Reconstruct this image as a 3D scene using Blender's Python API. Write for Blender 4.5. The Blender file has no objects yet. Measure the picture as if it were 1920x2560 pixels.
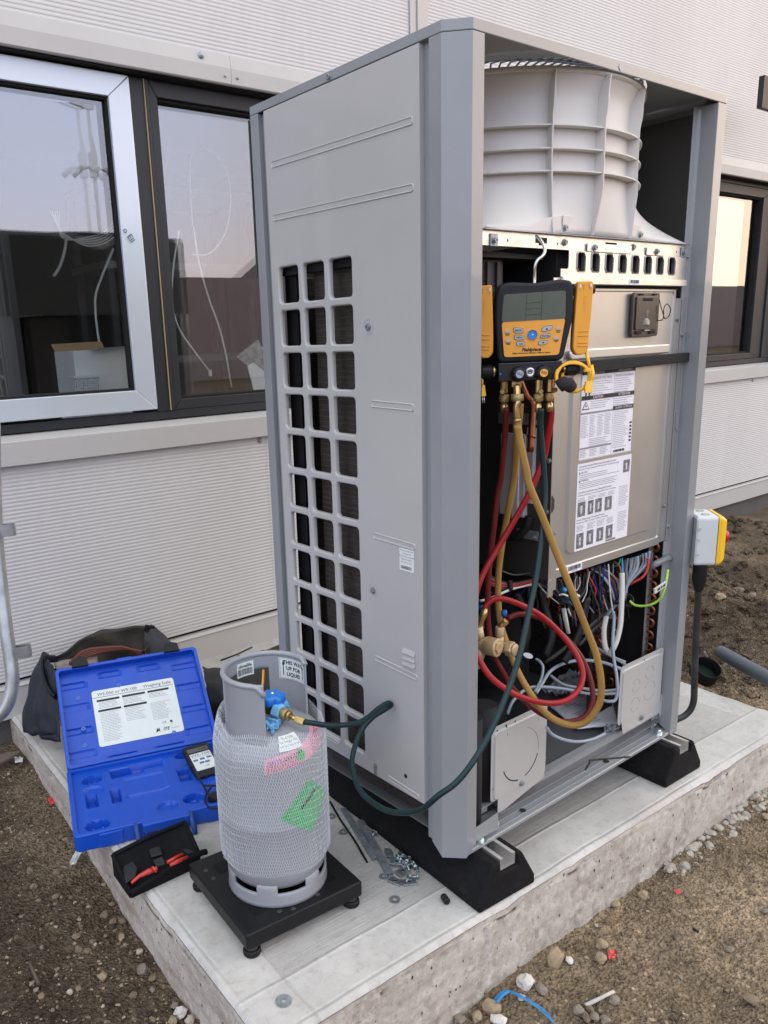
import bpy, bmesh, math, random
from mathutils import Vector, Matrix, noise
import numpy as np
S = bpy.context.scene
COL = S.collection
R = math.radians
random.seed(7)

# ---------------------------------------------------------------- camera, world, sun, exposure
CP = np.array([-1.10217, -1.02895, 1.20512])
YAW, PITCH, ROLL, FPX = 0.654797, 0.251158, -0.0379471, 1992.28
PPX, PPY = 960-141.456, 1280+81.594
_f = np.array([math.sin(YAW)*math.cos(PITCH), math.cos(YAW)*math.cos(PITCH), -math.sin(PITCH)])
_r = np.array([math.cos(YAW), -math.sin(YAW), 0.0]); _u = np.cross(_r, _f)
_r, _u = _r*math.cos(ROLL)+_u*math.sin(ROLL), -_r*math.sin(ROLL)+_u*math.cos(ROLL)
cam_d = bpy.data.cameras.new('camera'); cam = bpy.data.objects.new('camera', cam_d); COL.objects.link(cam)
M = Matrix.Identity(4)
for i in range(3):
    M[i][0] = _r[i]; M[i][1] = _u[i]; M[i][2] = -_f[i]; M[i][3] = CP[i]
cam.matrix_world = M
cam_d.sensor_fit = 'VERTICAL'; cam_d.sensor_height = 36.0; cam_d.sensor_width = 27.0
cam_d.lens = FPX/2560*36.0
cam_d.shift_x = 141.456/2560; cam_d.shift_y = 81.594/2560
cam_d.clip_start = 0.02; cam_d.clip_end = 3000
S.camera = cam

SUN_DIR = Vector((0.90, -0.42, 0.16)).normalized()      # towards the low sun, right of and behind the camera
W = bpy.data.worlds.new('World'); S.world = W; W.use_nodes = True
nt = W.node_tree; nt.nodes.clear()
out = nt.nodes.new('ShaderNodeOutputWorld'); bg = nt.nodes.new('ShaderNodeBackground')
sky = nt.nodes.new('ShaderNodeTexSky'); sky.sky_type = 'NISHITA'; sky.sun_disc = False
sky.sun_elevation = math.asin(SUN_DIR.z); sky.sun_rotation = math.atan2(SUN_DIR.x, SUN_DIR.y)
sky.altitude = 50; sky.air_density = 1.0; sky.dust_density = 1.6; sky.ozone_density = 1.5
bg.inputs['Strength'].default_value = 0.15
# dusk: pale haze low down, lavender above, added to the physical sky
tcw = nt.nodes.new('ShaderNodeTexCoord'); sxw = nt.nodes.new('ShaderNodeSeparateXYZ'); nt.links.new(tcw.outputs['Generated'], sxw.inputs[0])
grd = nt.nodes.new('ShaderNodeValToRGB'); el = grd.color_ramp.elements
el[0].position = 0.0; el[0].color = (.78, .68, .70, 1); el[1].position = 1.0; el[1].color = (.70, .72, .74, 1)
for ps, c in ((.06, (.80, .70, .74)), (.16, (.70, .71, .89)), (.30, (.64, .70, .92)), (.5, (.69, .72, .80))): q = el.new(ps); q.color = (*c, 1)
nt.links.new(sxw.outputs['Z'], grd.inputs[0])
scl = nt.nodes.new('ShaderNodeVectorMath'); scl.operation = 'SCALE'; scl.inputs['Scale'].default_value = 6.5; nt.links.new(grd.outputs[0], scl.inputs[0])
addw = nt.nodes.new('ShaderNodeVectorMath'); addw.operation = 'ADD'; nt.links.new(scl.outputs[0], addw.inputs[1])
# peach glow low on the sun's side, as the right-hand window mirrors it
def vm(op, a_, b_=None, s_=None):
    x = nt.nodes.new('ShaderNodeVectorMath'); x.operation = op
    for k, v in ((0, a_), (1, b_)):
        if v is None: continue
        if isinstance(v, tuple): x.inputs[k].default_value = v
        else: nt.links.new(v, x.inputs[k])
    if s_ is not None: 
        if isinstance(s_, float): x.inputs['Scale'].default_value = s_
        else: nt.links.new(s_, x.inputs['Scale'])
    return x
dt = vm('DOT_PRODUCT', tcw.outputs['Generated'], (SUN_DIR.x, SUN_DIR.y, .05)).outputs['Value']
gr_ = nt.nodes.new('ShaderNodeMapRange'); gr_.inputs['From Min'].default_value = .70; gr_.inputs['From Max'].default_value = 1.0; gr_.interpolation_type = 'SMOOTHSTEP'; nt.links.new(dt, gr_.inputs[0])
ele = nt.nodes.new('ShaderNodeMapRange'); ele.inputs['From Min'].default_value = 1.1; ele.inputs['From Max'].default_value = 0.0; nt.links.new(sxw.outputs['Z'], ele.inputs[0])
mm_ = nt.nodes.new('ShaderNodeMath'); mm_.operation = 'MULTIPLY'; nt.links.new(gr_.outputs[0], mm_.inputs[0]); nt.links.new(ele.outputs[0], mm_.inputs[1])
inv = nt.nodes.new('ShaderNodeMath'); inv.operation = 'SUBTRACT'; inv.inputs[0].default_value = 1.0; nt.links.new(mm_.outputs[0], inv.inputs[1])
base_ = vm('SCALE', scl.outputs[0], s_=inv.outputs[0]); nt.links.new(base_.outputs[0], addw.inputs[1])
glow = vm('SCALE', (3.4, 2.7, 2.0), s_=mm_.outputs[0])
nsk = vm('SCALE', sky.outputs[0], s_=0.012); add2 = vm('ADD', nsk.outputs[0], glow.outputs[0])
nt.links.new(add2.outputs[0], addw.inputs[0]); nt.links.new(addw.outputs[0], bg.inputs['Color']); nt.links.new(bg.outputs[0], out.inputs['Surface'])
sl = bpy.data.lights.new('sun', 'SUN'); sl.energy = 0.7; sl.angle = R(56); sl.color = (1.0, 0.74, 0.52)
so = bpy.data.objects.new('sun', sl); COL.objects.link(so)
so.rotation_euler = SUN_DIR.to_track_quat('Z', 'Y').to_euler()
S.view_settings.view_transform = 'Standard'; S.view_settings.look = 'None'
S.view_settings.gamma = 1.0; S.view_settings.use_curve_mapping = False
S.view_settings.exposure = 1.38
S.render.engine = 'CYCLES'
S.cycles.max_bounces = 8; S.cycles.transparent_max_bounces = 12

# ---------------------------------------------------------------- photo pixel -> place in the world
def ray(x, y): return (x-PPX)/FPX*_r-(y-PPY)/FPX*_u+_f
def onX(x, y, v=0.0): d = ray(x, y); return Vector(CP+d*(v-CP[0])/d[0])
def onY(x, y, v=0.0): d = ray(x, y); return Vector(CP+d*(v-CP[1])/d[1])
def onZ(x, y, v=0.0): d = ray(x, y); return Vector(CP+d*(v-CP[2])/d[2])
def D3(x, y, dep): return Vector(CP+ray(x, y)*dep)              # dep = distance along the viewing axis
def depof(p): return float((np.array(p)-CP)@_f)

# ---------------------------------------------------------------- materials
MATS = {}
def srgb(h):
    h = h.lstrip('#'); c = [int(h[i:i+2], 16)/255 for i in (0, 2, 4)]
    return tuple(((x/12.92) if x <= .04045 else ((x+.055)/1.055)**2.4) for x in c)
def mat(name, col, rough=0.5, metal=0.0, var=0.0, vscale=8.0, bump=0.0, bscale=120.0, spec=0.5, coat=0.0,
        rvar=0.0, dirt=0.0, dirtcol=(.12, .1, .08), dscale=5.0, stretch=None, col2=None):
    if name in MATS: return MATS[name]
    m = bpy.data.materials.new(name); m.use_nodes = True; MATS[name] = m
    n = m.node_tree.nodes; L = m.node_tree.links
    b = n['Principled BSDF']
    if isinstance(col, str): col = srgb(col)
    b.inputs['Base Color'].default_value = (*col, 1); b.inputs['Roughness'].default_value = rough
    b.inputs['Metallic'].default_value = metal
    b.inputs['Specular IOR Level'].default_value = spec; b.inputs['Coat Weight'].default_value = coat
    if not (var or bump or rvar or dirt): return m
    tc = n.new('ShaderNodeTexCoord'); src = tc.outputs['Object']
    if stretch:
        mp = n.new('ShaderNodeMapping'); mp.inputs['Scale'].default_value = stretch
        L.new(src, mp.inputs['Vector']); src = mp.outputs[0]
    def nz(scale, det=6, rgh=0.6):
        t = n.new('ShaderNodeTexNoise'); t.inputs['Scale'].default_value = scale
        t.inputs['Detail'].default_value = det; t.inputs['Roughness'].default_value = rgh
        L.new(src, t.inputs['Vector']); return t.outputs['Fac']
    csock = None
    if var:
        if isinstance(col2, str): col2 = srgb(col2)
        hi = tuple(min(1, c*(1+var)) for c in col); lo = tuple(c*(1-var) for c in col) if col2 is None else col2
        rp = n.new('ShaderNodeValToRGB'); rp.color_ramp.elements[0].position = .3; rp.color_ramp.elements[1].position = .7
        rp.color_ramp.elements[0].color = (*lo, 1); rp.color_ramp.elements[1].color = (*hi, 1)
        L.new(nz(vscale), rp.inputs[0]); csock = rp.outputs[0]
    if dirt:
        mx = n.new('ShaderNodeMix'); mx.data_type = 'RGBA'
        r2 = n.new('ShaderNodeValToRGB'); r2.color_ramp.elements[0].position = .55; r2.color_ramp.elements[1].position = .8
        r2.color_ramp.elements[0].color = (0, 0, 0, 1); r2.color_ramp.elements[1].color = (dirt, dirt, dirt, 1)
        L.new(nz(dscale, 10, .75), r2.inputs[0]); L.new(r2.outputs[0], mx.inputs[0])
        if csock: L.new(csock, mx.inputs[6])
        else: mx.inputs[6].default_value = (*col, 1)
        mx.inputs[7].default_value = (*dirtcol, 1); csock = mx.outputs[2]
    if csock: L.new(csock, b.inputs['Base Color'])
    if rvar:
        mr = n.new('ShaderNodeMapRange'); mr.inputs['To Min'].default_value = max(.02, rough-rvar); mr.inputs['To Max'].default_value = min(1, rough+rvar)
        L.new(nz(vscale*1.7), mr.inputs[0]); L.new(mr.outputs[0], b.inputs['Roughness'])
    if bump:
        bp = n.new('ShaderNodeBump'); bp.inputs['Strength'].default_value = min(1, bump); bp.inputs['Distance'].default_value = 0.002
        L.new(nz(bscale, 8), bp.inputs['Height']); L.new(bp.outputs[0], b.inputs['Normal'])
    return m

# ---------------------------------------------------------------- mesh helpers
class MB:
    def __init__(s): s.v = []; s.f = []; s.sm = []
    def add(s, vs, fs, smooth=False):
        o = len(s.v); s.v += [tuple(v) for v in vs]; s.f += [tuple(i+o for i in f) for f in fs]; s.sm += [smooth]*len(fs); return s
    def box(s, a, b, m=None):
        x0, y0, z0 = [min(p, q) for p, q in zip(a, b)]; x1, y1, z1 = [max(p, q) for p, q in zip(a, b)]
        vs = [(x0, y0, z0), (x1, y0, z0), (x1, y1, z0), (x0, y1, z0), (x0, y0, z1), (x1, y0, z1), (x1, y1, z1), (x0, y1, z1)]
        if m is not None: vs = [m @ Vector(v) for v in vs]
        return s.add(vs, [(0, 3, 2, 1), (4, 5, 6, 7), (0, 1, 5, 4), (1, 2, 6, 5), (2, 3, 7, 6), (3, 0, 4, 7)])
    def prism(s, poly, vec, smooth=False):          # poly: list of 3d points, extruded by vec
        n = len(poly); vec = Vector(vec); P = [Vector(p) for p in poly]
        vs = P+[p+vec for p in P]
        # orientation
        nrm = Vector((0, 0, 0))
        for i in range(n): nrm += P[i].cross(P[(i+1) % n])
        fl = nrm.dot(vec) > 0
        fs = [tuple(range(n))[::-1] if fl else tuple(range(n)), tuple(range(n, 2*n)) if fl else tuple(range(n, 2*n))[::-1]]
        for i in range(n):
            j = (i+1) % n; q = (i, j, j+n, i+n); fs.append(q if fl else q[::-1])
        o = len(s.v); s.v += [tuple(v) for v in vs]; s.f += [tuple(i+o for i in f) for f in fs]; s.sm += [False, False]+[smooth]*n; return s
    def tube(s, pts, r, n=8, cap=True, smooth=True, flat=1.0):
        P = [Vector(p) for p in pts]; rs = r if isinstance(r, (list, tuple)) else [r]*len(P)
        t0 = (P[1]-P[0]).normalized(); up = Vector((0, 0, 1)) if abs(t0.z) < .9 else Vector((1, 0, 0))
        a = t0.cross(up).normalized(); vs = []; fs = []
        for i, p in enumerate(P):
            t = (P[min(i+1, len(P)-1)]-P[max(i-1, 0)])
            t = t.normalized() if t.length > 1e-9 else t0
            a = (a-t*a.dot(t)).normalized(); b = t.cross(a)
            for k in range(n):
                w = 2*math.pi*k/n; vs.append(p+(a*math.cos(w)+b*math.sin(w)*flat)*rs[i])
        for i in range(len(P)-1):
            for k in range(n):
                q = (k+1) % n; fs.append((i*n+k, i*n+q, (i+1)*n+q, (i+1)*n+k))
        s.add(vs, fs, smooth)
        if cap: 
            o = len(s.v)-len(vs); s.f.append(tuple(o+k for k in range(n))[::-1]); s.f.append(tuple(o+(len(P)-1)*n+k for k in range(n))); s.sm += [False, False]
        return s
    def lathe(s, prof, c=(0, 0, 0), n=48, m=None, smooth=True, a0=0.0, a1=2*math.pi):      # prof: (r, z)
        full = abs(a1-a0-2*math.pi) < 1e-6; nn = n if full else n+1; vs = []; fs = []
        for (r, z) in prof:
            for k in range(nn):
                w = a0+(a1-a0)*k/n; v = Vector((r*math.cos(w), r*math.sin(w), z)); v = (m @ v) if m is not None else v
                vs.append(v+Vector(c))
        for i in range(len(prof)-1):
            for k in range(n):
                q = (k+1) % nn; fs.append((i*nn+k, i*nn+q, (i+1)*nn+q, (i+1)*nn+k))
        return s.add(vs, fs, smooth)
    def disc(s, c, r, nrm, n=20, thick=0.0, ri=0.0):
        nrm = Vector(nrm).normalized(); q = nrm.to_track_quat('Z', 'Y').to_matrix().to_4x4()
        prof = [(ri, thick), (r, thick), (r, 0)] if thick else [(ri, 0), (r, 0)]
        return s.lathe(prof+([(ri, 0), (ri, thick)] if ri and thick else []), c, n, q, smooth=False)
    def grid(s, fn, nu, nv, smooth=True):
        vs = [fn(i/nu, j/nv) for j in range(nv+1) for i in range(nu+1)]
        return s.add(vs, [(j*(nu+1)+i, j*(nu+1)+i+1, (j+1)*(nu+1)+i+1, (j+1)*(nu+1)+i) for j in range(nv) for i in range(nu)], smooth)
    def mesh(s, name):
        me = bpy.data.meshes.new(name); me.from_pydata(s.v, [], s.f); me.polygons.foreach_set('use_smooth', s.sm); me.update(); return me
    def build(s, name, m, parent=None, bevel=0.0, solid=0.0, origin=None, segs=2, subs=0):
        me = s.mesh(name)
        if origin is not None: me.transform(Matrix.Translation(-Vector(origin)))
        o = bpy.data.objects.new(name, me); COL.objects.link(o); me.materials.append(m)
        if origin is not None: o.location = origin
        if parent is not None: o.parent = parent
        if solid: md = o.modifiers.new('solid', 'SOLIDIFY'); md.thickness = solid; md.offset = -1
        if subs: md = o.modifiers.new('sub', 'SUBSURF'); md.levels = subs; md.render_levels = subs
        if bevel:
            md = o.modifiers.new('bev', 'BEVEL'); md.width = bevel; md.segments = segs; md.limit_method = 'ANGLE'; md.angle_limit = R(35)
        return o
def tag(o, label=None, cat=None, group=None, kind=None):
    if label: o['label'] = label
    if cat: o['category'] = cat
    if group: o['group'] = group
    if kind: o['kind'] = kind
    return o
def empty(name, loc=(0, 0, 0), rz=0.0, label=None, cat=None, group=None, parent=None):
    o = bpy.data.objects.new(name, None); COL.objects.link(o); o.location = loc; o.rotation_euler = (0, 0, rz)
    o.empty_display_size = .05
    if parent: o.parent = parent
    return tag(o, label, cat, group)
def frame_empty(name, M4, label=None, cat=None, group=None):
    o = bpy.data.objects.new(name, None); COL.objects.link(o); o.matrix_world = M4; o.empty_display_size = .05
    return tag(o, label, cat, group)
def basis(o, x, y, z):
    m = Matrix.Identity(4)
    for i in range(3): m[i][0] = x[i]; m[i][1] = y[i]; m[i][2] = z[i]; m[i][3] = o[i]
    return m
def sub_empty_world(o, parent, M4):
    o.parent = parent; o.matrix_parent_inverse = Matrix.Identity(4); o.matrix_local = M4
def cat_rom(P, k=8):
    P = [Vector(p) for p in P]; Q = [P[0]*2-P[1]]+P+[P[-1]*2-P[-2]]; o = []
    for i in range(1, len(Q)-2):
        a, b, c, d = Q[i-1:i+3]
        for j in range(k):
            t = j/k; o.append(.5*((2*b)+(c-a)*t+(2*a-5*b+4*c-d)*t*t+(3*b-a-3*c+d)*t**3))
    o.append(P[-1]); return o
def copy_tree(o, parent=None):
    c = o.copy(); COL.objects.link(c)
    if parent is not None: c.parent = parent
    for ch in list(o.children): copy_tree(ch, c)
    return c
FONTS = {}
def text(body, size, M4, m, parent=None, name='lettering', align='CENTER', shear=0.0, bold=0.0, sx=1.0, ext=0.0):
    cu = bpy.data.curves.new('t', 'FONT'); cu.body = body; cu.size = size; cu.align_x = align; cu.align_y = 'CENTER'
    cu.shear = shear; cu.offset = bold; cu.resolution_u = 2; cu.extrude = ext
    t = bpy.data.objects.new('t', cu); COL.objects.link(t)
    dg = bpy.context.evaluated_depsgraph_get(); me = bpy.data.meshes.new_from_object(t.evaluated_get(dg))
    bpy.data.objects.remove(t); me.name = name
    me.transform(Matrix.Diagonal((sx, 1, 1, 1)))
    me.materials.clear(); me.materials.append(m); me.transform(M4)
    o = bpy.data.objects.new(name, me); COL.objects.link(o)
    if parent is not None: o.parent = parent
    return o
def rrect(x0, z0, x1, z1, r, n=4):            # rounded rectangle outline, 2d, counter-clockwise
    pts = []
    for cx, cz, a in ((x1-r, z0+r, -90), (x1-r, z1-r, 0), (x0+r, z1-r, 90), (x0+r, z0+r, 180)):
        for k in range(n+1):
            w = R(a+90*k/n); pts.append((cx+r*math.cos(w), cz+r*math.sin(w)))
    return pts
def screw(mb, c, nrm, r=.006, h=.005):
    nrm = Vector(nrm).normalized(); q = nrm.to_track_quat('Z', 'Y').to_matrix().to_4x4()
    mb.lathe([(0, .0012), (r*1.45, .0012), (r*1.45, 0)], c, 14, q, smooth=False)
    mb.lathe([(r*.35, h*.7), (r*.45, h), (r, h), (r, 0)], c, 6, q, smooth=False)
    mb.lathe([(0, h*.62), (r*.4, h*.62)], c, 6, q, smooth=False)

# base colours
m_case = mat('pale grey enamel', (.455, .455, .44), .30, var=.04, vscale=3, coat=.3, bump=.35, bscale=4, dirt=.22, dirtcol=(.34, .33, .30), dscale=9)
m_post = mat('slate grey enamel', (.265, .28, .29), .3, var=.05, vscale=4, coat=.3, bump=.03, bscale=300, dirt=.3, dirtcol=(.36, .36, .35), dscale=14)
m_zinc = mat('galvanised steel', (.70, .69, .67), .38, metal=.85, var=.12, vscale=25, rvar=.1, bump=.05, bscale=60)
m_zincd = mat('dull zinc', (.34, .375, .40), .5, metal=.7, var=.3, vscale=60, rvar=.15, bump=.2, bscale=150)
m_black = mat('black plastic', (.010, .010, .011), .45, spec=.3, var=.2, vscale=20, bump=.05, bscale=300)
m_dark = mat('dark steel', (.045, .045, .047), .55, metal=.2, var=.2, vscale=10)
m_shroud = mat('ivory moulded plastic', (.66, .645, .61), .5, var=.03, vscale=5, bump=.05, bscale=200)
m_rubber = mat('black recycled rubber', (.009, .009, .010), .85, spec=.2, var=.3, vscale=90, bump=.7, bscale=330, dirt=.4, dirtcol=(.045, .042, .04), dscale=14)
m_copper = mat('tarnished copper', (.25, .085, .042), .35, metal=.9, var=.35, vscale=14, rvar=.12)
m_brass = mat('brass', (.55, .40, .17), .32, metal=.9, var=.15, vscale=40, rvar=.1)
m_rbrass = mat('rough cast brass', (.56, .43, .26), .55, metal=.55, var=.15, vscale=40, bump=.2, bscale=300)
m_red = mat('red rubber hose', (.30, .012, .016), .42, spec=.3, var=.12, vscale=12, dirt=.25, dirtcol=(.16, .03, .03), dscale=30)
m_dred = mat('dull red rubber hose', (.12, .010, .010), .5, spec=.3, var=.15, vscale=12)
m_yhose = mat('yellow ochre hose', (.34, .195, .05), .5, spec=.3, var=.25, vscale=10, dirt=.5, dirtcol=(.16, .09, .03), dscale=45, stretch=(1, 1, .4))
m_green = mat('dark green hose', (.008, .028, .029), .42, spec=.3, var=.12, vscale=12, dirt=.3, dirtcol=(.08, .11, .11), dscale=40)
m_yell = mat('yellow plastic', (.80, .36, .035), .42, var=.04, vscale=10, bump=.04, bscale=300)
m_ycab = mat('bright yellow cable', (.85, .48, .03), .4, var=.05, vscale=20)
m_white = mat('white paper', (.78, .79, .84), .55, var=.02, vscale=10)
m_ink = mat('black ink', (.02, .02, .022), .6)
m_ink2 = mat('grey print', (.24, .24, .27), .7)
m_label = mat('label white', (.72, .78, .76), .4, var=.04, vscale=20)
# ================================================================ THE SETTING
PA = -0.0384                     # the slab is turned a little against the unit
cPA, sPA = math.cos(PA), math.sin(PA)
def pad2w(x, y, z): return Vector((x*cPA-y*sPA, x*sPA+y*cPA, z))
PX0, PX1, PY0, PY1 = -0.516, 1.434, -0.063, 1.66
def w2pad(x, y): return (x*cPA+y*sPA, -x*sPA+y*cPA)

def fbm(x, y, z=0.0, s=1.0, o=5):
    return noise.fractal(Vector((x*s, y*s, z)), 1.0, 2.0, o)
def gz(x, y):
    px_, py_ = w2pad(x, y)
    # front of the slab
    z = -0.205+0.04*max(0, min(1, (px_-.3)/1.0))
    if px_ < PX0+.1:             # left side rises towards the wall
        t = max(0, min(1, (y-0.2)/1.2)); z = -0.19+0.09*t
    if px_ > PX1-.02:
        d = px_-PX1; t = max(0, min(1, py_/.3+.3)); bank = -0.06*t-0.165*(1-t)
        mnd = max(0, 1-abs(d-.95)/.62)*max(0, min(1, (py_+.1)/.35))*(.5+.5*math.cos(min(1, max(0, (py_-1.0)/.6))*math.pi))
        z = bank*(1-min(1, max(0, d-.1)/.9))+(-.10)*min(1, max(0, d-.1)/.9)
        z -= .17*max(0, 1-abs(d-.42)/.30)*max(0, 1-abs(py_-.75)/.55)
        z += .10*mnd
        z += max(0, min(1, (y-.75)/.6))*.17*max(0, min(1, (d-.2)/.8))
    far = max(0, min(1, (math.hypot(x, y)-3.2)/2))
    z = z*(1-far)-0.16*far
    rgh_ = 1+2.2*max(0, min(1, (px_-PX1-.15)/.3)); z += .022*fbm(x, y, 0, 2.3)*(1-far*.3)*min(rgh_, 1.9)+.007*fbm(x, y, 3, 11, 4)*rgh_+.0035*fbm(x, y, 7, 38, 3)*rgh_
    return z

def soil_material():
    m = bpy.data.materials.new('soil'); m.use_nodes = True; n = m.node_tree.nodes; L = m.node_tree.links; b = n['Principled BSDF']
    b.inputs['Roughness'].default_value = .95; b.inputs['Specular IOR Level'].default_value = .2
    tc = n.new('ShaderNodeTexCoord')
    def nz(s, d=8, r=.65):
        t = n.new('ShaderNodeTexNoise'); t.inputs['Scale'].default_value = s; t.inputs['Detail'].default_value = d; t.inputs['Roughness'].default_value = r
        L.new(tc.outputs['Object'], t.inputs['Vector']); return t.outputs['Fac']
    rp = n.new('ShaderNodeValToRGB'); e = rp.color_ramp.elements
    e[0].position = .32; e[0].color = (.16, .122, .083, 1); e[1].position = .68; e[1].color = (.53, .41, .28, 1)
    q = e.new(.5); q.color = (.31, .24, .165, 1); L.new(nz(3.2), rp.inputs[0])
    # left-hand side is darker soil
    sx = n.new('ShaderNodeSeparateXYZ'); L.new(tc.outputs['Object'], sx.inputs[0])
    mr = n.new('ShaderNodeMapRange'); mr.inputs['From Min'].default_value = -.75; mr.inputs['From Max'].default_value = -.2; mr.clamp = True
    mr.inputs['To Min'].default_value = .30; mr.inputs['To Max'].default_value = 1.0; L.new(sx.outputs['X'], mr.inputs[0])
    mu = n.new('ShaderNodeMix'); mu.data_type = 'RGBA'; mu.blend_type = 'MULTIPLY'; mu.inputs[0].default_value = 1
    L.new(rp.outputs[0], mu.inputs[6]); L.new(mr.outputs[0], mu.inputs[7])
    md = n.new('ShaderNodeMapRange'); md.inputs['From Min'].default_value = 1.35; md.inputs['From Max'].default_value = 1.9; md.inputs['To Min'].default_value = 1.0; md.inputs['To Max'].default_value = .50; L.new(sx.outputs['X'], md.inputs[0])      # damp spoil on the right bank, its shade also put into the colour
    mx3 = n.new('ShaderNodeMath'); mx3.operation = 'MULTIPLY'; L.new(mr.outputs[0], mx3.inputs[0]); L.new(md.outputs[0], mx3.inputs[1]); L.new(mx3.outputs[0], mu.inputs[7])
    r2 = n.new('ShaderNodeValToRGB'); r2.color_ramp.elements[0].position = .35; r2.color_ramp.elements[0].color = (.50, .50, .50, 1)
    r2.color_ramp.elements[1].position = .66; r2.color_ramp.elements[1].color = (1.35, 1.32, 1.25, 1); L.new(nz(70, 6), r2.inputs[0])
    m2 = n.new('ShaderNodeMix'); m2.data_type = 'RGBA'; m2.blend_type = 'MULTIPLY'; m2.inputs[0].default_value = 1
    L.new(mu.outputs[2], m2.inputs[6]); L.new(r2.outputs[0], m2.inputs[7]); L.new(m2.outputs[2], b.inputs['Base Color'])
    ad = n.new('ShaderNodeMath'); ad.operation = 'ADD'; L.new(nz(45), ad.inputs[0])
    v = n.new('ShaderNodeTexVoronoi'); v.inputs['Scale'].default_value = 130; L.new(tc.outputs['Object'], v.inputs['Vector']); L.new(v.outputs['Distance'], ad.inputs[1])
    bp = n.new('ShaderNodeBump'); bp.inputs['Strength'].default_value = 1; bp.inputs['Distance'].default_value = .014
    L.new(ad.outputs[0], bp.inputs['Height']); L.new(bp.outputs[0], b.inputs['Normal']); return m
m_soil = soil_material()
# near ground, fine mesh; the far ground runs on to the horizon as part of the same sheet
mb = MB()
def axis(a, b, c, d, h):
    fine = list(np.arange(b, c+1e-6, h)); lo = [a, a*.45+b*.55, b-6, b-3, b-1.6, b-.8, b-.4, b-.2, b-.1] ; hi = [c+.1, c+.2, c+.4, c+.8, c+1.6, c+3, c+6, d*.45+c*.55, d]
    return sorted(lo)+fine+hi
xs = axis(-160, -1.15, 3.2, 160, .0135); ys = axis(-160, -.75, 1.45, 7, .0135)
NX, NY = len(xs), len(ys)
vs = []
for y in ys:
    for x in xs:
        px_, py_ = w2pad(x, y)
        z = gz(x, y)
        if PX0+.03 < px_ < PX1-.03 and PY0+.03 < py_: z = -.3
        vs.append((x, y, z))
mb.add(vs, [(j*NX+i, j*NX+i+1, (j+1)*NX+i+1, (j+1)*NX+i) for j in range(NY-1) for i in range(NX-1)], True)
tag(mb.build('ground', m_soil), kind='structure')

# ---- loose gravel and crumbs of soil: nobody could count them
def ico(n=1):
    bm = bmesh.new(); bmesh.ops.create_icosphere(bm, subdivisions=n, radius=1); v = [x.co.copy() for x in bm.verts]; f = [[w.index for w in q.verts] for q in bm.faces]; bm.free(); return v, f
I1, F1 = ico(1); I2, F2 = ico(2)
def rock(mb, c, s, seed, hi=False, flat=.7):
    V, F = (I2, F2) if hi else (I1, F1); rnd = random.Random(seed)
    ax = Vector((rnd.uniform(.75, 1.3), rnd.uniform(.7, 1.1), rnd.uniform(.5, .9)*flat/.7)); q = Matrix.Rotation(rnd.uniform(0, 6.28), 3, 'Z') @ Matrix.Rotation(rnd.uniform(-.4, .4), 3, 'X')
    of = Vector((rnd.uniform(0, 99), rnd.uniform(0, 99), 0)); o = []
    for v in V:
        k = 1+(.42 if hi else .6)*noise.noise(v*1.4+of)+(.22*noise.noise(v*2.9+of) if hi else 0)
        o.append(Vector(c)+q @ Vector((v.x*ax.x*k*s, v.y*ax.y*k*s, v.z*ax.z*k*s)))
    mb.add(o, F, False)
def stone_mat(name, col, var=.25): return mat(name, col, .9, var=var, vscale=45, bump=.5, bscale=160, spec=.25)
m_st = [stone_mat('stone tan', (.32, .25, .165)), stone_mat('stone grey', (.22, .19, .15)), stone_mat('stone pale', (.42, .38, .31), .15), stone_mat('stone brown', (.19, .145, .098)), stone_mat('chalk white', (.58, .56, .52), .1)]
def on_pad(x, y, e=.0):
    a, b = w2pad(x, y); return PX0-e < a < PX1+e and b > PY0-e
def scatter(name, n, smin, smax, m, seed, region):
    rnd = random.Random(seed); mb = MB(); k = 0
    while k < n:
        x0, x1, y0, y1 = region; x = rnd.uniform(x0, x1); y = rnd.uniform(y0, y1)
        if on_pad(x, y, .004): continue
        if fbm(x, y, seed, 3.0, 3) < rnd.uniform(-.55, .25): continue
        s = smin*(smax/smin)**(rnd.random()**3.2)
        rock(mb, (x, y, gz(x, y)-s*.05), s, rnd.random()*1e6); k += 1
    return tag(mb.build(name, m), name.replace('_', ' ')+' strewn over the bare soil', 'gravel', kind='stuff')
FR = (-.15, 2.2, -.72, .3); LR = (-1.1, -.45, -.1, 1.45); BR = (1.3, 3.1, -.6, 1.4)
for i, (reg, n) in enumerate(((FR, 1500), (LR, 520), (BR, 900))):
    scatter('tan_gravel', int(n*2.2), .0016, .0065, m_st[0], 11+i, reg)
    scatter('brown_gravel', int(n*2.5), .0016, .0075, m_st[3], 21+i, reg)
    scatter('grey_gravel', n//2, .0018, .0075, m_st[1], 31+i, reg)
    scatter('pale_gravel', n//10, .0018, .0065, m_st[2], 41+i, reg)
# coarser clods on the bank at the right
def clods(reg, n, smin, smax, seed, m, name):
    rnd = random.Random(seed); mb = MB()
    for k in range(n):
        x = rnd.uniform(reg[0], reg[1]); y = rnd.uniform(reg[2], reg[3])
        if on_pad(x, y, .012): continue
        s = smin*(smax/smin)**(rnd.random()**1.6); rock(mb, (x, y, gz(x, y)+s*.1), s, k+seed*999, hi=s > .009)
    return tag(mb.build(name, m), 'clods of soil heaped along the slab and the trench bank', 'soil', kind='stuff')
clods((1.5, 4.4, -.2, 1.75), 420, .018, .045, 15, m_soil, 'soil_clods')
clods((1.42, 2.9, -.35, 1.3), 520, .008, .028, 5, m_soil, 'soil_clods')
clods((-.15, 2.2, -.72, .2), 2600, .0022, .0085, 16, m_soil, 'soil_clods')
clods((-1.1, -.45, -.1, 1.45), 1900, .0022, .0090, 17, m_soil, 'soil_clods')
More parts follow.
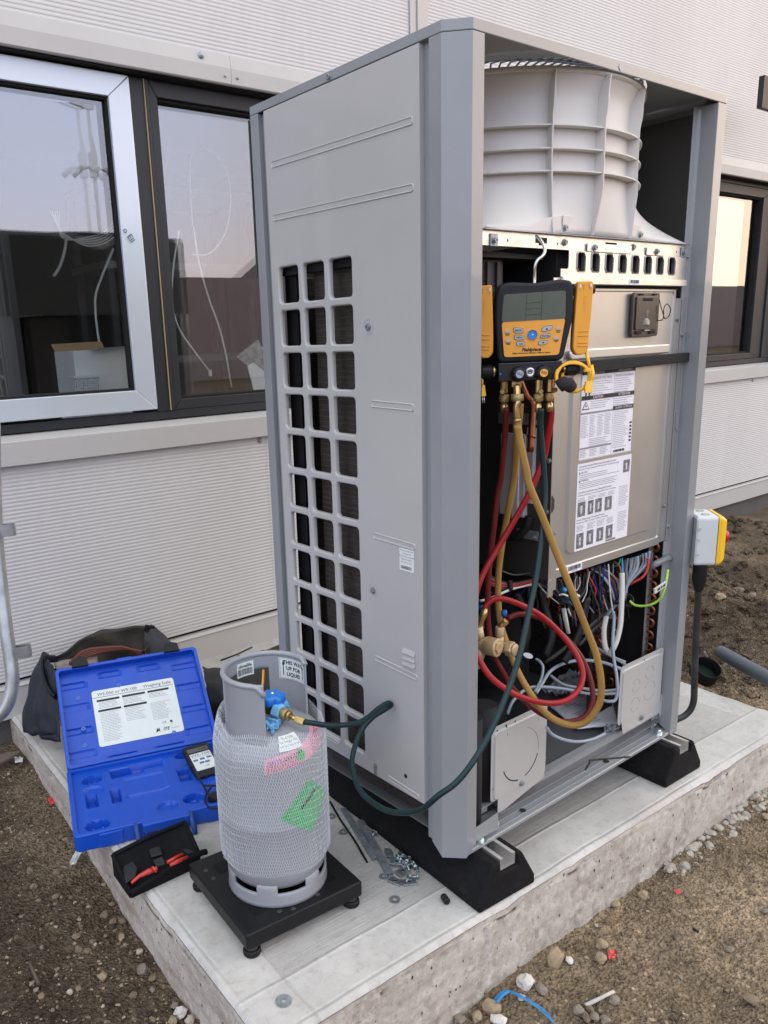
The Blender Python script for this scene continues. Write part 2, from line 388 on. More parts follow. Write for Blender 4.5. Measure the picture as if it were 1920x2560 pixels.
clods((.35, 1.5, -.30, -.07), 130, .004, .010, 6, m_st[3], 'soil_clods')
clods((-.66, -.5, .2, 1.3), 90, .004, .011, 8, m_st[3], 'soil_clods')

# ---- the concrete slab
def concrete_material(side=False):
    m = bpy.data.materials.new('cast concrete '+('side' if side else 'top')); m.use_nodes = True; n = m.node_tree.nodes; L = m.node_tree.links; b = n['Principled BSDF']
    b.inputs['Roughness'].default_value = .88; b.inputs['Specular IOR Level'].default_value = .3
    tc = n.new('ShaderNodeTexCoord'); O = tc.outputs['Object']
    def mapping(sc):
        mp = n.new('ShaderNodeMapping'); mp.inputs['Scale'].default_value = sc; L.new(O, mp.inputs['Vector']); return mp.outputs[0]
    def nz(s, d=8, r=.65, src=None):
        t = n.new('ShaderNodeTexNoise'); t.inputs['Scale'].default_value = s; t.inputs['Detail'].default_value = d; t.inputs['Roughness'].default_value = r
        L.new(src or O, t.inputs['Vector']); return t.outputs['Fac']
    def ramp(src, a, ca, b_, cb):
        rp = n.new('ShaderNodeValToRGB'); e = rp.color_ramp.elements; e[0].position = a; e[0].color = (*ca, 1); e[1].position = b_; e[1].color = (*cb, 1); L.new(src, rp.inputs[0]); return rp.outputs[0]
    def mix(f, a, b_, t='MIX'):
        x = n.new('ShaderNodeMix'); x.data_type = 'RGBA'; x.blend_type = t
        if isinstance(f, float): x.inputs[0].default_value = f
        else: L.new(f, x.inputs[0])
        for s_, v in ((6, a), (7, b_)):
            if isinstance(v, tuple): x.inputs[s_].default_value = (*v, 1)
            else: L.new(v, x.inputs[s_])
        return x.outputs[2]
    if side:
        base = ramp(nz(5, 10, .7), .36, (.34, .30, .25), .62, (.55, .515, .455))
        base = mix(ramp(nz(34, 10, .8), .47, (0, 0, 0), .60, (.85, .85, .85)), base, (.62, .59, .54))
        base = mix(ramp(nz(90, 6, .7), .56, (0, 0, 0), .68, (.7, .7, .7)), base, (.24, .20, .15))
        base = mix(ramp(nz(3.2, 5, .6, mapping((1, 1, 7))), .5, (0, 0, 0), .72, (.6, .6, .6)), base, (.26, .215, .17))
    else:
        base = ramp(nz(4, 10, .7), .35, (.42, .41, .385), .65, (.585, .57, .535))
        base = mix(ramp(nz(42, 8, .7), .52, (0, 0, 0), .75, (.6, .6, .6)), base, (.27, .262, .245))
        base = mix(ramp(nz(2.2, 6, .6), .60, (0, 0, 0), .74, (.38, .38, .38)), base, (.42, .30, .18))
        base = mix(ramp(nz(9, 10, .8), .54, (0, 0, 0), .70, (.40, .40, .40)), base, (.29, .27, .235))
    # inner brushed field, pad coordinates
    sx = n.new('ShaderNodeSeparateXYZ'); L.new(O, sx.inputs[0])
    def mth(op, a, b_=None, c=None):
        x = n.new('ShaderNodeMath'); x.operation = op
        for k, v in enumerate((a, b_, c)):
            if v is None: continue
            if isinstance(v, (int, float)): x.inputs[k].default_value = v
            else: L.new(v, x.inputs[k])
        return x.outputs[0]
    X, Y, Z = sx.outputs
    wob = mth('MULTIPLY', mth('SUBTRACT', nz(6, 3, .5), .5), .010)
    Xw = mth('ADD', X, wob); Yw = mth('ADD', Y, wob)
    ins = mth('MULTIPLY', mth('GREATER_THAN', Xw, -.405), mth('MULTIPLY', mth('GREATER_THAN', Yw, .057), mth('LESS_THAN', Xw, 1.32)))
    brush = nz(1.0, 4, .7, mapping((7, 330, 1))); brush2 = nz(1.0, 3, .6, mapping((5, 95, 1)))
    h = mth('MULTIPLY', nz(60, 8, .7), .55)
    if not side:
        bb = mth('MULTIPLY', mth('ADD', brush, mth('MULTIPLY', brush2, .5)), ins)
        h = mth('ADD', h, mth('MULTIPLY', bb, 1.0))
        def ridge(c, pos, w): return mth('MAXIMUM', mth('SUBTRACT', 1.0, mth('DIVIDE', mth('ABSOLUTE', mth('SUBTRACT', c, pos)), w)), 0.0)
        rg = mth('ADD', ridge(Yw, .057, .006), mth('MULTIPLY', ridge(Xw, -.405, .004), -1.2)); rg = mth('ADD', rg, mth('MULTIPLY', ridge(Yw, -.045, .006), -1.0))
        rg = mth('ADD', rg, mth('MULTIPLY', ridge(Xw, -.497, .006), -1.0))
        h = mth('ADD', h, mth('MULTIPLY', rg, .9))
        base = mix(mth('MULTIPLY', mth('SUBTRACT', 1.0, brush), mth('MULTIPLY', ins, .45)), base, (.27, .26, .24))
    L.new(base, b.inputs['Base Color'])
    bp = n.new('ShaderNodeBump'); bp.inputs['Strength'].default_value = .85; bp.inputs['Distance'].default_value = .0028 if not side else .0032
    L.new(h, bp.inputs['Height']); L.new(bp.outputs[0], b.inputs['Normal']); return m
m_ctop = concrete_material(); m_cside = concrete_material(True)
slab = empty('concrete_slab', (0, 0, 0), PA, 'long pale cast concrete slab under the grey unit, chipped along its front edge', 'concrete slab')
def edge_noise(x, y, z, side):
    a = fbm(x, y, z*1.3, 7, 4)*.0022+fbm(x, z*2, y, 30, 3)*.0007; return a
mb = MB()
r_ = .009
def slab_pt(u, v):      # top sheet with rounded rims
    x = PX0+(PX1-PX0)*u; y = PY0+(PY1-PY0)*v
    z = 0.0; e = min(x-PX0, y-PY0, PX1-x)
    chip = .004+.010*max(0, fbm(x, y, 5, 9, 3)-.12)*2
    if e < chip+r_: t = max(0, (chip+r_-e)/(chip+r_)); z = -t*t*(.006+chip*.7)
    return Vector((x, y, z+.0004*fbm(x, y, 1, 9, 3)))
def axis2(a, b, rim=.03, h=.004, H=.02):
    lo = list(np.arange(a, a+rim, h)); hi = list(np.arange(b, b-rim, -h))[::-1]; mid = list(np.arange(a+rim, b-rim, H)); return lo+mid+hi
ax = axis2(PX0, PX1, H=.012); ay = axis2(PY0, PY1, H=.02)
vs = [slab_pt((x-PX0)/(PX1-PX0), (y-PY0)/(PY1-PY0)) for y in ay for x in ax]; nx = len(ax)
mb.add(vs, [(j*nx+i, j*nx+i+1, (j+1)*nx+i+1, (j+1)*nx+i) for j in range(len(ay)-1) for i in range(nx-1)], True)
mb.build('slab_top', m_ctop, slab)
mb = MB()
def side(p0, p1, nrm, n):
    d = Vector(p1)-Vector(p0); zs = [0]+[-.004*k for k in range(1, 5)]+list(np.arange(-.026, -.30, -.012)); vs = []
    for z in zs:
        for i in range(n+1):
            q = Vector(p0)+d*(i/n); e0 = slab_pt((q.x-PX0)/(PX1-PX0), (q.y-PY0)/(PY1-PY0)).z
            off = edge_noise(q.x, q.y, z, 0) if z < -.004 else edge_noise(q.x, q.y, z, 0)*(-z/.004)
            hole = fbm(q.x*3+q.y*3, z*3, 9, 16, 2)
            if z < -.015 and hole > .50: off -= .006
            vs.append((q.x+nrm[0]*(off+.001), q.y+nrm[1]*(off+.001), e0+z if z > -.02 else z))
    m_ = n+1; mb.add(vs, [(j*m_+i, (j+1)*m_+i, (j+1)*m_+i+1, j*m_+i+1) for j in range(len(zs)-1) for i in range(n)], True)
side((PX0, PY0, 0), (PX1, PY0, 0), (0, -1), 330); side((PX0, PY1, 0), (PX0, PY0, 0), (-1, 0), 290); side((PX1, PY0, 0), (PX1, PY1, 0), (1, 0), 150)
mb.build('slab_side', m_cside, slab)
# bug holes in the slab's front, small pits
rnd = random.Random(3); mb = MB()
m_pit = mat('pit dark', (.05, .042, .035), .95)
for k in range(80):
    x = rnd.uniform(PX0+.02, PX1); z = rnd.uniform(-.15, -.02); s = .0011*(3.0**rnd.random())
    y = PY0-edge_noise(x, PY0, z, 0)-.0012
    mb.add([(x+s*math.cos(a)*rnd.uniform(.5, 1), y-.0004, z+s*1.7*math.sin(a)) for a in [i*math.pi/4 for i in range(8)]], [tuple(range(8))])
for k in range(60):
    y = rnd.uniform(PY0+.02, 1.2); z = rnd.uniform(-.12, -.02); s = .0013*(2.0**rnd.random()); x = PX0-edge_noise(PX0, y, z, 0)-.0012
    mb.add([(x-.0004, y-s*math.cos(a), z+s*1.7*math.sin(a)) for a in [i*math.pi/4 for i in range(8)]], [tuple(range(8))])
tag(mb.build('pits', m_pit, slab), kind='stuff')

# ================================================================ THE BUILDING
WA = -0.0129
BK = 1.1135                      # the facade below is drawn in drawing units of 1/BK metre
B2W = Matrix.Translation((.1251, .1168, -.1368)) @ Matrix.Scale(BK, 4)
bld = empty('office_building', (0, 1.35, 0), WA, 'pale grey metal clad building wall with ribbon windows behind the unit', 'building')
m_clad = mat('light grey cladding', (.585, .585, .575), .5, var=.05, vscale=2, bump=.04, bscale=500, coat=.05, dirt=.28, dirtcol=(.42, .40, .36), dscale=6, stretch=(1, 1, .22))
m_trim = mat('light grey trim', (.50, .495, .475), .42, var=.03, vscale=6, bump=.05, bscale=500)
m_frame = mat('anthracite frame', (.022, .025, .029), .5, spec=.35, var=.08, vscale=15)
m_sash = mat('film covered aluminium sash', (.60, .66, .72), .33, metal=.25, var=.02, vscale=6, bump=.04, bscale=60, coat=.3)
m_blackgap = mat('black gap', (.008, .008, .008), .9)
def wl(x, y, z): return (x, y, z)
def cladding(x0, x1, z0, z1, name='cladding_panel'):
    n = int(round((z1-z0)/.0118)); pr = []
    for k in range(n):
        z = z0+(z1-z0)*k/n; h = (z1-z0)/n
        pr += [(z, 0), (z+h*.38, 0), (z+h*.55, .0008), (z+h*.85, .0008)]
    pr.append((z1, 0)); vs = []
    for x in (x0, x1):
        for z, y in pr: vs.append((x, y, z))
    m_ = len(pr); mb = MB().add(vs, [(i, m_+i, m_+i+1, i+1) for i in range(m_-1)])
    mb.box((x0, .004, z0), (x1, .05, z1)); return mb.build(name, m_clad, bld)
for a, b_ in ((-2.4, .4600), (.4612, 1.1746), (1.268, 3.2), (3.202, 7.0)): cladding(a, b_, .2375, .884)
for a, b_ in ((-2.4, 1.1746), (1.268, 4.9), (4.902, 9.0)): cladding(a, b_, 2.077, 3.6)
# base flashing
for a, b_ in ((-2.4, 1.2), (1.2012, 7.0)):
    mb = MB().prism([(a, -.006, .118), (a, .03, .118), (a, .03, .222), (a, .012, .226), (a, -.010, .216), (a, -.006, .210)], (b_-a, 0, 0)); mb.build('base_flashing', m_trim, bld)
MB().box((-2.4, .012, .222), (7, .05, .239)).build('shadow_gap', m_blackgap, bld)
MB().box((-2.4, .02, -.4), (7, .3, .12)).build('footing', mat('dark footing', (.09, .085, .08), .9, var=.2, vscale=9, bump=.4, bscale=60), bld)
# vertical joint strip
for a, b_, y in ((1.1766, 1.207, -.006), (1.2085, 1.2345, -.012), (1.236, 1.266, -.006)):
    MB().box((a, y, 2.045), (b_, .04, 3.6)).build('joint_strip', m_trim, bld, bevel=.0012)
    MB().box((a, y, .24), (b_, .04, .884)).build('joint_strip', m_trim, bld, bevel=.0012)
# sill
for a, b_ in ((-2.4, .4600), (.4612, 1.9), (1.9012, 4.4), (4.4012, 7.0)):
    MB().prism([(a, -.022, .886), (a, .0, .886), (a, .0, .94), (a, .11, .96), (a, .11, .9745), (a, -.022, .9555)], (b_-a, 0, 0)).build('sill', m_trim, bld, bevel=.0015)
# lintel flashing in two creased bands
for a, b_ in ((-2.4, .4050), (.4062, 3.9), (3.9012, 9.0)):
    MB().prism([(a, -.004, 1.9975), (a, .0, 1.994), (a, .075, 1.994), (a, .075, 2.0), (a, .03, 2.078), (a, -.001, 2.078), (a, -.007, 2.040)], (b_-a, 0, 0)).build('lintel_flashing', m_trim, bld)
for a, b_ in ((-2.4, 1.235), (2.6, 4.345)): MB().box((a, .010, 1.9905), (b_, .0515, 1.9932)).build('soffit_shadow_strip', m_blackgap, bld)  # black strip over the pale underside, painting in the soffit's shade
mb = MB()
for x, z in ((.3025, 2.062), (1.9, 2.062), (3.1, 2.062)): mb.lathe([(0, .006), (.004, .0055), (.006, .003), (.009, .0025), (.010, 0)], (x, -.006, z), 14, Matrix.Rotation(R(90), 4, 'X'))
for x in (.383, .428): mb.lathe([(0, .003), (.003, .003), (.0045, 0)], (x, -.007, 2.0165), 12, Matrix.Rotation(R(90), 4, 'X'))
for x in (.436, .487, 4.02): mb.lathe([(0, .006), (.004, .0055), (.006, .003), (.009, .0025), (.010, 0)], (x, -.001, .871), 14, Matrix.Rotation(R(90), 4, 'X'))
tag(mb.build('rivets', m_zincd, bld), kind='stuff')

# glass: two thin panes a hair out of parallel, as in any double glazing
def glass_mat():
    m = bpy.data.materials.new('window glass'); m.use_nodes = True; n = m.node_tree.nodes; L = m.node_tree.links; n.clear()
    o = n.new('ShaderNodeOutputMaterial'); mx = n.new('ShaderNodeMixShader'); tr = n.new('ShaderNodeBsdfTransparent'); gl = n.new('ShaderNodeBsdfGlossy')
    tr.inputs[0].default_value = (.92, .94, .93, 1); gl.inputs['Roughness'].default_value = 0.0; gl.inputs[0].default_value = (1, 1, 1, 1)
    lw = n.new('ShaderNodeLayerWeight'); lw.inputs['Blend'].default_value = .5; pw = n.new('ShaderNodeMath'); pw.operation = 'POWER'; pw.inputs[1].default_value = 4.0; L.new(lw.outputs['Facing'], pw.inputs[0])
    fr = n.new('ShaderNodeMapRange'); fr.inputs['To Min'].default_value = .165; fr.inputs['To Max'].default_value = 1.0; L.new(pw.outputs[0], fr.inputs[0])
    L.new(fr.outputs[0], mx.inputs[0]); L.new(tr.outputs[0], mx.inputs[1]); L.new(gl.outputs[0], mx.inputs[2]); L.new(mx.outputs[0], o.inputs[0]); return m
m_glass = glass_mat()
def window(x0, x1, z0, z1, fw, mframe, yf, yg, name='window', inner=None, sashw=None):
    """frame bars butt at the corners; pane set back"""
    w = empty(name, (0, 0, 0), parent=bld)
    (l, r, b, t) = fw
    # mitred bars
    def bar(p): MB().prism([(a, yf, c) for a, c in p], (0, .05, 0)).build('frame_bar', mframe, w, bevel=.002)
    X0, X1, Z0, Z1 = x0+l, x1-r, z0+b, z1-t; g = .0006
    bar([(x0, z0), (x1, z0), (X1, Z0-g), (X0, Z0-g)]); bar([(x0, z1), (X0, Z1+g), (X1, Z1+g), (x1, z1)])
    bar([(x0, z0+2*g), (X0-g, Z0), (X0-g, Z1), (x0, z1-2*g)]); bar([(x1, z0+2*g), (x1, z1-2*g), (X1+g, Z1), (X1+g, Z0)])
    gk = MB()
    for a, b_, c, d in ((X0, X1, Z0-.001, Z0+.007), (X0, X1, Z1-.007, Z1+.001)): gk.box((a, yf+.012, c), (b_, yf+.045, d))
    for a, b_ in ((X0-.001, X0+.006), (X1-.006, X1+.001)): gk.box((a, yf+.0125, Z0+.007), (b_, yf+.0445, Z1-.007))
    gk.build('gasket', m_blackgap, w)
    MB().add([(X0, yg, Z0), (X1, yg, Z0), (X1, yg, Z1), (X0, yg, Z1)], [(0, 1, 2, 3)]).build('pane', m_glass, w)
    dx = (X1-X0)*math.tan(R(.33))
    MB().add([(X0, yg+.016, Z0), (X1, yg+.016+dx, Z0), (X1, yg+.016+dx, Z1), (X0, yg+.016, Z1)], [(0, 1, 2, 3)]).build('pane', m_glass, w)
    return w
# anthracite outer frame of the left bank
mb = MB()
mb.box((-2.4, .052, .972), (1.235, .11, .9985)); mb.box((-2.4, .052, 1.9865), (1.235, .11, 1.9935)); mb.build('outer_frame', m_frame, bld, bevel=.001)
MB().box((.0795, .048, .9987), (.1275, .11, 1.9863)).build('mullion', m_frame, bld, bevel=.002)
MB().box((.1295, .044, .9987), (.1405, .11, 1.9863)).build('mullion', m_frame, bld, bevel=.002)
MB().box((.1262, .0435, 1.0), (.1284, .06, 1.986)).build('sealant_bead', mat('straw sealant', (.42, .33, .17), .6), bld)
window(-1.06, .078, 1.0075, 1.985, (.07, .07, .0645, .064), m_sash, .040, .066)
window(.1425, 1.16, .9995, 1.986, (.0285, .03, .034, .045), m_frame, .050, .082)
MB().box((1.162, -.002, .975), (1.24, .11, 1.9935)).build('reveal', m_trim, bld)
# right bank
MB().box((2.6, .05, .972), (4.34, .11, .9985)).build('outer_frame', m_frame, bld)
MB().box((2.6, .05, 1.972), (4.34, .11, 1.9935)).build('outer_frame', m_frame, bld)
window(2.9, 4.20, .9995, 1.971, (.05, .13, .035, .05), m_frame, .055, .09)
MB().box((4.201, .045, .9985), (4.345, .13, 1.9715)).build('mullion', m_frame, bld, bevel=.003)
MB().prism([(4.346, -.003, .975), (4.346, .14, .975), (4.36, .14, .975), (4.36, -.003, .975)], (0, 0, 1.019)).build('reveal', m_trim, bld)
# solid wall bands so the shell is closed
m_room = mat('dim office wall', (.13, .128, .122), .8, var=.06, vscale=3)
mb = MB()
mb.box((1.241, .055, .94), (2.6, .12, 2.05)); mb.box((4.361, .055, .94), (9, .12, 2.05)); mb.build('wall_band', m_clad, bld)
mb = MB(); mb.box((1.241, .0, .94), (2.899, .05, 2.0)); mb.box((4.3615, .0, .94), (9, .05, 2.0)); mb.build('wall_band', m_clad, bld)
# the room
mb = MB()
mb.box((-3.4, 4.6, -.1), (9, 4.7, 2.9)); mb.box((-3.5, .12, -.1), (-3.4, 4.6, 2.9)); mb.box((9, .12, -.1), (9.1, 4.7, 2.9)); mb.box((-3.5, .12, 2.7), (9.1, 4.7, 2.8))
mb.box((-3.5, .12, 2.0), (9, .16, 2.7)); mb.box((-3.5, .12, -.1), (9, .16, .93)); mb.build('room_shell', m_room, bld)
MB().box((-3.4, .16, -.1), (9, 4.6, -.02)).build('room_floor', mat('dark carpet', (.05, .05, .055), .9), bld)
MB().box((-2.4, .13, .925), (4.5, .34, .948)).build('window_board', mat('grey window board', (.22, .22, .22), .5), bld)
m_ply = mat('grey cabinet', (.24, .235, .22), .5)
# inner room furniture seen through the glass (world coordinates from here)
def room_box(name, x0, x1, y0, y1, z0, z1, m, label, cat, group=None):
    o = MB().box((x0, y0, z0), (x1, y1, z1)).build(name, m, None, bevel=.004); return tag(o, label, cat, group)
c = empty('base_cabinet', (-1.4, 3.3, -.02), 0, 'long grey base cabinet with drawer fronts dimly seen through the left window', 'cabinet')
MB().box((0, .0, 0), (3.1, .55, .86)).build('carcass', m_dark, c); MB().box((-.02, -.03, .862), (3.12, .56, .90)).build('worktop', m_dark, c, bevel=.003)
for k in range(6):
    MB().box((.02+k*.51, -.02, .1), (.51+k*.51, -.002, .62)).build('door', m_ply, c, bevel=.002)
    MB().box((.02+k*.51, -.02, .64), (.51+k*.51, -.002, .85)).build('drawer_front', m_ply, c, bevel=.002)
rk = empty('storage_rack', (.35, 2.3, -.02), 0, 'dark open metal rack dimly seen through the second window', 'rack')
for x in (0, .7):
    for y in (0, .35): MB().box((x, y, 0), (x+.03, y+.03, 1.9)).build('post', m_dark, rk)
for z in (.35, .75, 1.15, 1.55, 1.86): MB().box((-.005, -.005, z), (.735, .385, z+.03)).build('shelf', mat('shelf grey', (.2, .2, .2), .4, metal=.5), rk)
br = room_box('brown_door', -.30, .25, 4.1, 4.15, 0, 1.55, mat('brown timber', (.10, .05, .028), .6), 'brown timber screen at the back of the dim office', 'screen')
# ---- things on the window board
def wloc(x, y, dz): return onY(x, y, dz)
# white archive box with printed label
m_card = mat('white cardboard', (.82, .85, .88), .6, var=.03, vscale=8); m_kraft = mat('brown card edge', (.36, .24, .15), .8)
a = onY(408/2.0114, 1960/2.0114, 1.58)   # approx bottom front corner
bx = empty('paper_box', (-.100, 1.60, .951), R(3), 'open white cardboard box behind the white framed window', 'cardboard box')
MB().box((0, 0, 0), (.185, .004, .250)).build('front_panel', m_card, bx); MB().box((-.0042, .0, 0), (-.0002, .15, .250)).build('side_panel', m_card, bx)
MB().box((0, .150, 0), (.185, .154, .250)).build('back_panel', m_card, bx); MB().box((.1852, 0, 0), (.1892, .15, .250)).build('side_panel', m_card, bx)
MB().box((0, .0045, .001), (.185, .15, .004)).build('base_panel', m_kraft, bx)
MB().prism([(.055, -.001, .250), (.19, -.001, .250), (.19, -.03, .260), (.06, -.03, .255)], (0, .002, .0)).build('flap', m_card, bx)
MB().prism([(.0, .154, .250), (.185, .154, .250), (.185, .18, .280), (.0, .18, .275)], (0, .002, .0)).build('flap', m_kraft, bx)
bx2 = empty('paper_ream', (-.130, 1.545, .951), R(2), 'small white carton printed WHITE COPY PAPER in front of the open box', 'carton')
MB().box((0, 0, 0), (.083, .05, .170)).build('carton', m_card, bx2, bevel=.001)
fm = basis((.0415, -.0008, .160), (1, 0, 0), (0, 0, 1), (0, -1, 0))
text('WHITE COPY PAPER', .0098, fm, m_ink, bx2)
text('SIZE   A4 210 x 297 MM', .0062, basis((.0415, -.0008, .145), (1, 0, 0), (0, 0, 1), (0, -1, 0)), m_ink, bx2)
text('CONT   5 x 500 SHEETS', .0062, basis((.0415, -.0008, .130), (1, 0, 0), (0, 0, 1), (0, -1, 0)), m_ink, bx2)
pl = MB()
for z in (.152, .138, .123): pl.box((.004, -.0012, z), (.079, -.0004, z+.0007))
for x in (.004, .028, .0783): pl.box((x, -.0012, .1238), (x+.0007, -.0004, .152))
pl.build('printed_lines', m_ink, bx2)
# cable coil on the sill of window two
m_wcab = mat('white cable', (.80, .84, .84), .45)
mb = MB(); cc_ = onY(535, 983, 1.56)
for k in range(5):
    pts = [(cc_.x+(.085+.004*k)*math.cos(w)-.02+.006*k, 1.56+.05*math.sin(w), .953+.004*k+.004*math.sin(3*w)) for w in np.linspace(0, 2*math.pi*.98, 30)]
    mb.tube(pts, .0032, 6)
tag(mb.build('cable_coil', m_wcab), 'flat coil of white cable lying inside the second window', 'cable')
def cable(name, pts, r, m, label, cat='cable', group=None, k=8, n=8):
    return tag(MB().tube(cat_rom(pts, k), r, n).build(name, m), label, cat, group)
Zc = lambda x, y: (x*.4972, y*.4972)
def inroom(pts, y): return [onY(*Zc(a, b), y) for a, b in pts]
cable('hanging_cable', inroom([(570, 1250), (520, 1370), (482, 1480), (480, 1570), (492, 1680), (505, 1760)], 2.1), .005, m_wcab, 'white cable hanging down behind the open white box')
cable('hanging_cable', inroom([(900, 1160), (872, 1340), (866, 1520), (900, 1650), (980, 1770), (1048, 1860)], 1.75), .0035, m_wcab, 'white cable with a plug curving down on the left in the second window')
MB().box((-.006, -.004, -.012), (.006, .004, .012)).build('plug', m_wcab, bpy.data.objects['hanging_cable.001']).location = onY(*Zc(1056, 1875), 1.75)
cable('hanging_cable', inroom([(972, 1140), (1000, 1320), (1050, 1500), (1100, 1640), (1135, 1780), (1165, 1950)], 1.75), .0035, m_wcab, 'long white cable slanting to the right in the second window')
cable('hanging_cable', inroom([(960, 780), (955, 900), (968, 1140)], 1.9), .003, m_wcab, 'thin white cable hanging straight from the ceiling in the second window')
cable('hanging_cable', inroom([(1040, 750), (1120, 820), (1158, 960), (1140, 1150), (1060, 1270), (965, 1280)], 1.9), .003, m_wcab, 'faint loop of white cable ending in a plug, second window')
mb = MB()
for k in range(5):
    mb.tube(cat_rom(inroom([(250+12*k, 1060), (300, 1150+6*k), (345, 1190+4*k), (430, 1235-10*k), (520, 1225-14*k), (575, 1190-20*k)], 2.2), 6), .003, 5)
mb.tube(cat_rom(inroom([(335, 1180), (325, 1260), (300, 1340), (270, 1390)], 2.2), 6), .006, 6)
tag(mb.build('cable_bundle', m_wcab), 'tied bundle of white data cables drooping inside the white framed window', 'cable bundle')
# bubble wrap and sheets at the right of window two
m_bub = mat('bubble wrap', (.30, .31, .32), .25, var=.5, vscale=40, bump=.8, bscale=90)
P_ = inroom([(1190, 1795), (1300, 1708), (1340, 1800), (1330, 1900), (1270, 1860)], 1.58)
tag(MB().prism(P_, (0, .012, 0)).build('bubble_wrap', m_bub, bevel=.002), 'crumpled piece of bubble wrap at the right of the second window', 'bubble wrap')
P_ = inroom([(1245, 1840), (1275, 1822), (1345, 1880), (1350, 1975), (1280, 1975)], 1.56)
tag(MB().prism(P_, (0, .004, 0)).build('paper_sheet', m_card), 'pale folded sheet standing under the bubble wrap', 'paper')
P_ = inroom([(1310, 1745), (1400, 1745), (1400, 1970), (1330, 1970)], 1.60)
tag(MB().prism(P_, (0, .03, 0)).build('white_carton', m_card, bevel=.001), 'white carton half hidden by the unit inside the second window', 'carton')
# pen marks on the sash
text('o Ell', .026, basis(onY(322, 588, 1.3855), Vector((.55, 0, -.83)), Vector((.83, 0, .55)), (0, -1, 0)), m_ink, None).name = 'pen_mark'
tag(bpy.data.objects['pen_mark'], 'small black pen scribble on the white sash of the left window', 'pen mark')

for o in [o for o in S.objects if o.parent is None and (o is bld or (o.get('label') and o.matrix_basis.translation is not None and o.name.split('.')[0] in ('base_cabinet', 'storage_rack', 'brown_door', 'paper_box', 'paper_ream', 'cable_coil', 'hanging_cable', 'cable_bundle', 'bubble_wrap', 'paper_sheet', 'white_carton', 'pen_mark')))]:
    o.matrix_world = B2W @ o.matrix_basis
# ---- what stands behind the camera and shows only in the glass
m_mast = mat('pale mast paint', (.78, .78, .76), .5); m_fence = mat('hoarding', (.26, .20, .18), .8, var=.1, vscale=2)
ms = empty('camera_mast', (10.1, -23.3, -.16), 0, 'tall pale mast with two site cameras, seen reflected in the white framed window', 'mast')
MB().tube([(0, 0, 0), (0, 0, 9.0)], [.085, .055], 10).build('pole', m_mast, ms)
MB().box((-.12, -.12, 6.9), (.12, .12, 7.7)).build('camera_housing', m_mast, ms, bevel=.04)
MB().prism([(-.05, 0, 7.7), (.12, 0, 7.7), (.04, 0, 8.2)], (0, .05, 0)).build('gusset', m_mast, ms)
for s_ in (-1, 1):
    MB().tube([(s_*.1, 0, 7.25), (s_*.42, 0, 7.15)], .04, 8).build('bracket', m_mast, ms); MB().tube([(s_*.40, .1, 7.2), (s_*.70, -.1, 6.92)], .085, 10).build('camera', m_mast, ms)
MB().prism([(-.62, -.08, 9.12), (-.1, -.08, 9.0), (.18, -.08, 9.0), (.18, -.08, 9.12)], (0, .16, 0)).build('floodlight', m_mast, ms)
fn = empty('site_hoarding', (-40, -23.9, -.16), 0, 'long brown site hoarding seen reflected in the windows', 'fence')
for k in range(46): MB().box((k*2.4, 0, 0), (k*2.4+2.385, .05, 3.85)).build('board', m_fence, fn)
fn2 = empty('site_hoarding', (70.5, -23.9, -.16), R(90), 'far end of the site hoarding closing off the site on the right', 'fence')
hs = empty('gabled_house', (26, -42, -.16), 0, 'brick house with a pitched roof showing as a faint reflection beside the unit', 'house')
m_hw = mat('far brick', (.22, .13, .10), .9)
MB().box((0, 0, 0), (6, 7, 4.6)).build('wall', m_hw, hs)
MB().prism([(-.3, -.3, 4.602), (6.3, -.3, 4.602), (3, -.3, 7.0)], (0, 7.6, 0)).build('roof', mat('far tiles', (.10, .08, .075), .9), hs)
for k in range(46): MB().box((k*2.4, 0, 0), (k*2.4+2.385, .05, 3.85)).build('board', m_fence, fn2)

# ================================================================ RUBBER FEET under the unit
def foot(name, x0, yl, label):
    t = empty(name, (x0, -.055, 0), R(-4.0) if x0 < .5 else R(-2), label, 'rubber block', 'rubber blocks carrying the unit')
    Wd = .174; h = .0965; ln = yl
    # cross-section (x, z), extruded along y, ends sloped
    sec = [(0, 0), (Wd, 0), (Wd, .022), (Wd-.040, h), (Wd-.055, h), (Wd-.055, h-.028), (.068, h-.028), (.068, h), (.046, h), (0, .022)]
    mb = MB(); n = len(sec); L_ = []
    for y, k in ((0, 0), (.0, 1), (ln, 1), (ln, 0)): pass
    vs = []
    for (yy, sl_) in ((0, 1), (ln, -1)):
        for x, z in sec: vs.append((x, yy+sl_*.004*(z/h), z))
    fs = [tuple(range(n)), tuple(range(n, 2*n))[::-1]]+[((i+1) % n, i, i+n, (i+1) % n+n) for i in range(n)]
    mb.add(vs, fs); mb.build('block', m_rubber, t, bevel=.006, segs=3)
    ch = MB(); t_ = .0022; x1, x2 = .0705, Wd-.0575; z0 = h-.0255; z1 = h+.003; ye = ln-.02; y0 = .010
    ch.box((x1, y0, z0), (x2, ye, z0+t_)); ch.box((x1, y0, z0+t_), (x1+t_, ye, z1)); ch.box((x2-t_, y0, z0+t_), (x2, ye, z1))
    ch.box((x1+t_, y0, z1-t_), (x1+.009, ye, z1)); ch.box((x2-.009, y0, z1-t_), (x2-t_, ye, z1))
    ch.build('channel_rail', m_zinc, t)
    return t
foot('rubber_foot', .0185, .72, 'long black rubber block under the left end of the grey unit')
foot('rubber_foot', .7630, .72, 'long black rubber block under the right end of the grey unit')
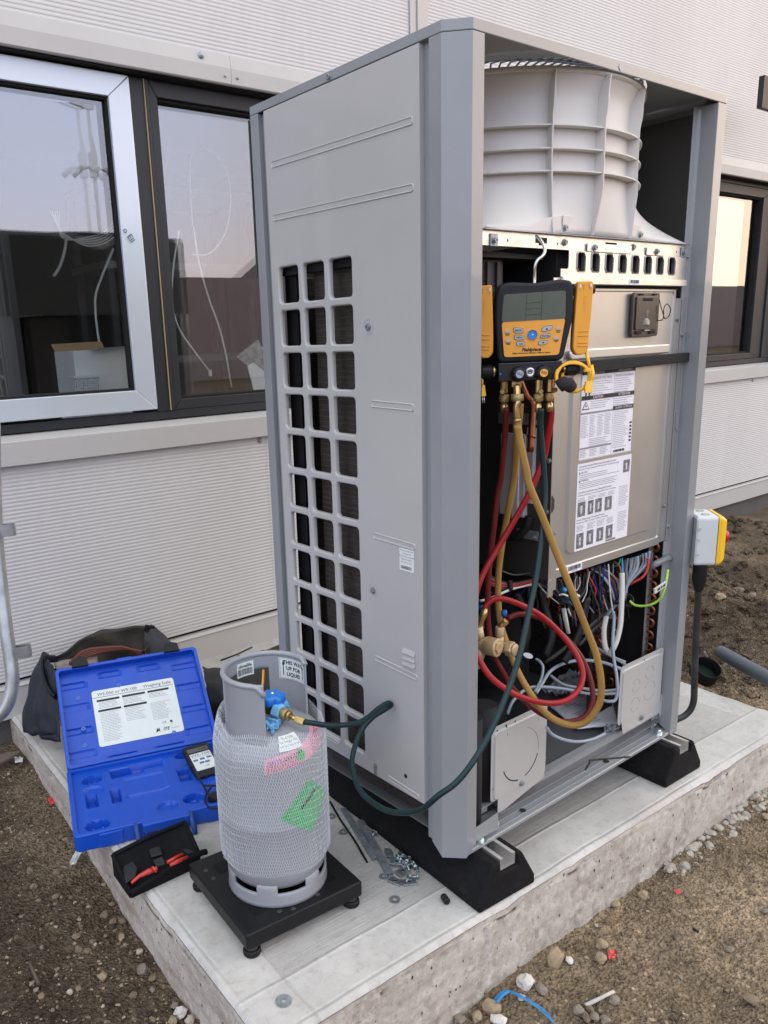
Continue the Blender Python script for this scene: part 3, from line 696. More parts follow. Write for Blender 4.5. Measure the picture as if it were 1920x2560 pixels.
# ================================================================ THE OUTDOOR UNIT
UW, UD, UT, UC = .9415, .6712, 1.7200, .0369        # width, depth, top, corner chamfer
CH = .0181; PW = .0308                              # cap height, post return width
unit = empty('outdoor_unit', (0, 0, 0), 0, 'tall grey air conditioning outdoor unit on black rubber feet with its front panels taken off', 'outdoor unit')
def zprism(poly, z0, z1): return MB().prism([(x, y, z0) for x, y in poly], (0, 0, z1-z0))
# corner posts: folded sheet, thickness t
t = .0022
def post(poly_o, name='corner_post', z0=.100, z1=UT-CH-.0006, trim=True):
    """open folded profile given as an outline polyline -> thin sheet"""
    n = len(poly_o); P = [Vector((x, y, 0)) for x, y in poly_o]
    # outward offset inwards by t
    inn = []
    cx = sum(p.x for p in P)/n; cy = sum(p.y for p in P)/n
    for i in range(n):
        d1 = (P[i]-P[i-1]).normalized() if i else (P[1]-P[0]).normalized(); d2 = (P[i+1]-P[i]).normalized() if i < n-1 else d1
        n1 = Vector((-d1.y, d1.x, 0)); n2 = Vector((-d2.y, d2.x, 0)); b = (n1+n2); b = b/max(.2, b.length_squared)*2
        inn.append(P[i]+b*t)
    mb = MB(); mb.prism([(p.x, p.y, z0) for p in P]+[(q.x, q.y, z0) for q in inn[::-1]], (0, 0, z1-z0)); return mb
PF = UC+PW
# near-left post; counter-clockwise walk so the left-hand normal points inside
def low(mb, fn):   # clipped foot of the posts
    mb.v = [fn(v) for v in mb.v]; return mb
pl_ = [(.0585, .073), (.0585, PF), (0, PF), (0, UC), (UC, 0), (PF, 0), (PF, .060)]
pl_ = [(.050, PF), (0, PF), (0, UC), (UC, 0), (PF, 0), (PF, .055)]
def clipL(v):
    if v[2] < .11:
        if v[1] > .06 and v[0] < .055: return (v[0], v[1], .125)
        if v[0] > .06: return (v[0], v[1], .121)
    return v
low(post(pl_), clipL).build('corner_post', m_post, unit, bevel=.0012)
pr_ = [(.862, .0445), (.869, .040), (.869, 0), (UW-UC, 0), (UW, UC), (UW, PF), (UW-.05, PF)]
def clipR(v):
    if v[2] < .11:
        if v[1] > .03 and v[0] < .88: return (v[0], v[1], .128)
    return v
low(post(pr_), clipR).build('corner_post', m_post, unit, bevel=.0012)
# perforated inner strip of the right post
mb = MB(); mb.box((.8455, .0445, .105), (.8625, .0465, 1.7)); mb.build('post_flange', mat('flange grey', (.33, .34, .35), .35, coat=.2), unit)
pb_ = [(PF, UD), (UC, UD), (0, UD-UC), (0, UD-PF), (.046, UD-PF)]
post(pb_).build('corner_post', m_post, unit, bevel=.0012)
pc_ = [(UW-.046, UD-PF), (UW, UD-PF), (UW, UD-UC), (UW-UC, UD), (UW-PF, UD)]
post(pc_).build('corner_post', m_post, unit, bevel=.0012)
MB().box((.012, .0735, .12), (.016, .0905, 1.6995)).build('recess_strip', m_post, unit)
MB().box((.012, .5815, .12), (.016, UD-PF-.001, 1.6995)).build('recess_strip', m_post, unit)

# top cap: rim and a sheet with the round fan opening
octo = [(UC, 0), (UW-UC, 0), (UW, UC), (UW, UD-UC), (UW-UC, UD), (UC, UD), (0, UD-UC), (0, UC)]
def inset(poly, d):
    n = len(poly); o = []
    for i in range(n):
        a, b_, c = Vector(poly[i-1]), Vector(poly[i]), Vector(poly[(i+1) % n]); d1 = (b_-a).normalized(); d2 = (c-b_).normalized()
        n1 = Vector((-d1.y, d1.x)); n2 = Vector((-d2.y, d2.x)); s_ = (n1+n2); o.append(b_+s_/s_.length_squared*2*d)
    return o
mb = MB(); oi = inset(octo, .0025); n = 8
vs = [(x, y, UT-CH) for x, y in octo]+[(x, y, UT) for x, y in octo]+[(p.x, p.y, UT-CH) for p in oi]
fs = []
for i in range(n):
    j = (i+1) % n; fs += [(i, j, n+j, n+i), (i, 2*n+i, 2*n+j, j)]
mb.add(vs, fs)
FCX, FCY, FR_ = .4850, .349, .342
NS = 96; ring = [(FCX+FR_*math.cos(2*math.pi*k/NS), FCY+FR_*math.sin(2*math.pi*k/NS)) for k in range(NS)]
def ray_oct(a):
    d = Vector((math.cos(a), math.sin(a))); best = 9
    for i in range(n):
        p, q = Vector(octo[i]), Vector(octo[(i+1) % n]); e = q-p; c = Vector((FCX, FCY)); den = d.x*e.y-d.y*e.x
        if abs(den) < 1e-9: continue
        tt = ((p.x-c.x)*e.y-(p.y-c.y)*e.x)/den; uu = ((p.x-c.x)*d.y-(p.y-c.y)*d.x)/den
        if tt > 0 and -1e-6 <= uu <= 1+1e-6: best = min(best, tt)
    return Vector((FCX, FCY))+d*best
angs = sorted([2*math.pi*k/NS for k in range(NS)]+[math.atan2(y-FCY, x-FCX) % (2*math.pi) for x, y in octo])
for zz in (UT, UT-.003):
    vs = []; m_ = len(angs)
    for a in angs:
        o_ = ray_oct(a)
        if zz < UT: o_ = Vector((FCX, FCY))+(o_-Vector((FCX, FCY)))*.985
        vs += [(FCX+FR_*math.cos(a), FCY+FR_*math.sin(a), zz), (o_.x, o_.y, zz)]
    fs = []
    for i in range(m_):
        j = (i+1) % m_; q = (2*i, 2*i+1, 2*j+1, 2*j); fs.append(q if zz == UT else q[::-1])
    mb.add(vs, fs)
mb.build('top_cap', m_post, unit, bevel=.0015)
mb = MB()
for rr in (.1, .2, .29): mb.tube([(FCX+rr*math.cos(w), FCY+rr*math.sin(w), UT+.012) for w in np.linspace(0, 2*math.pi, 49)], .0022, 5, cap=False)
for k in range(84):
    w = 2*math.pi*k/84; mb.tube([(FCX+.05*math.cos(w), FCY+.05*math.sin(w), UT+.018), (FCX+.26*math.cos(w+.12), FCY+.26*math.sin(w+.12), UT+.016), (FCX+.333*math.cos(w+.25), FCY+.333*math.sin(w+.25), UT+.004)], .0022, 5)
mb.tube([(FCX+.333*math.cos(w), FCY+.333*math.sin(w), UT+.004) for w in np.linspace(0, 2*math.pi, 65)], .003, 5, cap=False)
mb.build('fan_grille', mat('grille grey', (.10, .105, .11), .4), unit)
mb = MB(); screw(mb, onX(1180-360+3, 193, 0) if False else Vector(onX(600+527*.42194, 455*.42194, 0)), (-1, 0, 0), .0058, .005)
screw(mb, onY(1180+881*.42194, 100+162*.42194, 0), (0, -1, 0), .0045, .001)
mb.build('cap_screw', m_zincd, unit)

# side panel with the pressed grille: solid sheet around 36 openings with rounded corners and rolled rims
PZ0, PZ1, PY0_, PY1_ = .2055, 1.7002, .0905, .5795
cols = [(.2925, .3660), (.3850, .4590), (.4785, .5515)]
rows = [(1.3690-.0951*k-.0785, 1.3690-.0951*k) for k in range(12)]
def panel_with_holes():
    """quad grid sheet at x=0; holes have rounded corners and a flange going in"""
    mb = MB(); rC = .0085; nC = 4
    ys_ = sorted({PY0_, PY1_}|{a-.0105 for a, b in cols}|{b+.0105 for a, b in cols[-1:]}); 
    yb = [PY0_, .2830, .3755, .4688, .5610, PY1_]
    zb_ = [PZ0]+[rows[-1][0]-.0082]+[ (rows[k][1]+rows[k-1][0])/2 for k in range(11, 0, -1)]+[rows[0][1]+.0082, PZ1]
    for i in range(len(yb)-1):
        for j in range(len(zb_)-1):
            y0, y1, z0, z1 = yb[i], yb[i+1], zb_[j], zb_[j+1]
            hole = 1 <= i <= 3 and 1 <= j <= 12
            if not hole:
                mb.add([(0, y0, z0), (0, y1, z0), (0, y1, z1), (0, y0, z1)], [(0, 3, 2, 1)]); continue
            hy0, hy1 = cols[i-1]; hz0, hz1 = rows[12-j]
            def loop(d, x):
                return [(x, a, b) for a, b in rrect(hy0-d, hz0-d, hy1+d, hz1+d, rC+d, nC)]
            L1 = loop(.004, 0); L2 = loop(.0012, .0016); L3 = loop(0, .006); L4 = loop(0, .011); m_ = len(L1)
            o = len(mb.v); mb.v += L1+L2+L3+L4
            for a_ in range(3):
                for k in range(m_):
                    q = (k+1) % m_; mb.f.append((o+a_*m_+k, o+(a_+1)*m_+k, o+(a_+1)*m_+q, o+a_*m_+q)); mb.sm.append(True)
            # sheet between cell border and loop: rays from the hole centre
            cyc = [(y1, z0), (y1, z1), (y0, z1), (y0, z0)]; o2 = len(mb.v); mb.v += [(0, a, b) for a, b in cyc]
            q_ = nC+1
            for c in range(4):
                base = c*q_
                for k in range(nC): mb.f.append((o+base+k, o+base+k+1, o2+c)); mb.sm.append(False)
                nx_ = ((c+1)*q_) % m_; mb.f.append((o+base+nC, o+nx_, o2+(c+1) % 4, o2+c)); mb.sm.append(False)
    # returns of the panel
    for y0, y1 in ((PY0_, PY0_), (PY1_, PY1_)):
        mb.add([(0, y0, PZ0), (.016, y0, PZ0), (.016, y0, PZ1), (0, y0, PZ1)], [(0, 1, 2, 3)])
    mb.add([(0, PY0_, PZ0), (.016, PY0_, PZ0), (.016, PY1_, PZ0), (0, PY1_, PZ0)], [(0, 3, 2, 1)])
    return mb
sp = panel_with_holes().build('side_panel', m_case, unit)
m_fix = sp.data; bm = bmesh.new(); bm.from_mesh(m_fix); bmesh.ops.remove_doubles(bm, verts=bm.verts, dist=1e-5); bmesh.ops.recalc_face_normals(bm, faces=bm.faces); bm.to_mesh(m_fix); bm.free()
# pressed beads: raised pads with sloped flanks standing 2 mm proud
def bead(y0, z0, y1, z1, h=.0135, d=.0022, name='pressed_bead'):
    a = Vector((0, y0, z0)); b_ = Vector((0, y1, z1)); u = (b_-a).normalized(); w = Vector((1, 0, 0)).cross(u)
    L = (b_-a).length; mb = MB()
    def lp(e, x): return [a+u*p+w*q+Vector((x, 0, 0)) for p, q in rrect(-e, -h/2-e, L+e, h/2+e, .004+e, 3)]
    A = lp(.0012, .0003); B = lp(-.0006, -d); C = lp(-.0026, -d*.25); m_ = len(A); mb.v += A+B+C
    for r0 in (0, 1):
        for k in range(m_): q = (k+1) % m_; mb.f.append((r0*m_+k, r0*m_+q, (r0+1)*m_+q, (r0+1)*m_+k)); mb.sm.append(False)
    mb.f.append(tuple(2*m_+k for k in range(m_))); mb.sm.append(False)
    o = mb.build(name, m_case, unit); bm = bmesh.new(); bm.from_mesh(o.data); bmesh.ops.recalc_face_normals(bm, faces=bm.faces); bm.to_mesh(o.data); bm.free(); return o
bead(.5575, 1.5868, .1075, 1.5810); bead(.5600, 1.4768, .1078, 1.4695)
bead(.2380, 1.0740, .1125, 1.0705, .0135); bead(.2400, .7920, .1115, .7875, .0125); bead(.2440, .5060, .1090, .5000, .012)
bead(.2080, .2200, .1080, .2150, .011); bead(.56, .2320, .3890, .2330, .009)
# louvres
for k in range(3):
    z = .5575-k*.0135; MB().prism([(-.0065, .152, z-.010), (-.0005, .152, z+.001), (.001, .152, z-.011)], (0, -.037, 0)).build('louvre', m_case, unit, bevel=.001)
mb = MB()
for y, z in ((.2421, 1.2276), (.2462, .6642)):
    mb.lathe([(.0085, -.0025), (.0135, -.0022), (.0150, .0008)], (0, y, z), 24, Matrix.Rotation(R(90), 4, 'Y').inverted())
mb.build('screw_dimple', m_case, unit)
mb = MB()
for y, z in ((.2421, 1.2276), (.2462, .6642)): screw(mb, (-.0005, y, z), (-1, 0, 0), .0055, .005)
mb.build('panel_screw', m_zincd, unit)
mb = MB().disc((-.0008, .1492, .2492), .0052, (-1, 0, 0), 16); mb.build('screw_hole', m_blackgap, unit)
mb = MB().prism([(-.0015, a, b_) for a, b_ in rrect(.2475, .206, .2575, .236, .0045)], (.0008, 0, 0)); screw(mb, (-.001, .2525, .228), (-1, 0, 0), .003, .003); mb.build('lift_tab', m_zincd, unit)
# warning sticker on the side panel
MB().box((-.0012, .1155, .7320), (-.0004, .1585, .7795)).build('warning_sticker', m_label, unit)
SX = lambda y, z: basis((-.0014, y, z), (0, -1, 0), (0, 0, 1), (-1, 0, 0))
for k, s_ in enumerate(('Do not touch the heat', 'exchanger fins', 'Ne touchez pas aux ailettes', 'Improper handling', 'may result in injury')):
    text(s_, .0042, SX(.137, .7755-.0062*k), m_ink, unit, name='sticker_print')
mb = MB(); rnd = random.Random(4); y = .154
while y > .122:
    w = rnd.choice((.0005, .0009, .0013)); mb.box((-.0014, y-w, .7355), (-.0011, y, .7425)); y -= w+rnd.choice((.0005, .0008, .0012))
mb.build('sticker_barcode', m_ink, unit)

# ---- inside: rear and right panels, floor pan, coils
m_in = mat('inner dark panel', (.10, .098, .090), .5, var=.1, vscale=3, metal=.2)
mb = MB(); mb.box((.016, UD-.006, 1.36), (UW-.016, UD-.003, UT-CH)); mb.build('rear_panel', m_in, unit)
mb = MB(); mb.box((UW-.016, .07, 1.37), (UW-.012, UD-.015, UT-CH)); mb.build('right_panel', m_in, unit)
# bright inner line and lugs at the right rear post
mb = MB(); mb.box((UW-.050, .60, 1.37), (UW-.020, .604, 1.69)); mb.build('rear_bracket', m_post, unit)
MB().box((.02, .03, .1335), (UW-.02, UD-.02, .1365)).build('base_pan', mat('pan grey', (.13, .135, .14), .35, coat=.2, var=.1, vscale=6), unit)
mb = MB(); mb.prism([(.30, .10, .1367), (.45, .10, .1367), (.50, .22, .1367), (.50, .5, .1367), (.28, .5, .1367), (.26, .2, .1367)], (0, 0, .014)); mb.build('pan_ridge', MATS['pan grey'], unit, bevel=.008, segs=3)
# front rail
mb = MB().prism([(.04, .004, .100), (.04, .004, .1075), (.04, .006, .1095), (.04, .050, .1095), (.04, .050, .100)], (UW-.08, 0, 0))
rail = mb.build('front_rail', m_post, unit, bevel=.001)
MB().box((.07, .0505, .100), (.868, .0525, .158)).build('rail_upstand', m_post, unit)
MB().box((.07, .0430, .1585), (.868, .0635, .1610)).build('rail_lip', m_post, unit)
for yy in (.0165, .033): MB().box((.10, yy, .1096), (.84, yy+.004, .1112)).build('rail_rib', m_post, unit, bevel=.0007)
MB().prism([(.075, .0500, .112), (.205, .0500, .112), (.215, .0500, .122), (.215, .0500, .140), (.085, .0500, .140), (.075, .0500, .132)], (0, -.0008, 0)).build('vent_mesh', m_dark, unit)
mb = MB()
for x, y in ((.0975, .0150), (.836, .0150)):
    mb.lathe([(0, .0028), (.016, .0028), (.0165, 0)], (x, y, .1096), 22, smooth=False); mb.lathe([(0, .010), (.0085, .010), (.009, .0028)], (x, y, .1096), 6, smooth=False); mb.lathe([(0, .014), (.0045, .014), (.005, .010)], (x, y, .1096), 10)
mb.build('mounting_bolt', mat('bright zinc', (.65, .72, .72), .3, metal=.8, var=.1, vscale=80), unit)
for x in (.26, .60): MB().disc((x, .026, .1112), .008, (0, 0, 1), 18).build('rail_hole', m_blackgap, unit)
cable_tie = MB().tube(cat_rom([D3(1463, 1925, 1.83), D3(1475, 1905, 1.84), D3(1483, 1900, 1.85), D3(1575, 1892, 1.90)]), .0022, 6)
tag(cable_tie.build('cable_tie', m_black), 'black cable tie tail lying on the front rail under the unit', 'cable tie')
# rear-left coil seen through the grille, black frame and a slit to the wall
m_coil = mat('fin stack', (.060, .050, .043), .55, metal=.3, var=.5, vscale=26, stretch=(1, 1, 9), bump=.6, bscale=700)
mb = MB(); mb.box((.040, .100, .145), (.085, .470, 1.352)); mb.box((.085, .100, .145), (.10, .13, 1.352)); mb.build('heat_exchanger', m_coil, unit)
mb = MB()
zz = .15
while zz < 1.35: mb.box((.0385, .1002, zz), (.0398, .4698, zz+.0016)); zz += .0032*4
tag(mb.build('fin_rows', mat('fin edge', (.11, .09, .075), .5, metal=.4, var=.3, vscale=40), unit), kind='stuff')
mb = MB(); mb.box((.030, .525, .12), (.055, .57, 1.39)); mb.box((.020, .10, 1.352), (.045, .57, 1.372)); mb.build('coil_frame', m_black, unit)
mb = MB(); mb.box((UW-.060, .078, .137), (UW-.020, UD-.04, 1.352)); mb.box((.30, UD-.028, .137), (UW-.06, UD-.02, 1.352)); mb.build('heat_exchanger', mat('dark fins', (.012, .012, .012), .7, var=.3, vscale=30), unit)
mb = MB(); mb.box((.12, UD-.055, .145), (.80, UD-.030, 1.352)); mb.box((.20, UD-.11, .145), (.86, UD-.056, 1.352)); mb.box((UW-.075, .20, .145), (UW-.04, UD-.05, 1.352)); mb.build('heat_exchanger', m_coil, unit)
mb = MB(); mb.box((.16, .30, .14), (.165, .56, 1.36)); mb.build('inner_partition', m_blackgap, unit)

# ---- fan shroud: a bell from a round rim to a square skirt
SZ0, SZ1 = 1.3985, 1.701
def bell_r(a, z):
    t_ = (z-SZ0)/(SZ1-SZ0)
    neck = .318+.004*(2*abs(t_-.55))**2+.018*max(0, (t_-.86)/.14)**1.5
    fl = max(0, 1-t_/.50)**2.3
    # distance to the square base along a
    c_, s_ = math.cos(a), math.sin(a)
    bx0, bx1, by0, by1 = .03, .911, .036, .655
    d = min((bx1-FCX)/c_ if c_ > 1e-6 else ((bx0-FCX)/c_ if c_ < -1e-6 else 9), (by1-FCY)/s_ if s_ > 1e-6 else ((by0-FCY)/s_ if s_ < -1e-6 else 9))
    d = max(d, .306)
    return neck+(min(d, .470)-neck)*fl
mb = MB(); NA = 96; NZ = 26; vs = []
for j in range(NZ+1):
    z = SZ0+(SZ1-SZ0)*j/NZ
    for k in range(NA): a = 2*math.pi*k/NA; r = bell_r(a, z); vs.append((FCX+r*math.cos(a), FCY+r*math.sin(a), z))
mb.add(vs, [(j*NA+k, j*NA+(k+1) % NA, (j+1)*NA+(k+1) % NA, (j+1)*NA+k) for j in range(NZ) for k in range(NA)], True)
sh = mb.build('fan_shroud', m_shroud, unit, solid=.003)
mb = MB(); mb.lathe([(.336, SZ1-.006), (.343, SZ1-.004), (.343, SZ1+.003), (.331, SZ1+.003)], (FCX, FCY, 0), 96); mb.build('shroud_rim', m_shroud, sh)
for z, e in ((1.600, .020), (1.5575, .020), (1.5155, .020)):
    mb = MB(); vs = []; 
    for dz in (0, .0024):
        for k in range(NA): a = 2*math.pi*k/NA; r0 = bell_r(a, z)+.0005; r1 = r0+e*max(0, min(1, (.82-math.sin(a))*4)); vs += [(FCX+r0*math.cos(a), FCY+r0*math.sin(a), z+dz), (FCX+r1*math.cos(a), FCY+r1*math.sin(a), z+dz)]
    fs = []; m_ = 2*NA
    for k in range(NA):
        q = (k+1) % NA; fs += [(2*k, 2*q, 2*q+1, 2*k+1), (m_+2*k, m_+2*k+1, m_+2*q+1, m_+2*q), (2*k+1, 2*q+1, m_+2*q+1, m_+2*k+1)]
    mb.add(vs, fs, False).build('ring_rib', m_shroud, sh)
for a_deg in (-146, -118, -96.5, -71, -33, -5, 180):
    a = R(a_deg); tn = Vector((-math.sin(a), math.cos(a), 0))*.0013; rad = Vector((math.cos(a), math.sin(a), 0)); P = []; Q = []
    for j in range(21):
        z = SZ0+(SZ1-SZ0)*j/20*.985; r0 = bell_r(a, z)-.001
        t_ = j/20; e = .024 if t_ < .75 else .024-.010*(t_-.75)/.25+.008*math.sin((t_-.75)/.25*math.pi)
        if t_ < .30: e = .006+.018*(t_/.30)
        P.append(Vector((FCX, FCY, z))+rad*r0); Q.append(Vector((FCX, FCY, z))+rad*(r0+e))
    mb = MB(); pts = [p+tn for p in P]+[q+tn for q in Q]+[p-tn for p in P]+[q-tn for q in Q]; m_ = 21; fs = []
    for j in range(20):
        fs += [(j, j+1, m_+j+1, m_+j), (2*m_+j, 3*m_+j, 3*m_+j+1, 2*m_+j+1), (m_+j, m_+j+1, 3*m_+j+1, 3*m_+j)]
    fs += [(0, m_, 3*m_, 2*m_), (20, 2*m_+20, 3*m_+20, m_+20)]
    mb.add(pts, fs, False).build('upright_rib', m_shroud, sh)
# front gussets of the skirt
zg = lambda x: 1.4305
MB().prism([(.355, .0385, 1.3990), (.640, .0385, 1.3990), (.640, .0385, 1.428), (.585, .0385, 1.432), (.530, .0385, 1.452), (.500, .0385, 1.455), (.455, .0385, 1.440), (.40, .0385, 1.4335), (.355, .0385, 1.4335)], (0, .003, 0)).build('skirt_gusset', m_shroud, sh, bevel=.001)
MB().prism([(.12, .0385, 1.3990), (.350, .0385, 1.3990), (.350, .0385, 1.4335), (.30, .0385, 1.425), (.25, .0385, 1.408), (.12, .0385, 1.402)], (0, .003, 0)).build('skirt_gusset', m_shroud, sh, bevel=.001)
MB().box((.3525, .0370, 1.3995), (.3665, .0383, 1.4270)).build('skirt_tab', m_shroud, sh)
MB().box((.6295, .0370, 1.3995), (.6435, .0383, 1.4190)).build('skirt_tab', m_shroud, sh)

# ---- galvanised cross beam, slotted plate
zp = MB()
def plate_xz(outline, y, th=.0018): return MB().prism([(x, y, z) for x, z in outline], (0, th, 0))
def plate_holes(x0, z0, x1, z1, holes, y, th, m, name, parent):
    """flat plate with holes cut by a grid of cells; holes: list of outlines (closed loops)"""
    cu = bpy.data.curves.new('c', 'CURVE'); cu.dimensions = '2D'; cu.fill_mode = 'BOTH'; cu.extrude = th/2
    for lp in [[(x0, z0), (x1, z0), (x1, z1), (x0, z1)]]+holes if not isinstance(x0, list) else [x0]+holes:
        sp_ = cu.splines.new('POLY'); sp_.points.add(len(lp)-1)
        for p, (a, b_) in zip(sp_.points, lp): p.co = (a, b_, 0, 1)
        sp_.use_cyclic_u = True
    t_ = bpy.data.objects.new('c', cu); COL.objects.link(t_); dg = bpy.context.evaluated_depsgraph_get()
    me = bpy.data.meshes.new_from_object(t_.evaluated_get(dg)); bpy.data.objects.remove(t_)
    me.transform(basis((0, y+th/2, 0), (1, 0, 0), (0, 0, 1), (0, -1, 0))); me.materials.clear(); me.materials.append(m); me.name = name
    o = bpy.data.objects.new(name, me); COL.objects.link(o); o.parent = parent; return o
hk = [[(.268, 1.3885), (.306, 1.3885), (.306, 1.3775), (.296, 1.3775), (.296, 1.3735), (.279, 1.3735), (.279, 1.3775), (.268, 1.3775)],
      [(.508, 1.3885), (.551, 1.3885), (.551, 1.3775), (.541, 1.3775), (.541, 1.3735), (.519, 1.3735), (.519, 1.3775), (.508, 1.3775)]]
hk = [[(a, b_-.0005) for a, b_ in h_] for h_ in hk]
for x in (.184, .340, .485, .590, .80): hk.append([(x+.0022*math.cos(w), 1.378+.0032*math.sin(w)) for w in np.linspace(0, 2*math.pi, 9)[:-1]])
beam = plate_holes(.0685, 1.3675, .863, 1.3945, hk, .0395, .0018, m_zinc, 'cross_beam', unit)
MB().box((.0685, .0415, 1.3927), (.863, .075, 1.3945)).build('beam_flange', m_zinc, unit)
MB().box((.11, .030, 1.3948), (.845, .0615, 1.3962)).build('beam_lip', m_zincd, unit)
oc = lambda cx, cz, w, h, c: [(cx-w+c, cz-h), (cx+w, cz-h), (cx+w, cz+h-c), (cx+w-c, cz+h), (cx-w, cz+h), (cx-w, cz-h+c)]
slots = []
for k in range(8):
    cx = .4200+k*.05130; w, h = .0140, .0185
    slots.append([(cx-w+.006, cz) if False else p for cz in (0,) for p in ()] or [(cx-w, 1.3450+h-.003), (cx-w+.003, 1.3450+h), (cx+w-.006, 1.3450+h), (cx+w, 1.3450+h-.008), (cx+w, 1.3450-h+.003), (cx+w-.003, 1.3450-h), (cx-w+.006, 1.3450-h), (cx-w, 1.3450-h+.008)])
outl = [(.352, 1.315), (.842, 1.315), (.842, 1.3670), (.378, 1.3670), (.378, 1.3335), (.3735, 1.330), (.352, 1.330)]
plate_holes(outl, 0, 0, 0, slots, .0378, .0016, m_zinc, 'slotted_plate', unit)
m_slot = mat('slot rim', (.38, .38, .37), .35, metal=.7)
mb = MB()
for s_ in slots:
    n_ = len(s_); cx = sum(p[0] for p in s_)/n_; cz = sum(p[1] for p in s_)/n_
    for (e0, y0, e1, y1) in ((.0022, .0372, 0, .0355), (0, .0355, -.0016, .0372), (-.0016, .0372, -.0018, .047)):
        f_ = lambda p, e, y: (p[0]+math.copysign(e, p[0]-cx), y, p[1]+math.copysign(e, p[1]-cz)); o = len(mb.v)
        mb.v += [f_(p, e0, y0) for p in s_]+[f_(p, e1, y1) for p in s_]
        for k in range(n_): q = (k+1) % n_; mb.f.append((o+k, o+q, o+n_+q, o+n_+k)); mb.sm.append(False)
mb.build('slot_rims', m_slot, unit)
MB().box((.365, .060, 1.300), (.845, .30, 1.385)).build('slot_shade_backing', m_blackgap, unit)  # black block added so the slots look dark inside
# beam tabs over the plate and screws
MB().box((.4380, .0352, 1.3660), (.6040, .0376, 1.3835)).build('plate_tab', m_zinc, unit, bevel=.0012)
MB().box((.6660, .0352, 1.3660), (.7400, .0376, 1.3835)).build('plate_tab', m_zinc, unit, bevel=.0012)
for x in (.1425, .8284): MB().box((x-.011, .0365, 1.3655), (x+.011, .0390, 1.3885)).build('screw_pad', m_zincd, unit, bevel=.0015)
mb = MB()
for x, z, y in ((.1425, 1.3764, .0362), (.3633, 1.3816, .0390), (.4627, 1.3747, .0350), (.615, 1.3816, .039), (.7060, 1.3748, .0350), (.8284, 1.3772, .0362), (.3595, 1.4090, .0368), (.6365, 1.4085, .0368)): screw(mb, (x, y, z), (0, -1, 0), .0052, .0055)
mb.build('beam_screw', m_zincd, unit)

# ---- control box
m_box = mat('galvanised sheet', (.52, .515, .49), .40, metal=.75, var=.07, vscale=4, rvar=.05, bump=.03, bscale=250, dirt=.15, dirtcol=(.7, .7, .66), dscale=14)
BX0, BX1, BZ0, BZ1, BY = .3505, .8195, .6545, 1.2925, .0440
cb = MB(); cb.box((BX0, BY, BZ0), (BX0+.002, .325, BZ1+.012)); cb.box((BX1-.002, BY+.0022, BZ0), (BX1, .325, BZ1)); cb.box((BX0+.002, .3232, BZ0), (BX1-.002, .325, BZ1)); cb.box((BX0+.0022, BY+.0022, BZ0), (BX1-.0022, .323, BZ0+.002))
m_bside = mat('dark box side', (.085, .082, .076), .45, metal=.6, var=.1, vscale=5, bump=.05, bscale=90)
box = cb.build('control_box', m_bside, unit)
# cover: three strips and a recessed centre, so the pressed frame is real
xs_ = [BX0+.0005, .3835, .3950, .4165, .4200, .7780, .7850, BX1]
mb = MB()
def sheet(pts_out, pts_in): pass
# outer frame plane y=.044, groove ring y=.0475 (set back), centre plane y=.0425
def ringloop(x0, z0, x1, z1, r, y): return [(x, y, z) for x, z in rrect(x0, z0, x1, z1, r, 5)]
L0 = [(BX0+.0005, BZ0), (BX1, BZ0), (BX1, BZ1), (BX0+.0005, BZ1)]
LA = ringloop(.3790, .6730, .8120, 1.2880, .006, .0440); LB = ringloop(.3815, .6755, .8095, 1.2860, .006, .0470)
LC = ringloop(.4130, .7000, .7740, 1.1420, .018, .0470); LD = ringloop(.4175, .7045, .7700, 1.1400, .016, .0422)
m_ = len(LA); mb.v += [(x, .0440, z) for x, z in L0]+LA+LB+LC+LD
q_ = 6
for c in range(4):
    b0 = 4+c*q_
    cc = (1, 2, 3, 0)[c]
    for k in range(5): mb.f.append((b0+k, b0+k+1, cc)); mb.sm.append(False)
    nx_ = 4+((c+1)*q_) % m_; mb.f.append((b0+5, nx_, (2, 3, 0, 1)[c], cc)); mb.sm.append(False)
for r0 in (0, 1, 2):
    for k in range(m_): q = (k+1) % m_; o = 4+r0*m_; mb.f.append((o+k, o+q, o+m_+q, o+m_+k)); mb.sm.append(False)
mb.f.append(tuple(4+3*m_+k for k in range(m_))); mb.sm.append(False)
cov = mb.build('box_cover', m_box, unit); bm = bmesh.new(); bm.from_mesh(cov.data); bmesh.ops.recalc_face_normals(bm, faces=bm.faces); bm.to_mesh(cov.data); bm.free()
MB().box((.8200, .0430, .6590), (.8450, .0450, 1.2720)).build('box_flange', m_box, unit); MB().box((.8452, .0400, .6590), (.8620, .0420, 1.2715)).build('box_flange', m_box, unit)
MB().prism([(.8620, .038, 1.0060), (.8500, .038, .9960), (.8500, .038, .9560), (.8620, .038, .9460)], (0, .0015, 0)).build('lug', m_post, unit)
MB().box((.8370, .0360, 1.298) if False else (.3480, .0290, 1.2990), (.8400, .0430, 1.3140)).build('top_trim', m_zinc, unit, bevel=.0015)
MB().box((.3270, .0360, 1.2965), (.3475, .0378, 1.3120)).build('trim_ear', m_zinc, unit)
MB().box((.3480, .0425, 1.2930), (.8380, .0600, 1.2985)).build('seal_strip', m_blackgap, unit)
MB().prism([(x, .0415, z) for x, z in rrect(.3930, 1.1440, .7960, 1.1655, .009, 4)], (0, -.006, 0)).build('stiffener', mat('bright steel', (.74, .74, .72), .3, metal=.75), cov, bevel=.003, segs=3)
m_foam = mat('black foam', (.020, .020, .020), .95, var=.5, vscale=300, bump=1, bscale=600)
MB().prism([(.3450, .0250, 1.1135), (.8905, .0250, 1.1200), (.8905, .0250, 1.1420), (.3450, .0250, 1.1400)], (0, .012, 0)).build('foam_strip', m_foam, unit, bevel=.002)
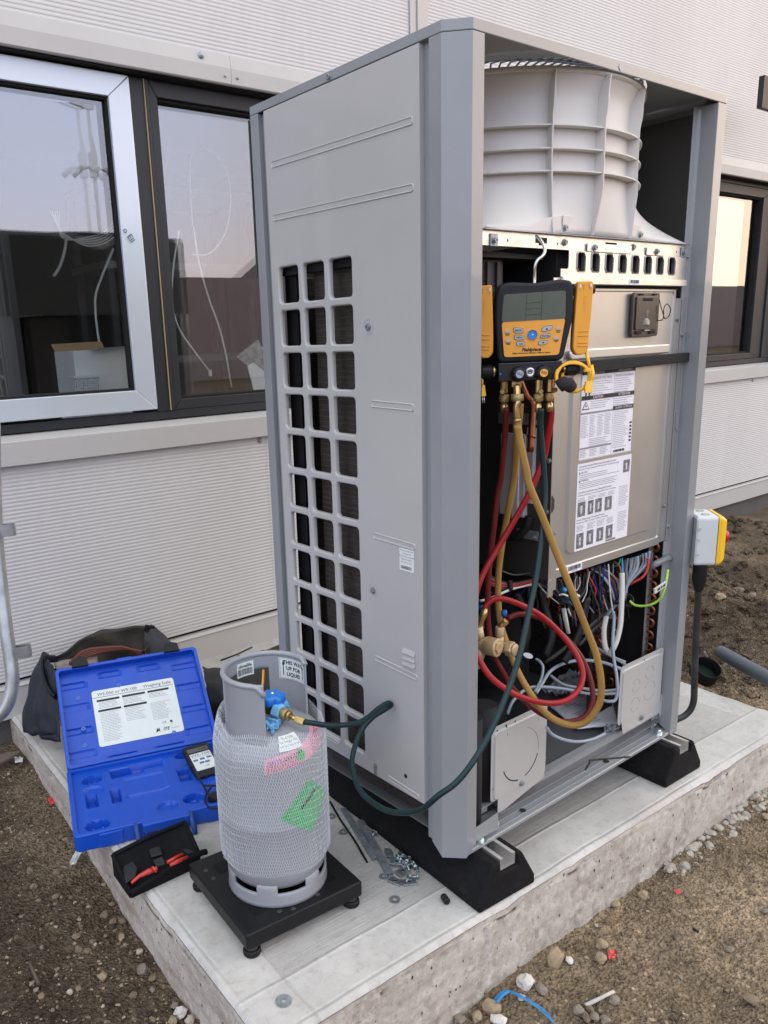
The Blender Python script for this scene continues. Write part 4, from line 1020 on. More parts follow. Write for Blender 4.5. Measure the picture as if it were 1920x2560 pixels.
# front edge of the left side of the box, screws, notches
mb = MB()
for x, z in ((.8300, 1.2230), (.8530, 1.1850), (.3625, .7630), (.8290, .7560), (.8510, .6980)): screw(mb, (x, .0425 if x < .84 else .0395, z), (0, -1, 0), .0045, .006)
mb.build('cover_screw', m_zincd, unit)
mb = MB(); mb.prism([(.3555, .0432, .812), (.3640, .0432, .822), (.3640, .0432, .842), (.3555, .0432, .852)], (0, -.0008, 0)); mb.build('notch', m_bside, unit)
MB().box((BX0-.001, .042, .615), (BX0+.018, .0435, .6540)).build('box_tongue', m_box, unit); MB().box((BX0+.019, .0425, .628), (BX0+.030, .0438, .6540)).build('box_tongue', m_box, unit)
# black hatch with hinged flap
hz = empty('service_hatch', (.6225, .0420, 1.1855), parent=unit)
m_hat = mat('brown black plastic', (.040, .036, .032), .3, var=.15, vscale=12, coat=.2)
MB().prism([(x, 0, z) for x, z in rrect(0, 0, .1120, .0990, .007)], (0, -.006, 0)).build('hatch_frame', m_hat, hz, bevel=.0015)
MB().prism([(x, -.0062, z) for x, z in rrect(.010, .016, .100, .0900, .004)], (0, -.0030, 0)).build('hatch_door', m_hat, hz, bevel=.001)
mb = MB()
for x0, z0, x1, z1 in ((.034, .0800, .076, .0865), (.014, .0060, .034, .0130), (.072, .0060, .094, .0130), (.022, .0930, .036, .0965), (.080, .0930, .092, .0965)): mb.box((x0, -.0096, z0), (x1, -.0060 if z0 < .02 or z0 > .09 else -.0093, z1))
mb.build('hatch_slot', m_blackgap, hz)
MB().lathe([(.0005, .003), (.012, .0028), (.0165, 0)], (.0550, -.0092, .0255), 20, Matrix.Rotation(R(90), 4, 'X'), a0=0, a1=math.pi).build('finger_pull', mat('glossy dark', (.12, .12, .12), .2), hz)
MB().box((.047, -.011, .0130), (.068, -.0062, .0160)).build('latch', m_zincd, hz)
ar = MB().prism([(.052, -.0094, .044), (.058, -.0094, .044), (.058, -.0094, .054), (.064, -.0094, .054), (.055, -.0094, .064), (.046, -.0094, .054), (.052, -.0094, .054)], (0, -.0006, 0)); ar.build('arrow', mat('hatch relief', (.13, .12, .11), .4), hz)
m_rel = MATS['hatch relief']
FY = lambda x, y, z: basis((x, y, z), (1, 0, 0), (0, 0, 1), (0, -1, 0))
text('A CLOSE', .0062, FY(.031, -.0094, .052), m_rel, hz, name='relief_print'); text('OPEN B', .0062, FY(.078, -.0094, .052), m_rel, hz, name='relief_print')
MB().tube(cat_rom([onY(1648, 748, .034), onY(1652, 765, .030), onY(1658, 785, .025), onY(1663, 797, .022), onY(1673, 788, .020), onY(1676, 772, .020), onY(1668, 760, .022), onY(1660, 770, .024), onY(1659, 790, .026), onY(1655, 800, .03), onY(1638, 801, .034)]), .0012, 6).build('retainer_loop', m_black, hz).location = -hz.location
# printed sheets
def hbar(mb, x0, x1, z, h, y): mb.box((x0, y-.0003, z-h/2), (x1, y, z+h/2))
def para(mb, x0, x1, z0, n, step, y, h=.0010, seed=0, ragged=.35):
    rn = random.Random(seed)
    for k in range(n):
        xe = x1-(x1-x0)*ragged*rn.random(); x = x0
        while x < xe: w = rn.uniform(.002, .008); hbar(mb, x, min(xe, x+w), z0-k*step, h, y); x += w+.0012
YS = .0420-.0006; YP = YS-.0005
s1 = MB().box((.4455, YS, .9180), (.6570, YS+.0005, 1.1190)).build('warning_sheet', m_white, unit)
ink = MB(); gr = MB()
def bar_title(s_, x0, x1, z, h=.0095, sz=.0085):
    hbar(ink, x0, x1, z, h, YP); text('\u25B2'+s_ if False else s_, sz, FY((x0+x1)/2, YP-.0006, z), m_white, s1, name='heading')
bar_title('WARNING', .4470, .5710, 1.1135); bar_title('AVERTISSEMENT', .5720, .6560, 1.1135, sz=.0078)
text('HAZARDOUS VOLTAGE', .0088, FY(.512, YP-.0003, 1.1000), m_ink2, s1, name='heading'); text('TENSION DANGEREUSE', .0070, FY(.612, YP-.0003, 1.1010), m_ink2, s1, name='heading')
para(gr, .452, .566, 1.0925, 6, .0052, YP, seed=1); para(gr, .575, .653, 1.0945, 7, .0050, YP, seed=2)
bar_title('CAUTION', .4470, .5710, 1.0580); bar_title('ATTENTION', .5720, .6560, 1.0580)
para(gr, .482, .566, 1.0490, 4, .0050, YP, seed=3); para(gr, .575, .653, 1.0490, 4, .0050, YP, seed=4); bar_title('CAUTION / ATTENTION', .5720, .6560, 1.0270, sz=.0065)
tri = MB().prism([(.450, YP, 1.032), (.478, YP, 1.032), (.464, YP, 1.0505)], (0, -.0002, 0)); tri.build('hazard_triangle', m_ink, s1)
MB().prism([(.4535, YP-.0003, 1.0340), (.4745, YP-.0003, 1.0340), (.464, YP-.0003, 1.0475)], (0, -.0002, 0)).build('hazard_triangle', m_white, s1)
MB().prism([(.4645, YP-.0006, 1.0450), (.4610, YP-.0006, 1.0395), (.4640, YP-.0006, 1.0395), (.4625, YP-.0006, 1.0350), (.4670, YP-.0006, 1.0410), (.4643, YP-.0006, 1.0410)], (0, -.0002, 0)).build('flash', m_ink, s1)
hbar(gr, .447, .571, 1.0240, .0040, YP)
for c0, c1, sd in ((.450, .478, 5), (.482, .505, 6), (.512, .536, 7), (.540, .566, 8)): para(gr, c0, c1, 1.0170, 14, .0036, YP, .0008, seed=sd)
para(gr, .482, .568, .9640, 5, .0040, YP, .0009, 9); hbar(gr, .447, .571, .9450, .0035, YP)
for c0, c1, sd in ((.450, .476, 10), (.486, .516, 11), (.526, .560, 12)): para(gr, c0, c1, .9400, 5, .0035, YP, .0009, seed=sd)
para(gr, .576, .640, 1.0180, 20, .0044, YP, .0008, seed=13)
for k in range(6): ink.box((.6440, YP-.0004, .9860-k*.0085), (.6520, YP, .9905-k*.0085))
for a, b_ in (((.4465, .9195), (.6560, .9200)), ((.4465, .9195), (.4470, 1.118)), ((.6556, .9195), (.6560, 1.118)), ((.5713, .9195), (.5717, 1.118))): gr.box((a[0], YP-.0002, a[1]), (b_[0], YP, b_[1]))
for k in range(9): ink.box((.582+k*.005, YP-.0003, .9230), (.5845+k*.005+.0008*(k % 3), YP, .9285))
ink.build('black_print', m_ink, s1); tag(gr.build('small_print', m_ink2, s1), kind='stuff')
s2 = MB().box((.4440, YS, .7050), (.6610, YS+.0005, .9105)).build('procedure_sheet', m_white, unit)
ink = MB(); gr = MB()
def ln(s_, x, z, sz=.0064): text(s_, sz, FY(x, YP-.0003, z), m_ink, s2, name='heading', align='LEFT')
ln('Control box / Inverter PCB Servicing / Dismantling Procedure', .4490, .9040, .0058); ln("Boîtier de commande / Entretien de la PCB de l'inverseur / Procédure de démontage", .4490, .8975, .0046)
ln('CAUTION', .4560, .8895, .0055); ln('ATTENTION', .4560, .8705, .0055)
for z in (.8895, .8705): ink.prism([(.4500, YP, z-.0025), (.4550, YP, z-.0025), (.4525, YP, z+.0025)], (0, -.0003, 0))
para(gr, .452, .612, .8840, 3, .0045, YP, .0009, seed=20); para(gr, .452, .612, .8650, 4, .0042, YP, .0009, seed=21)
ln('Control Box assembly Servicing / Dismantling Procedure', .4480, .8435, .0058); ln("Procédure de démontage / Entretien de l'assemblage du boîtier de commande", .4480, .8370, .0048)
ln('Inverter PCB Servicing / Dismantling Procedure', .4480, .7790, .0058); ln("Entretien de la PCB de l'inverseur / Procédure de démontage", .4480, .7725, .0050)
for zz in (.8300, .7660):
    for k in range(4): para(gr, .4490+.040*k, .4820+.040*k, zz, 3 if zz > .8 else 5, .0032, YP, .0008, seed=30+k)
    para(gr, .6150, .6570, zz+.006, 12, .0042, YP, .0008, seed=40)
m_photo = mat('photo print', (.16, .16, .17), .6, var=.9, vscale=150, col2=(.02, .02, .02))
for x, z, w, h in ((.6280, .8690, .026, .030), (.4500, .7870, .029, .034), (.4900, .7870, .021, .033), (.5190, .7870, .026, .033), (.5580, .7860, .028, .033), (.4500, .7110, .027, .036), (.4900, .7130, .026, .035), (.5300, .7140, .027, .033), (.5680, .7140, .027, .033)):
    MB().box((x, YP-.0003, z), (x+w, YP, z+h)).build('printed_photo', m_photo, s2); MB().box((x+w*.35, YP-.0006, z+h*.2), (x+w*.6, YP-.0003, z+h*.75)).build('printed_photo', mat('photo light', (.55, .56, .6), .6, var=.4, vscale=200), s2)
for k in range(9): ink.box((.5700+k*.0045, YP-.0003, .7075), (.5722+k*.0045, YP, .7120))
ink.build('black_print', m_ink, s2); tag(gr.build('small_print', m_ink2, s2), kind='stuff')
def barcode(x0, x1, z0, z1, y, seed, parent):
    s_ = MB().box((x0, y, z0), (x1, y+.0005, z1)).build('barcode_label', m_white, parent); mb = MB(); rn = random.Random(seed); x = x0+.004
    while x < x1-.005: w = rn.choice((.0006, .001, .0015)); mb.box((x, y-.0003, z0+(z1-z0)*.30), (x+w, y-.0001, z1-(z1-z0)*.15)); x += w+rn.choice((.0006, .0009, .0013))
    mb.build('bars', m_ink, s_); text('4C0041710K', (z1-z0)*.22, FY((x0+x1)/2, y-.0003, z0+(z1-z0)*.15), m_ink, s_)
barcode(.4215, .4800, .6560, .6745, .0433, 3, unit); barcode(.5905, .6320, 1.3000, 1.3125, .0282, 5, unit)
# things on the box's left flank
m_encl = mat('grey enclosure', (.42, .42, .42), .5, var=.05, vscale=8)
MB().box((.3350, .1050, .795), (.3500, .1750, .985)).build('terminal_cover', m_encl, box, bevel=.002)
MB().box((.3300, .1180, .790), (.3348, .1350, .980)).build('terminal_cover', mat('light enclosure', (.55, .55, .54), .45), box, bevel=.001)
MB().box((.3380, .0850, .830), (.3500, .1040, 1.000)).build('terminal_cover', m_encl, box, bevel=.001)
MB().box((.3440, .0900, 1.0050), (.3500, .1900, 1.0300)).build('side_bracket', m_zincd, box); MB().box((.3440, .0700, .7450), (.3500, .1300, .7650)).build('side_bracket', m_zincd, box)
MB().tube(cat_rom([(.338, .150, .79), (.328, .150, .762), (.328, .120, .750), (.334, .095, .775), (.338, .09, .80)]), .010, 8).build('black_sleeve', m_black, box)
mb = MB()
for y, z in ((.0850, 1.012), (.0800, .752), (.050, .93), (.052, .815)): screw(mb, (.3495 if y < .06 else .3438, y, z), (-1, 0, 0), .0042, .004)
mb.build('side_screw', m_zincd, box)

# ---- blanking plates at the bottom of the opening
def blank_plate(name, x0, x1, z0, z1, y, extra=None):
    p = empty(name, (0, 0, 0), parent=unit)
    mb = MB(); A = [(x, y, z) for x, z in rrect(x0, z0, x1, z1, .010)]; B = [(x, y-.0035, z) for x, z in rrect(x0+.0100, z0+.004, x1-.0100, z1-.014, .009)]; A2 = [(x, y, z) for x, z in rrect(x0+.0075, z0+.002, x1-.0075, z1-.0115, .010)]; m_ = len(A)
    mb.v += A+A2+B
    for r0 in (0, 1):
        for k in range(m_): q = (k+1) % m_; mb.f.append((r0*m_+k, r0*m_+q, (r0+1)*m_+q, (r0+1)*m_+k)); mb.sm.append(False)
    mb.f.append(tuple(2*m_+k for k in range(m_))); mb.sm.append(False)
    o = mb.build('plate_sheet', m_case, p, solid=.0015); return p, o
p1_, o1_ = blank_plate('knockout_plate', .1520, .3500, .1720, .3570, .0325)
MB().prism([(.1760, .0310, .1740), (.1760, .0310, .1380), (.1800, .0310, .1330), (.3450, .0310, .1640), (.3450, .0310, .1740)], (0, .0015, 0)).build('plate_skirt', m_case, p1_)
mb = MB(); screw(mb, (.2560, .0285, .1830), (0, -1, 0), .005, .005); mb.build('plate_screw', m_zincd, p1_)
mb = MB()
for x, z in ((.170, .347), (.232, .349), (.315, .349), (.160, .205)): mb.disc((x, .0318, z), .0025, (0, -1, 0), 12)
mb.build('hole', m_blackgap, p1_)
def arc_line(cx, cz, r, a0, a1, y, w=.0012, n=20):
    mb = MB(); mb.tube([(cx+r*math.cos(R(a0+(a1-a0)*k/n)), y, cz+r*math.sin(R(a0+(a1-a0)*k/n))) for k in range(n+1)], w, 4); return mb
arc_line(.2520, .2600, .0640, 200, 262, .0288, .0014).build('knockout_slit', m_blackgap, p1_); arc_line(.2520, .2600, .0640, 285, 342, .0288, .0011).build('knockout_slit', m_blackgap, p1_); arc_line(.2520, .2600, .0640, -10, 70, .0290, .0007).build('knockout_line', mat('scored line', (.26, .26, .25), .5), p1_)
for x in (.2000, .3100): MB().tube([(x, .0310, .352), (x+.003, .0310, .340), (x+.003, .0295, .325)], .0013, 5).build('slot', m_blackgap, p1_)
p2_, o2_ = blank_plate('knockout_plate', .6550, .8620, .1900, .3570, .0325)
MB().prism([(.6720, .0310, .1960), (.6800, .0310, .1590), (.8620, .0310, .1600), (.8620, .0310, .1960)], (0, .0015, 0)).build('plate_skirt', m_case, p2_)
MB().box((.8625, .0310, .1500), (.8740, .0325, .2150)).build('plate_ear', m_case, p2_)
mb = MB(); screw(mb, (.7640, .0288, .1790), (0, -1, 0), .005, .005); mb.build('plate_screw', m_zincd, p2_)
mb = MB()
for x, z in ((.672, .343), (.765, .346), (.842, .345), (.668, .215), (.855, .235)): mb.disc((x, .0316, z), .0025, (0, -1, 0), 12)
mb.build('hole', m_blackgap, p2_)
for cx, cz, r in ((.790, .305, .0190), (.727, .285, .0180), (.795, .250, .0270), (.727, .230, .0200)):
    arc_line(cx, cz, r, 0, 150, .0290, .0007).build('knockout_line', MATS['scored line'], p2_); arc_line(cx, cz, r, 190, 330, .0290, .0007).build('knockout_line', MATS['scored line'], p2_)
MB().prism([(.066, .010, .150), (.150, .010, .158), (.150, .024, .158), (.158, .024, .150), (.158, .010, .128), (.150, .006, .122), (.066, .006, .122)], (0, .003, 0)).build('pan_flap', m_post, unit, bevel=.001)

# ---- coils and copper at the right
m_tsheet = mat('tube sheet', (.50, .51, .50), .35, metal=.7, var=.15, vscale=30)
def on(dep, x, y): return D3(x, y, dep)
MB().box((.8200, .0700, .145), (.8440, .0720, .650)).build('tube_sheet', m_tsheet, unit)
MB().box((.6900, .1500, .145), (.8150, .1520, .650)).build('tube_sheet', m_blackgap, unit)
def ubend(mb, c, r=.0105, tr=.0042):
    mb.tube([Vector(c)+Vector((0, .004, -r)), Vector(c)+Vector((0, -.006, -r))]+[Vector(c)+Vector((.0025*math.cos(a), -.006-r*.9*math.cos(a), r*math.sin(a))) for a in np.linspace(-math.pi/2, math.pi/2, 9)]+[Vector(c)+Vector((0, -.006, r)), Vector(c)+Vector((0, .004, r))], tr, 8)
for k in range(12):
    z = .6450-k*.0355-.006
    mb = MB(); ubend(mb, (.834, .0690, z)); mb.build('u_bend', m_copper, unit)
for k in range(11):
    z = .5750-k*.0372
    mb = MB(); ubend(mb, (.7860, .1490, z)); mb.build('u_bend', m_copper, unit)
    mb = MB(); ubend(mb, (.7140, .1490, z-.012)); mb.build('u_bend', m_copper, unit)
MB().tube([(.835, .05, 1.346), (.835, .06, 1.330)], .008, 8).build('copper_stub', m_copper, unit)
# compressor, pipes, tanks in the dark
m_comp = mat('compressor jacket', (.010, .011, .012), .6, spec=.2, var=.2, vscale=12, bump=.2, bscale=60)
MB().lathe([(0, .60), (.06, .60), (.09, .575), (.10, .54), (.10, .2), (.09, .145), (0, .145)], (.50, .33, 0), 32).build('compressor', m_comp, unit)
MB().lathe([(0, .30), (.05, .30), (.06, .285), (.062, .16), (0, .14)], (.36, .24, 0), 28).build('accumulator', m_comp, unit)
MB().tube([(.105, .055, .14), (.105, .055, .395)], .028, 20).build('insulated_pipe', mat('black insulation', (.016, .016, .017), .8), unit)
MB().tube([(.175, .075, .14), (.175, .075, .395)], .028, 20).build('insulated_pipe', MATS['black insulation'], unit)
MB().tube([(.100, .110, .50), (.100, .110, 1.30)], .0095, 12).build('riser_pipe', m_copper, unit)
MB().tube([(.125, .16, .50), (.125, .16, 1.28)], .012, 12).build('riser_pipe', m_copper, unit)
mb = MB(); pts = [D3(1300, 952, 1.70), D3(1316, 990, 1.70), D3(1331, 1010, 1.70), D3(1330, 1060, 1.70), D3(1326, 1130, 1.70)]; mb.tube(cat_rom(pts, 5), .0075, 12); mb.build('copper_branch', m_copper, unit)
MB().tube([D3(1329, 1088, 1.70), D3(1328, 1095, 1.70)], .0095, 12).build('pipe_sleeve', m_copper, unit)
MB().lathe([(0, .700), (.022, .700), (.024, .694), (.024, .636), (0, .63)], (.085, .075, 0), 24).build('cap_ivory', m_shroud, unit)
MB().box((.068, .10, 1.255), (.250, .30, 1.352)).build('motor_mount', m_dark, unit, bevel=.01)
mb = MB()
for k in range(5): mb.box((.10+k*.030, .094, 1.262), (.106+k*.030, .0998, 1.345))
mb.build('mount_rib', m_dark, unit)
MB().prism([(.07, .09, 1.353), (.40, .09, 1.353), (.40, .09, 1.360), (.07, .09, 1.366)], (0, .4, 0)).build('fan_deck', m_dark, unit)
MB().box((.07, .20, 1.20), (.36, .21, 1.25)).build('cross_strap', m_dark, unit)
# ---- service valves and wiring in the lower bay
ZL = lambda x, y: (1180+x*.32550, 1200+y*.32550)      # photo pixel from the enlarged lower-bay view
def L3(x, y, dep): return D3(*ZL(x, y), dep)
def hexnut(mb, c, ax, r, h, cham=.15):
    q = Vector(ax).to_track_quat('Z', 'Y').to_matrix().to_4x4(); mb.lathe([(0, h), (r*.86, h), (r, h*(1-cham)), (r, h*cham), (r*.86, 0), (0, 0)], c, 6, q, smooth=False)
def cyl(mb, c, ax, r, h, n=24, prof=None):
    q = Vector(ax).to_track_quat('Z', 'Y').to_matrix().to_4x4(); mb.lathe(prof or [(0, h), (r*.94, h), (r, h-.001), (r, 0), (0, 0)], c, n, q)
vv = empty('service_valve', (0, 0, 0), parent=unit)
c1 = L3(110, 1270, 1.74); axv = Vector((.15, -1, .05)).normalized()
mb = MB(); cyl(mb, c1, axv, .0205, .030); mb.build('valve_cap', m_rbrass, vv, bevel=.001)
mb = MB(); hexnut(mb, c1+axv*.030, axv, .0135, .004); mb.build('cap_hex', m_rbrass, vv)
mb = MB(); cyl(mb, c1-axv*.03, axv, .017, .03); mb.tube([c1-axv*.015, c1-axv*.015+Vector((-.01, .0, .045))], .011, 14); mb.tube([c1-axv*.01+Vector((0, 0, .0)), c1-axv*.01+Vector((-.015, .01, -.05))], .014, 14); mb.build('valve_body', m_rbrass, vv)
vv2 = empty('service_valve', (0, 0, 0), parent=unit)
c2 = L3(265, 1290, 1.755)
mb = MB(); cyl(mb, c2+axv*.018, axv, .0135, .005); mb.build('valve_cap', m_rbrass, vv2)
mb = MB(); hexnut(mb, c2+axv*.0, axv, .0170, .018); mb.build('cap_hex', m_rbrass, vv2)
mb = MB(); cyl(mb, c2-axv*.03, axv, .012, .03); p_ = L3(215, 1200, 1.76); mb.tube([c2-axv*.016, p_], .008, 12); mb.build('valve_body', m_rbrass, vv2)
mb = MB(); cyl(mb, L3(212, 1185, 1.76)+Vector((0, 0, -.004)), (0, 0, 1), .0100, .022); mb.build('knurled_cap', m_rbrass, vv2, bevel=.001)
mb = MB(); mb.tube([L3(212, 1150, 1.76), L3(232, 1110, 1.755), L3(268, 1078, 1.75)], [.0075, .0065, .0062], 10); hexnut(mb, L3(240, 1100, 1.755), (L3(268, 1078, 1.75)-L3(240, 1100, 1.755)), .0085, .010); mb.build('hose_coupling', m_brass, vv2)
mb = MB(); mb.tube([L3(65, 1130, 1.74), L3(70, 1080, 1.735), L3(92, 1030, 1.73), L3(100, 985, 1.73)], [.009, .0065, .008, .0062], 10); mb.build('hose_coupling', m_brass, vv)
for a_, b_, rr in (((250, 1045), (245, 1000), .0065), ((70, 1000), (75, 960), .0065)):
    MB().tube([L3(*a_, 1.77), L3(*b_, 1.77)], rr, 8).build('blue_handle', mat('blue handle', (.02, .12, .45), .4), vv2)

# loose cables: each run is a tube through points read off the photograph, at its own depth
m_c = {'white': mat('white sheath', (.60, .60, .56), .45, var=.04, vscale=20), 'grey': mat('grey sheath', (.19, .20, .21), .45, var=.06, vscale=20), 'lgrey': mat('light grey sheath', (.27, .32, .37), .42, var=.05, vscale=20),
       'black': m_black, 'red': mat('red wire', (.50, .03, .03), .4), 'blue': mat('sky blue wire', (.03, .28, .60), .4), 'navy': mat('navy wire', (.015, .03, .22), .4), 'green': mat('green wire', (.05, .30, .10), .4),
       'earth': mat('earth wire', (.30, .55, .06), .4, var=.4, vscale=30), 'brown': mat('brown wire', (.22, .10, .04), .45), 'dgrey': mat('dark grey wire', (.06, .06, .063), .45)}
def wire(col, pts, r, name='wire', parent=None, label=None, n=7, k=7):
    o = MB().tube(cat_rom([L3(*p) for p in pts], k), r, n).build(name, m_c[col], parent or unit)
    return o
wire('white', [(1150, 712, 2.02), (1153, 800, 2.02), (1148, 950, 2.02), (1140, 1100, 2.02), (1115, 1220, 2.02), (1080, 1300, 2.02), (1050, 1325, 2.03), (1020, 1270, 2.04), (1013, 1150, 2.05), (1030, 1050, 2.06)], .0068, 'white_cable', n=12)
wire('blue', [(1152, 600, 2.03), (1155, 660, 2.025), (1157, 712, 2.02)], .0024); wire('brown', [(1090, 628, 2.03), (1128, 655, 2.025), (1146, 712, 2.02)], .0022); wire('green', [(1140, 605, 2.03), (1120, 655, 2.03), (1060, 665, 2.05)], .0022)
wire('lgrey', [(1085, 1010, 2.0), (1090, 1080, 2.0), (1080, 1250, 1.99), (1090, 1380, 1.98), (1110, 1500, 1.97), (1118, 1620, 1.97), (1098, 1690, 1.97), (1050, 1700, 1.97), (1000, 1690, 1.98)], .0042, 'grey_cable')
rnd = random.Random(12)
starts = [(1175, 610), (1195, 600), (1215, 600), (1235, 595), (1255, 590), (1270, 585), (1290, 575), (1310, 565), (1335, 560), (1350, 550), (1365, 545), (1375, 540)]
for k, (x, y) in enumerate(starts):
    col = ('dgrey', 'grey', 'grey', 'lgrey', 'grey', 'lgrey', 'dgrey', 'grey', 'lgrey', 'navy', 'lgrey', 'dgrey')[k]
    d0 = 2.05+.01*rnd.random(); ex = 1190-k*4; 
    wire(col, [(x, y, d0), (x-10+rnd.randint(-10, 10), y+90, d0), (1215+k*3-30, 780+rnd.randint(-15, 15), d0), (ex-10, 905, d0), (1110-k*5, 960+4*k, d0+.01), (1040-k*3, 1040+3*k, d0+.02)], rnd.uniform(.0026, .0045), 'grey_cable')
wire('red', [(1355, 600, 2.05), (1348, 680, 2.05), (1310, 745, 2.05), (1240, 785, 2.06), (1195, 810, 2.07)], .0035)
for k, (c_, off) in enumerate((('white', 0), ('navy', 14), ('dgrey', 28), ('brown', 40), ('black', 52), ('grey', 66), ('white', -12))):
    wire(c_, [(930+off, 680, 2.02), (1000+off, 722, 2.03), (1050+off, 785, 2.04), (1082+off*.6, 850, 2.05), (1100+off*.5, 920, 2.06)], .0030 if c_ != 'navy' else .0042)
wire('red', [(1040, 700, 2.07), (1090, 740, 2.07), (1130, 775, 2.07)], .003)
wire('earth', [(1212, 930, 2.03), (1250, 960, 2.02), (1310, 968, 2.01), (1380, 955, 2.0), (1440, 915, 1.99), (1475, 850, 1.985), (1492, 780, 1.985), (1505, 690, 1.99)], .0032, 'earth_wire')
tag_ = MB().box((-.026, -.002, -.0065), (.026, .002, .0065)).build('cable_marker', m_c['white'], unit); p_ = L3(1445, 825, 1.965); tag_.matrix_world = Matrix.Translation(p_) @ Matrix.Rotation(R(-10), 4, 'Y')
for x0, w in ((-.016, .012), (0.0, .006), (.010, .010)):
    MB().box((x0, -.0026, -.003), (x0+w, -.002, .003)).build('marker_print', m_ink, tag_)
wire('grey', [(1330, 690, 2.12), (1400, 650, 2.08), (1480, 610, 2.10), (1520, 595, 2.13)], .0085, 'grey_conduit', n=12)
# black tie wraps
for (x, y, d) in ((1100, 900, 2.045), (1185, 925, 2.045)):
    mb = MB(); q = L3(x, y, d); mb.lathe([(.016, -.006), (.0185, -.006), (.0185, .006), (.016, .006)], q, 16, Matrix.Rotation(R(35), 4, 'X') @ Matrix.Rotation(R(-30), 4, 'Y')); mb.build('tie_wrap', m_black, unit)
# bundle left of centre: many black wires, with folded tails
for k in range(16):
    d0 = 1.96+.01*rnd.random(); x0 = 470+k*27
    if k < 9: pts = [(x0, 760-k*6, d0), (x0+60, 800, d0), (620+k*12, 860, d0), (690+k*4, 940, d0-.01)]
    else: pts = [(720+(k-9)*28, 740-(k-9)*6, d0), (740+(k-9)*22, 830, d0), (770+(k-9)*10, 900, d0), (740+(k-9)*5, 960, d0-.01)]
    wire('black' if k % 3 else 'dgrey', pts, .0026)
wire('white', [(505, 795, 1.95), (560, 860, 1.95), (640, 930, 1.95), (685, 960, 1.95)], .0016); wire('white', [(905, 700, 1.96), (885, 800, 1.96), (880, 860, 1.96), (845, 940, 1.96)], .0014)
wire('white', [(825, 745, 1.95), (828, 800, 1.95), (800, 850, 1.95), (790, 790, 1.95), (800, 740, 1.95)], .0012)
for x, y, x2, y2, cc, w in ((700, 985, 740, 1180, 'white', .0075), (755, 1000, 775, 1120, 'black', .004), (780, 1005, 800, 1125, 'dgrey', .0035), (668, 1030, 690, 1150, 'dgrey', .004), (735, 985, 762, 1050, 'white', .003)):
    a_, b_ = L3(x, y, 1.93), L3(x2, y2, 1.93); MB().tube([a_, (a_+b_)/2, b_], [w, w, w*.8], 6, flat=.35).build('cable_tail', m_c[cc], unit)
for x, y, x2, y2 in ((690, 830, 720, 850), (680, 880, 712, 915), (735, 905, 765, 945)):
    a_, b_ = L3(x, y, 1.92), L3(x2, y2, 1.92); MB().tube([a_, b_], .009, 6, flat=.6).build('blue_connector', m_c['blue'], unit)
mb = MB(); rn = random.Random(2)
for k in range(7): mb.tube(cat_rom([L3(660+rn.randint(-5, 20), 930+rn.randint(-30, 30), 1.915), L3(720+rn.randint(-20, 20), 880+rn.randint(-20, 60), 1.91), L3(770+rn.randint(0, 20), 930+rn.randint(-40, 40), 1.915), L3(725, 960, 1.92)], 5), .0028, 6)
mb.build('tape_knot', m_black, unit)
wire('white', [(668, 885, 1.905), (700, 878, 1.90), (735, 892, 1.905)], .0024); wire('white', [(790, 880, 1.91), (825, 895, 1.91)], .004)
# red and black harness under the box, at the left
for k, (c_, dy) in enumerate((('red', 0), ('black', 12), ('red', 26), ('black', 36), ('dgrey', -12), ('red', 44), ('black', -26))):
    wire(c_, [(140, 760+dy, 1.80), (220, 795+dy*.7, 1.81), (330, 800+dy*.5, 1.83), (470, 762+dy*.4, 1.87)], .0026)
wire('white', [(60, 930, 1.77), (150, 905, 1.78), (300, 840, 1.82), (460, 800, 1.87)], .0030); wire('dgrey', [(230, 700, 1.80), (330, 728, 1.82), (470, 712, 1.87)], .0020)
wire('black', [(110, 880, 1.77), (200, 850, 1.80), (320, 812, 1.83)], .0034); wire('black', [(290, 770, 1.815), (296, 850, 1.815)], .006)
rn = random.Random(41)
for k in range(46):
    x0 = rn.uniform(430, 1120); y0 = 770-(x0-430)*.17; c_ = rn.choice(('black', 'black', 'dgrey', 'dgrey', 'grey', 'white', 'red', 'navy')); d0 = rn.uniform(1.98, 2.10); dx = rn.uniform(-90, 110); L_ = rn.uniform(120, 420)
    wire(c_, [(x0, y0-20, d0), (x0+dx*.3, y0+L_*.3, d0), (x0+dx*.9, y0+L_*.7, d0+.01), (x0+dx*1.3+rn.uniform(-40, 40), y0+L_, d0+.02)], rn.uniform(.0014, .0027), k=5, n=5)
for pts in ([(520, 820), (560, 1000), (610, 1180), (560, 1350)], [(330, 860), (400, 1000), (420, 1180), (380, 1300)], [(880, 900), (840, 1100), (780, 1260), (700, 1400)]):
    wire('black', [(x, y, 2.0) for x, y in pts], .011, 'black_pipe', n=10)
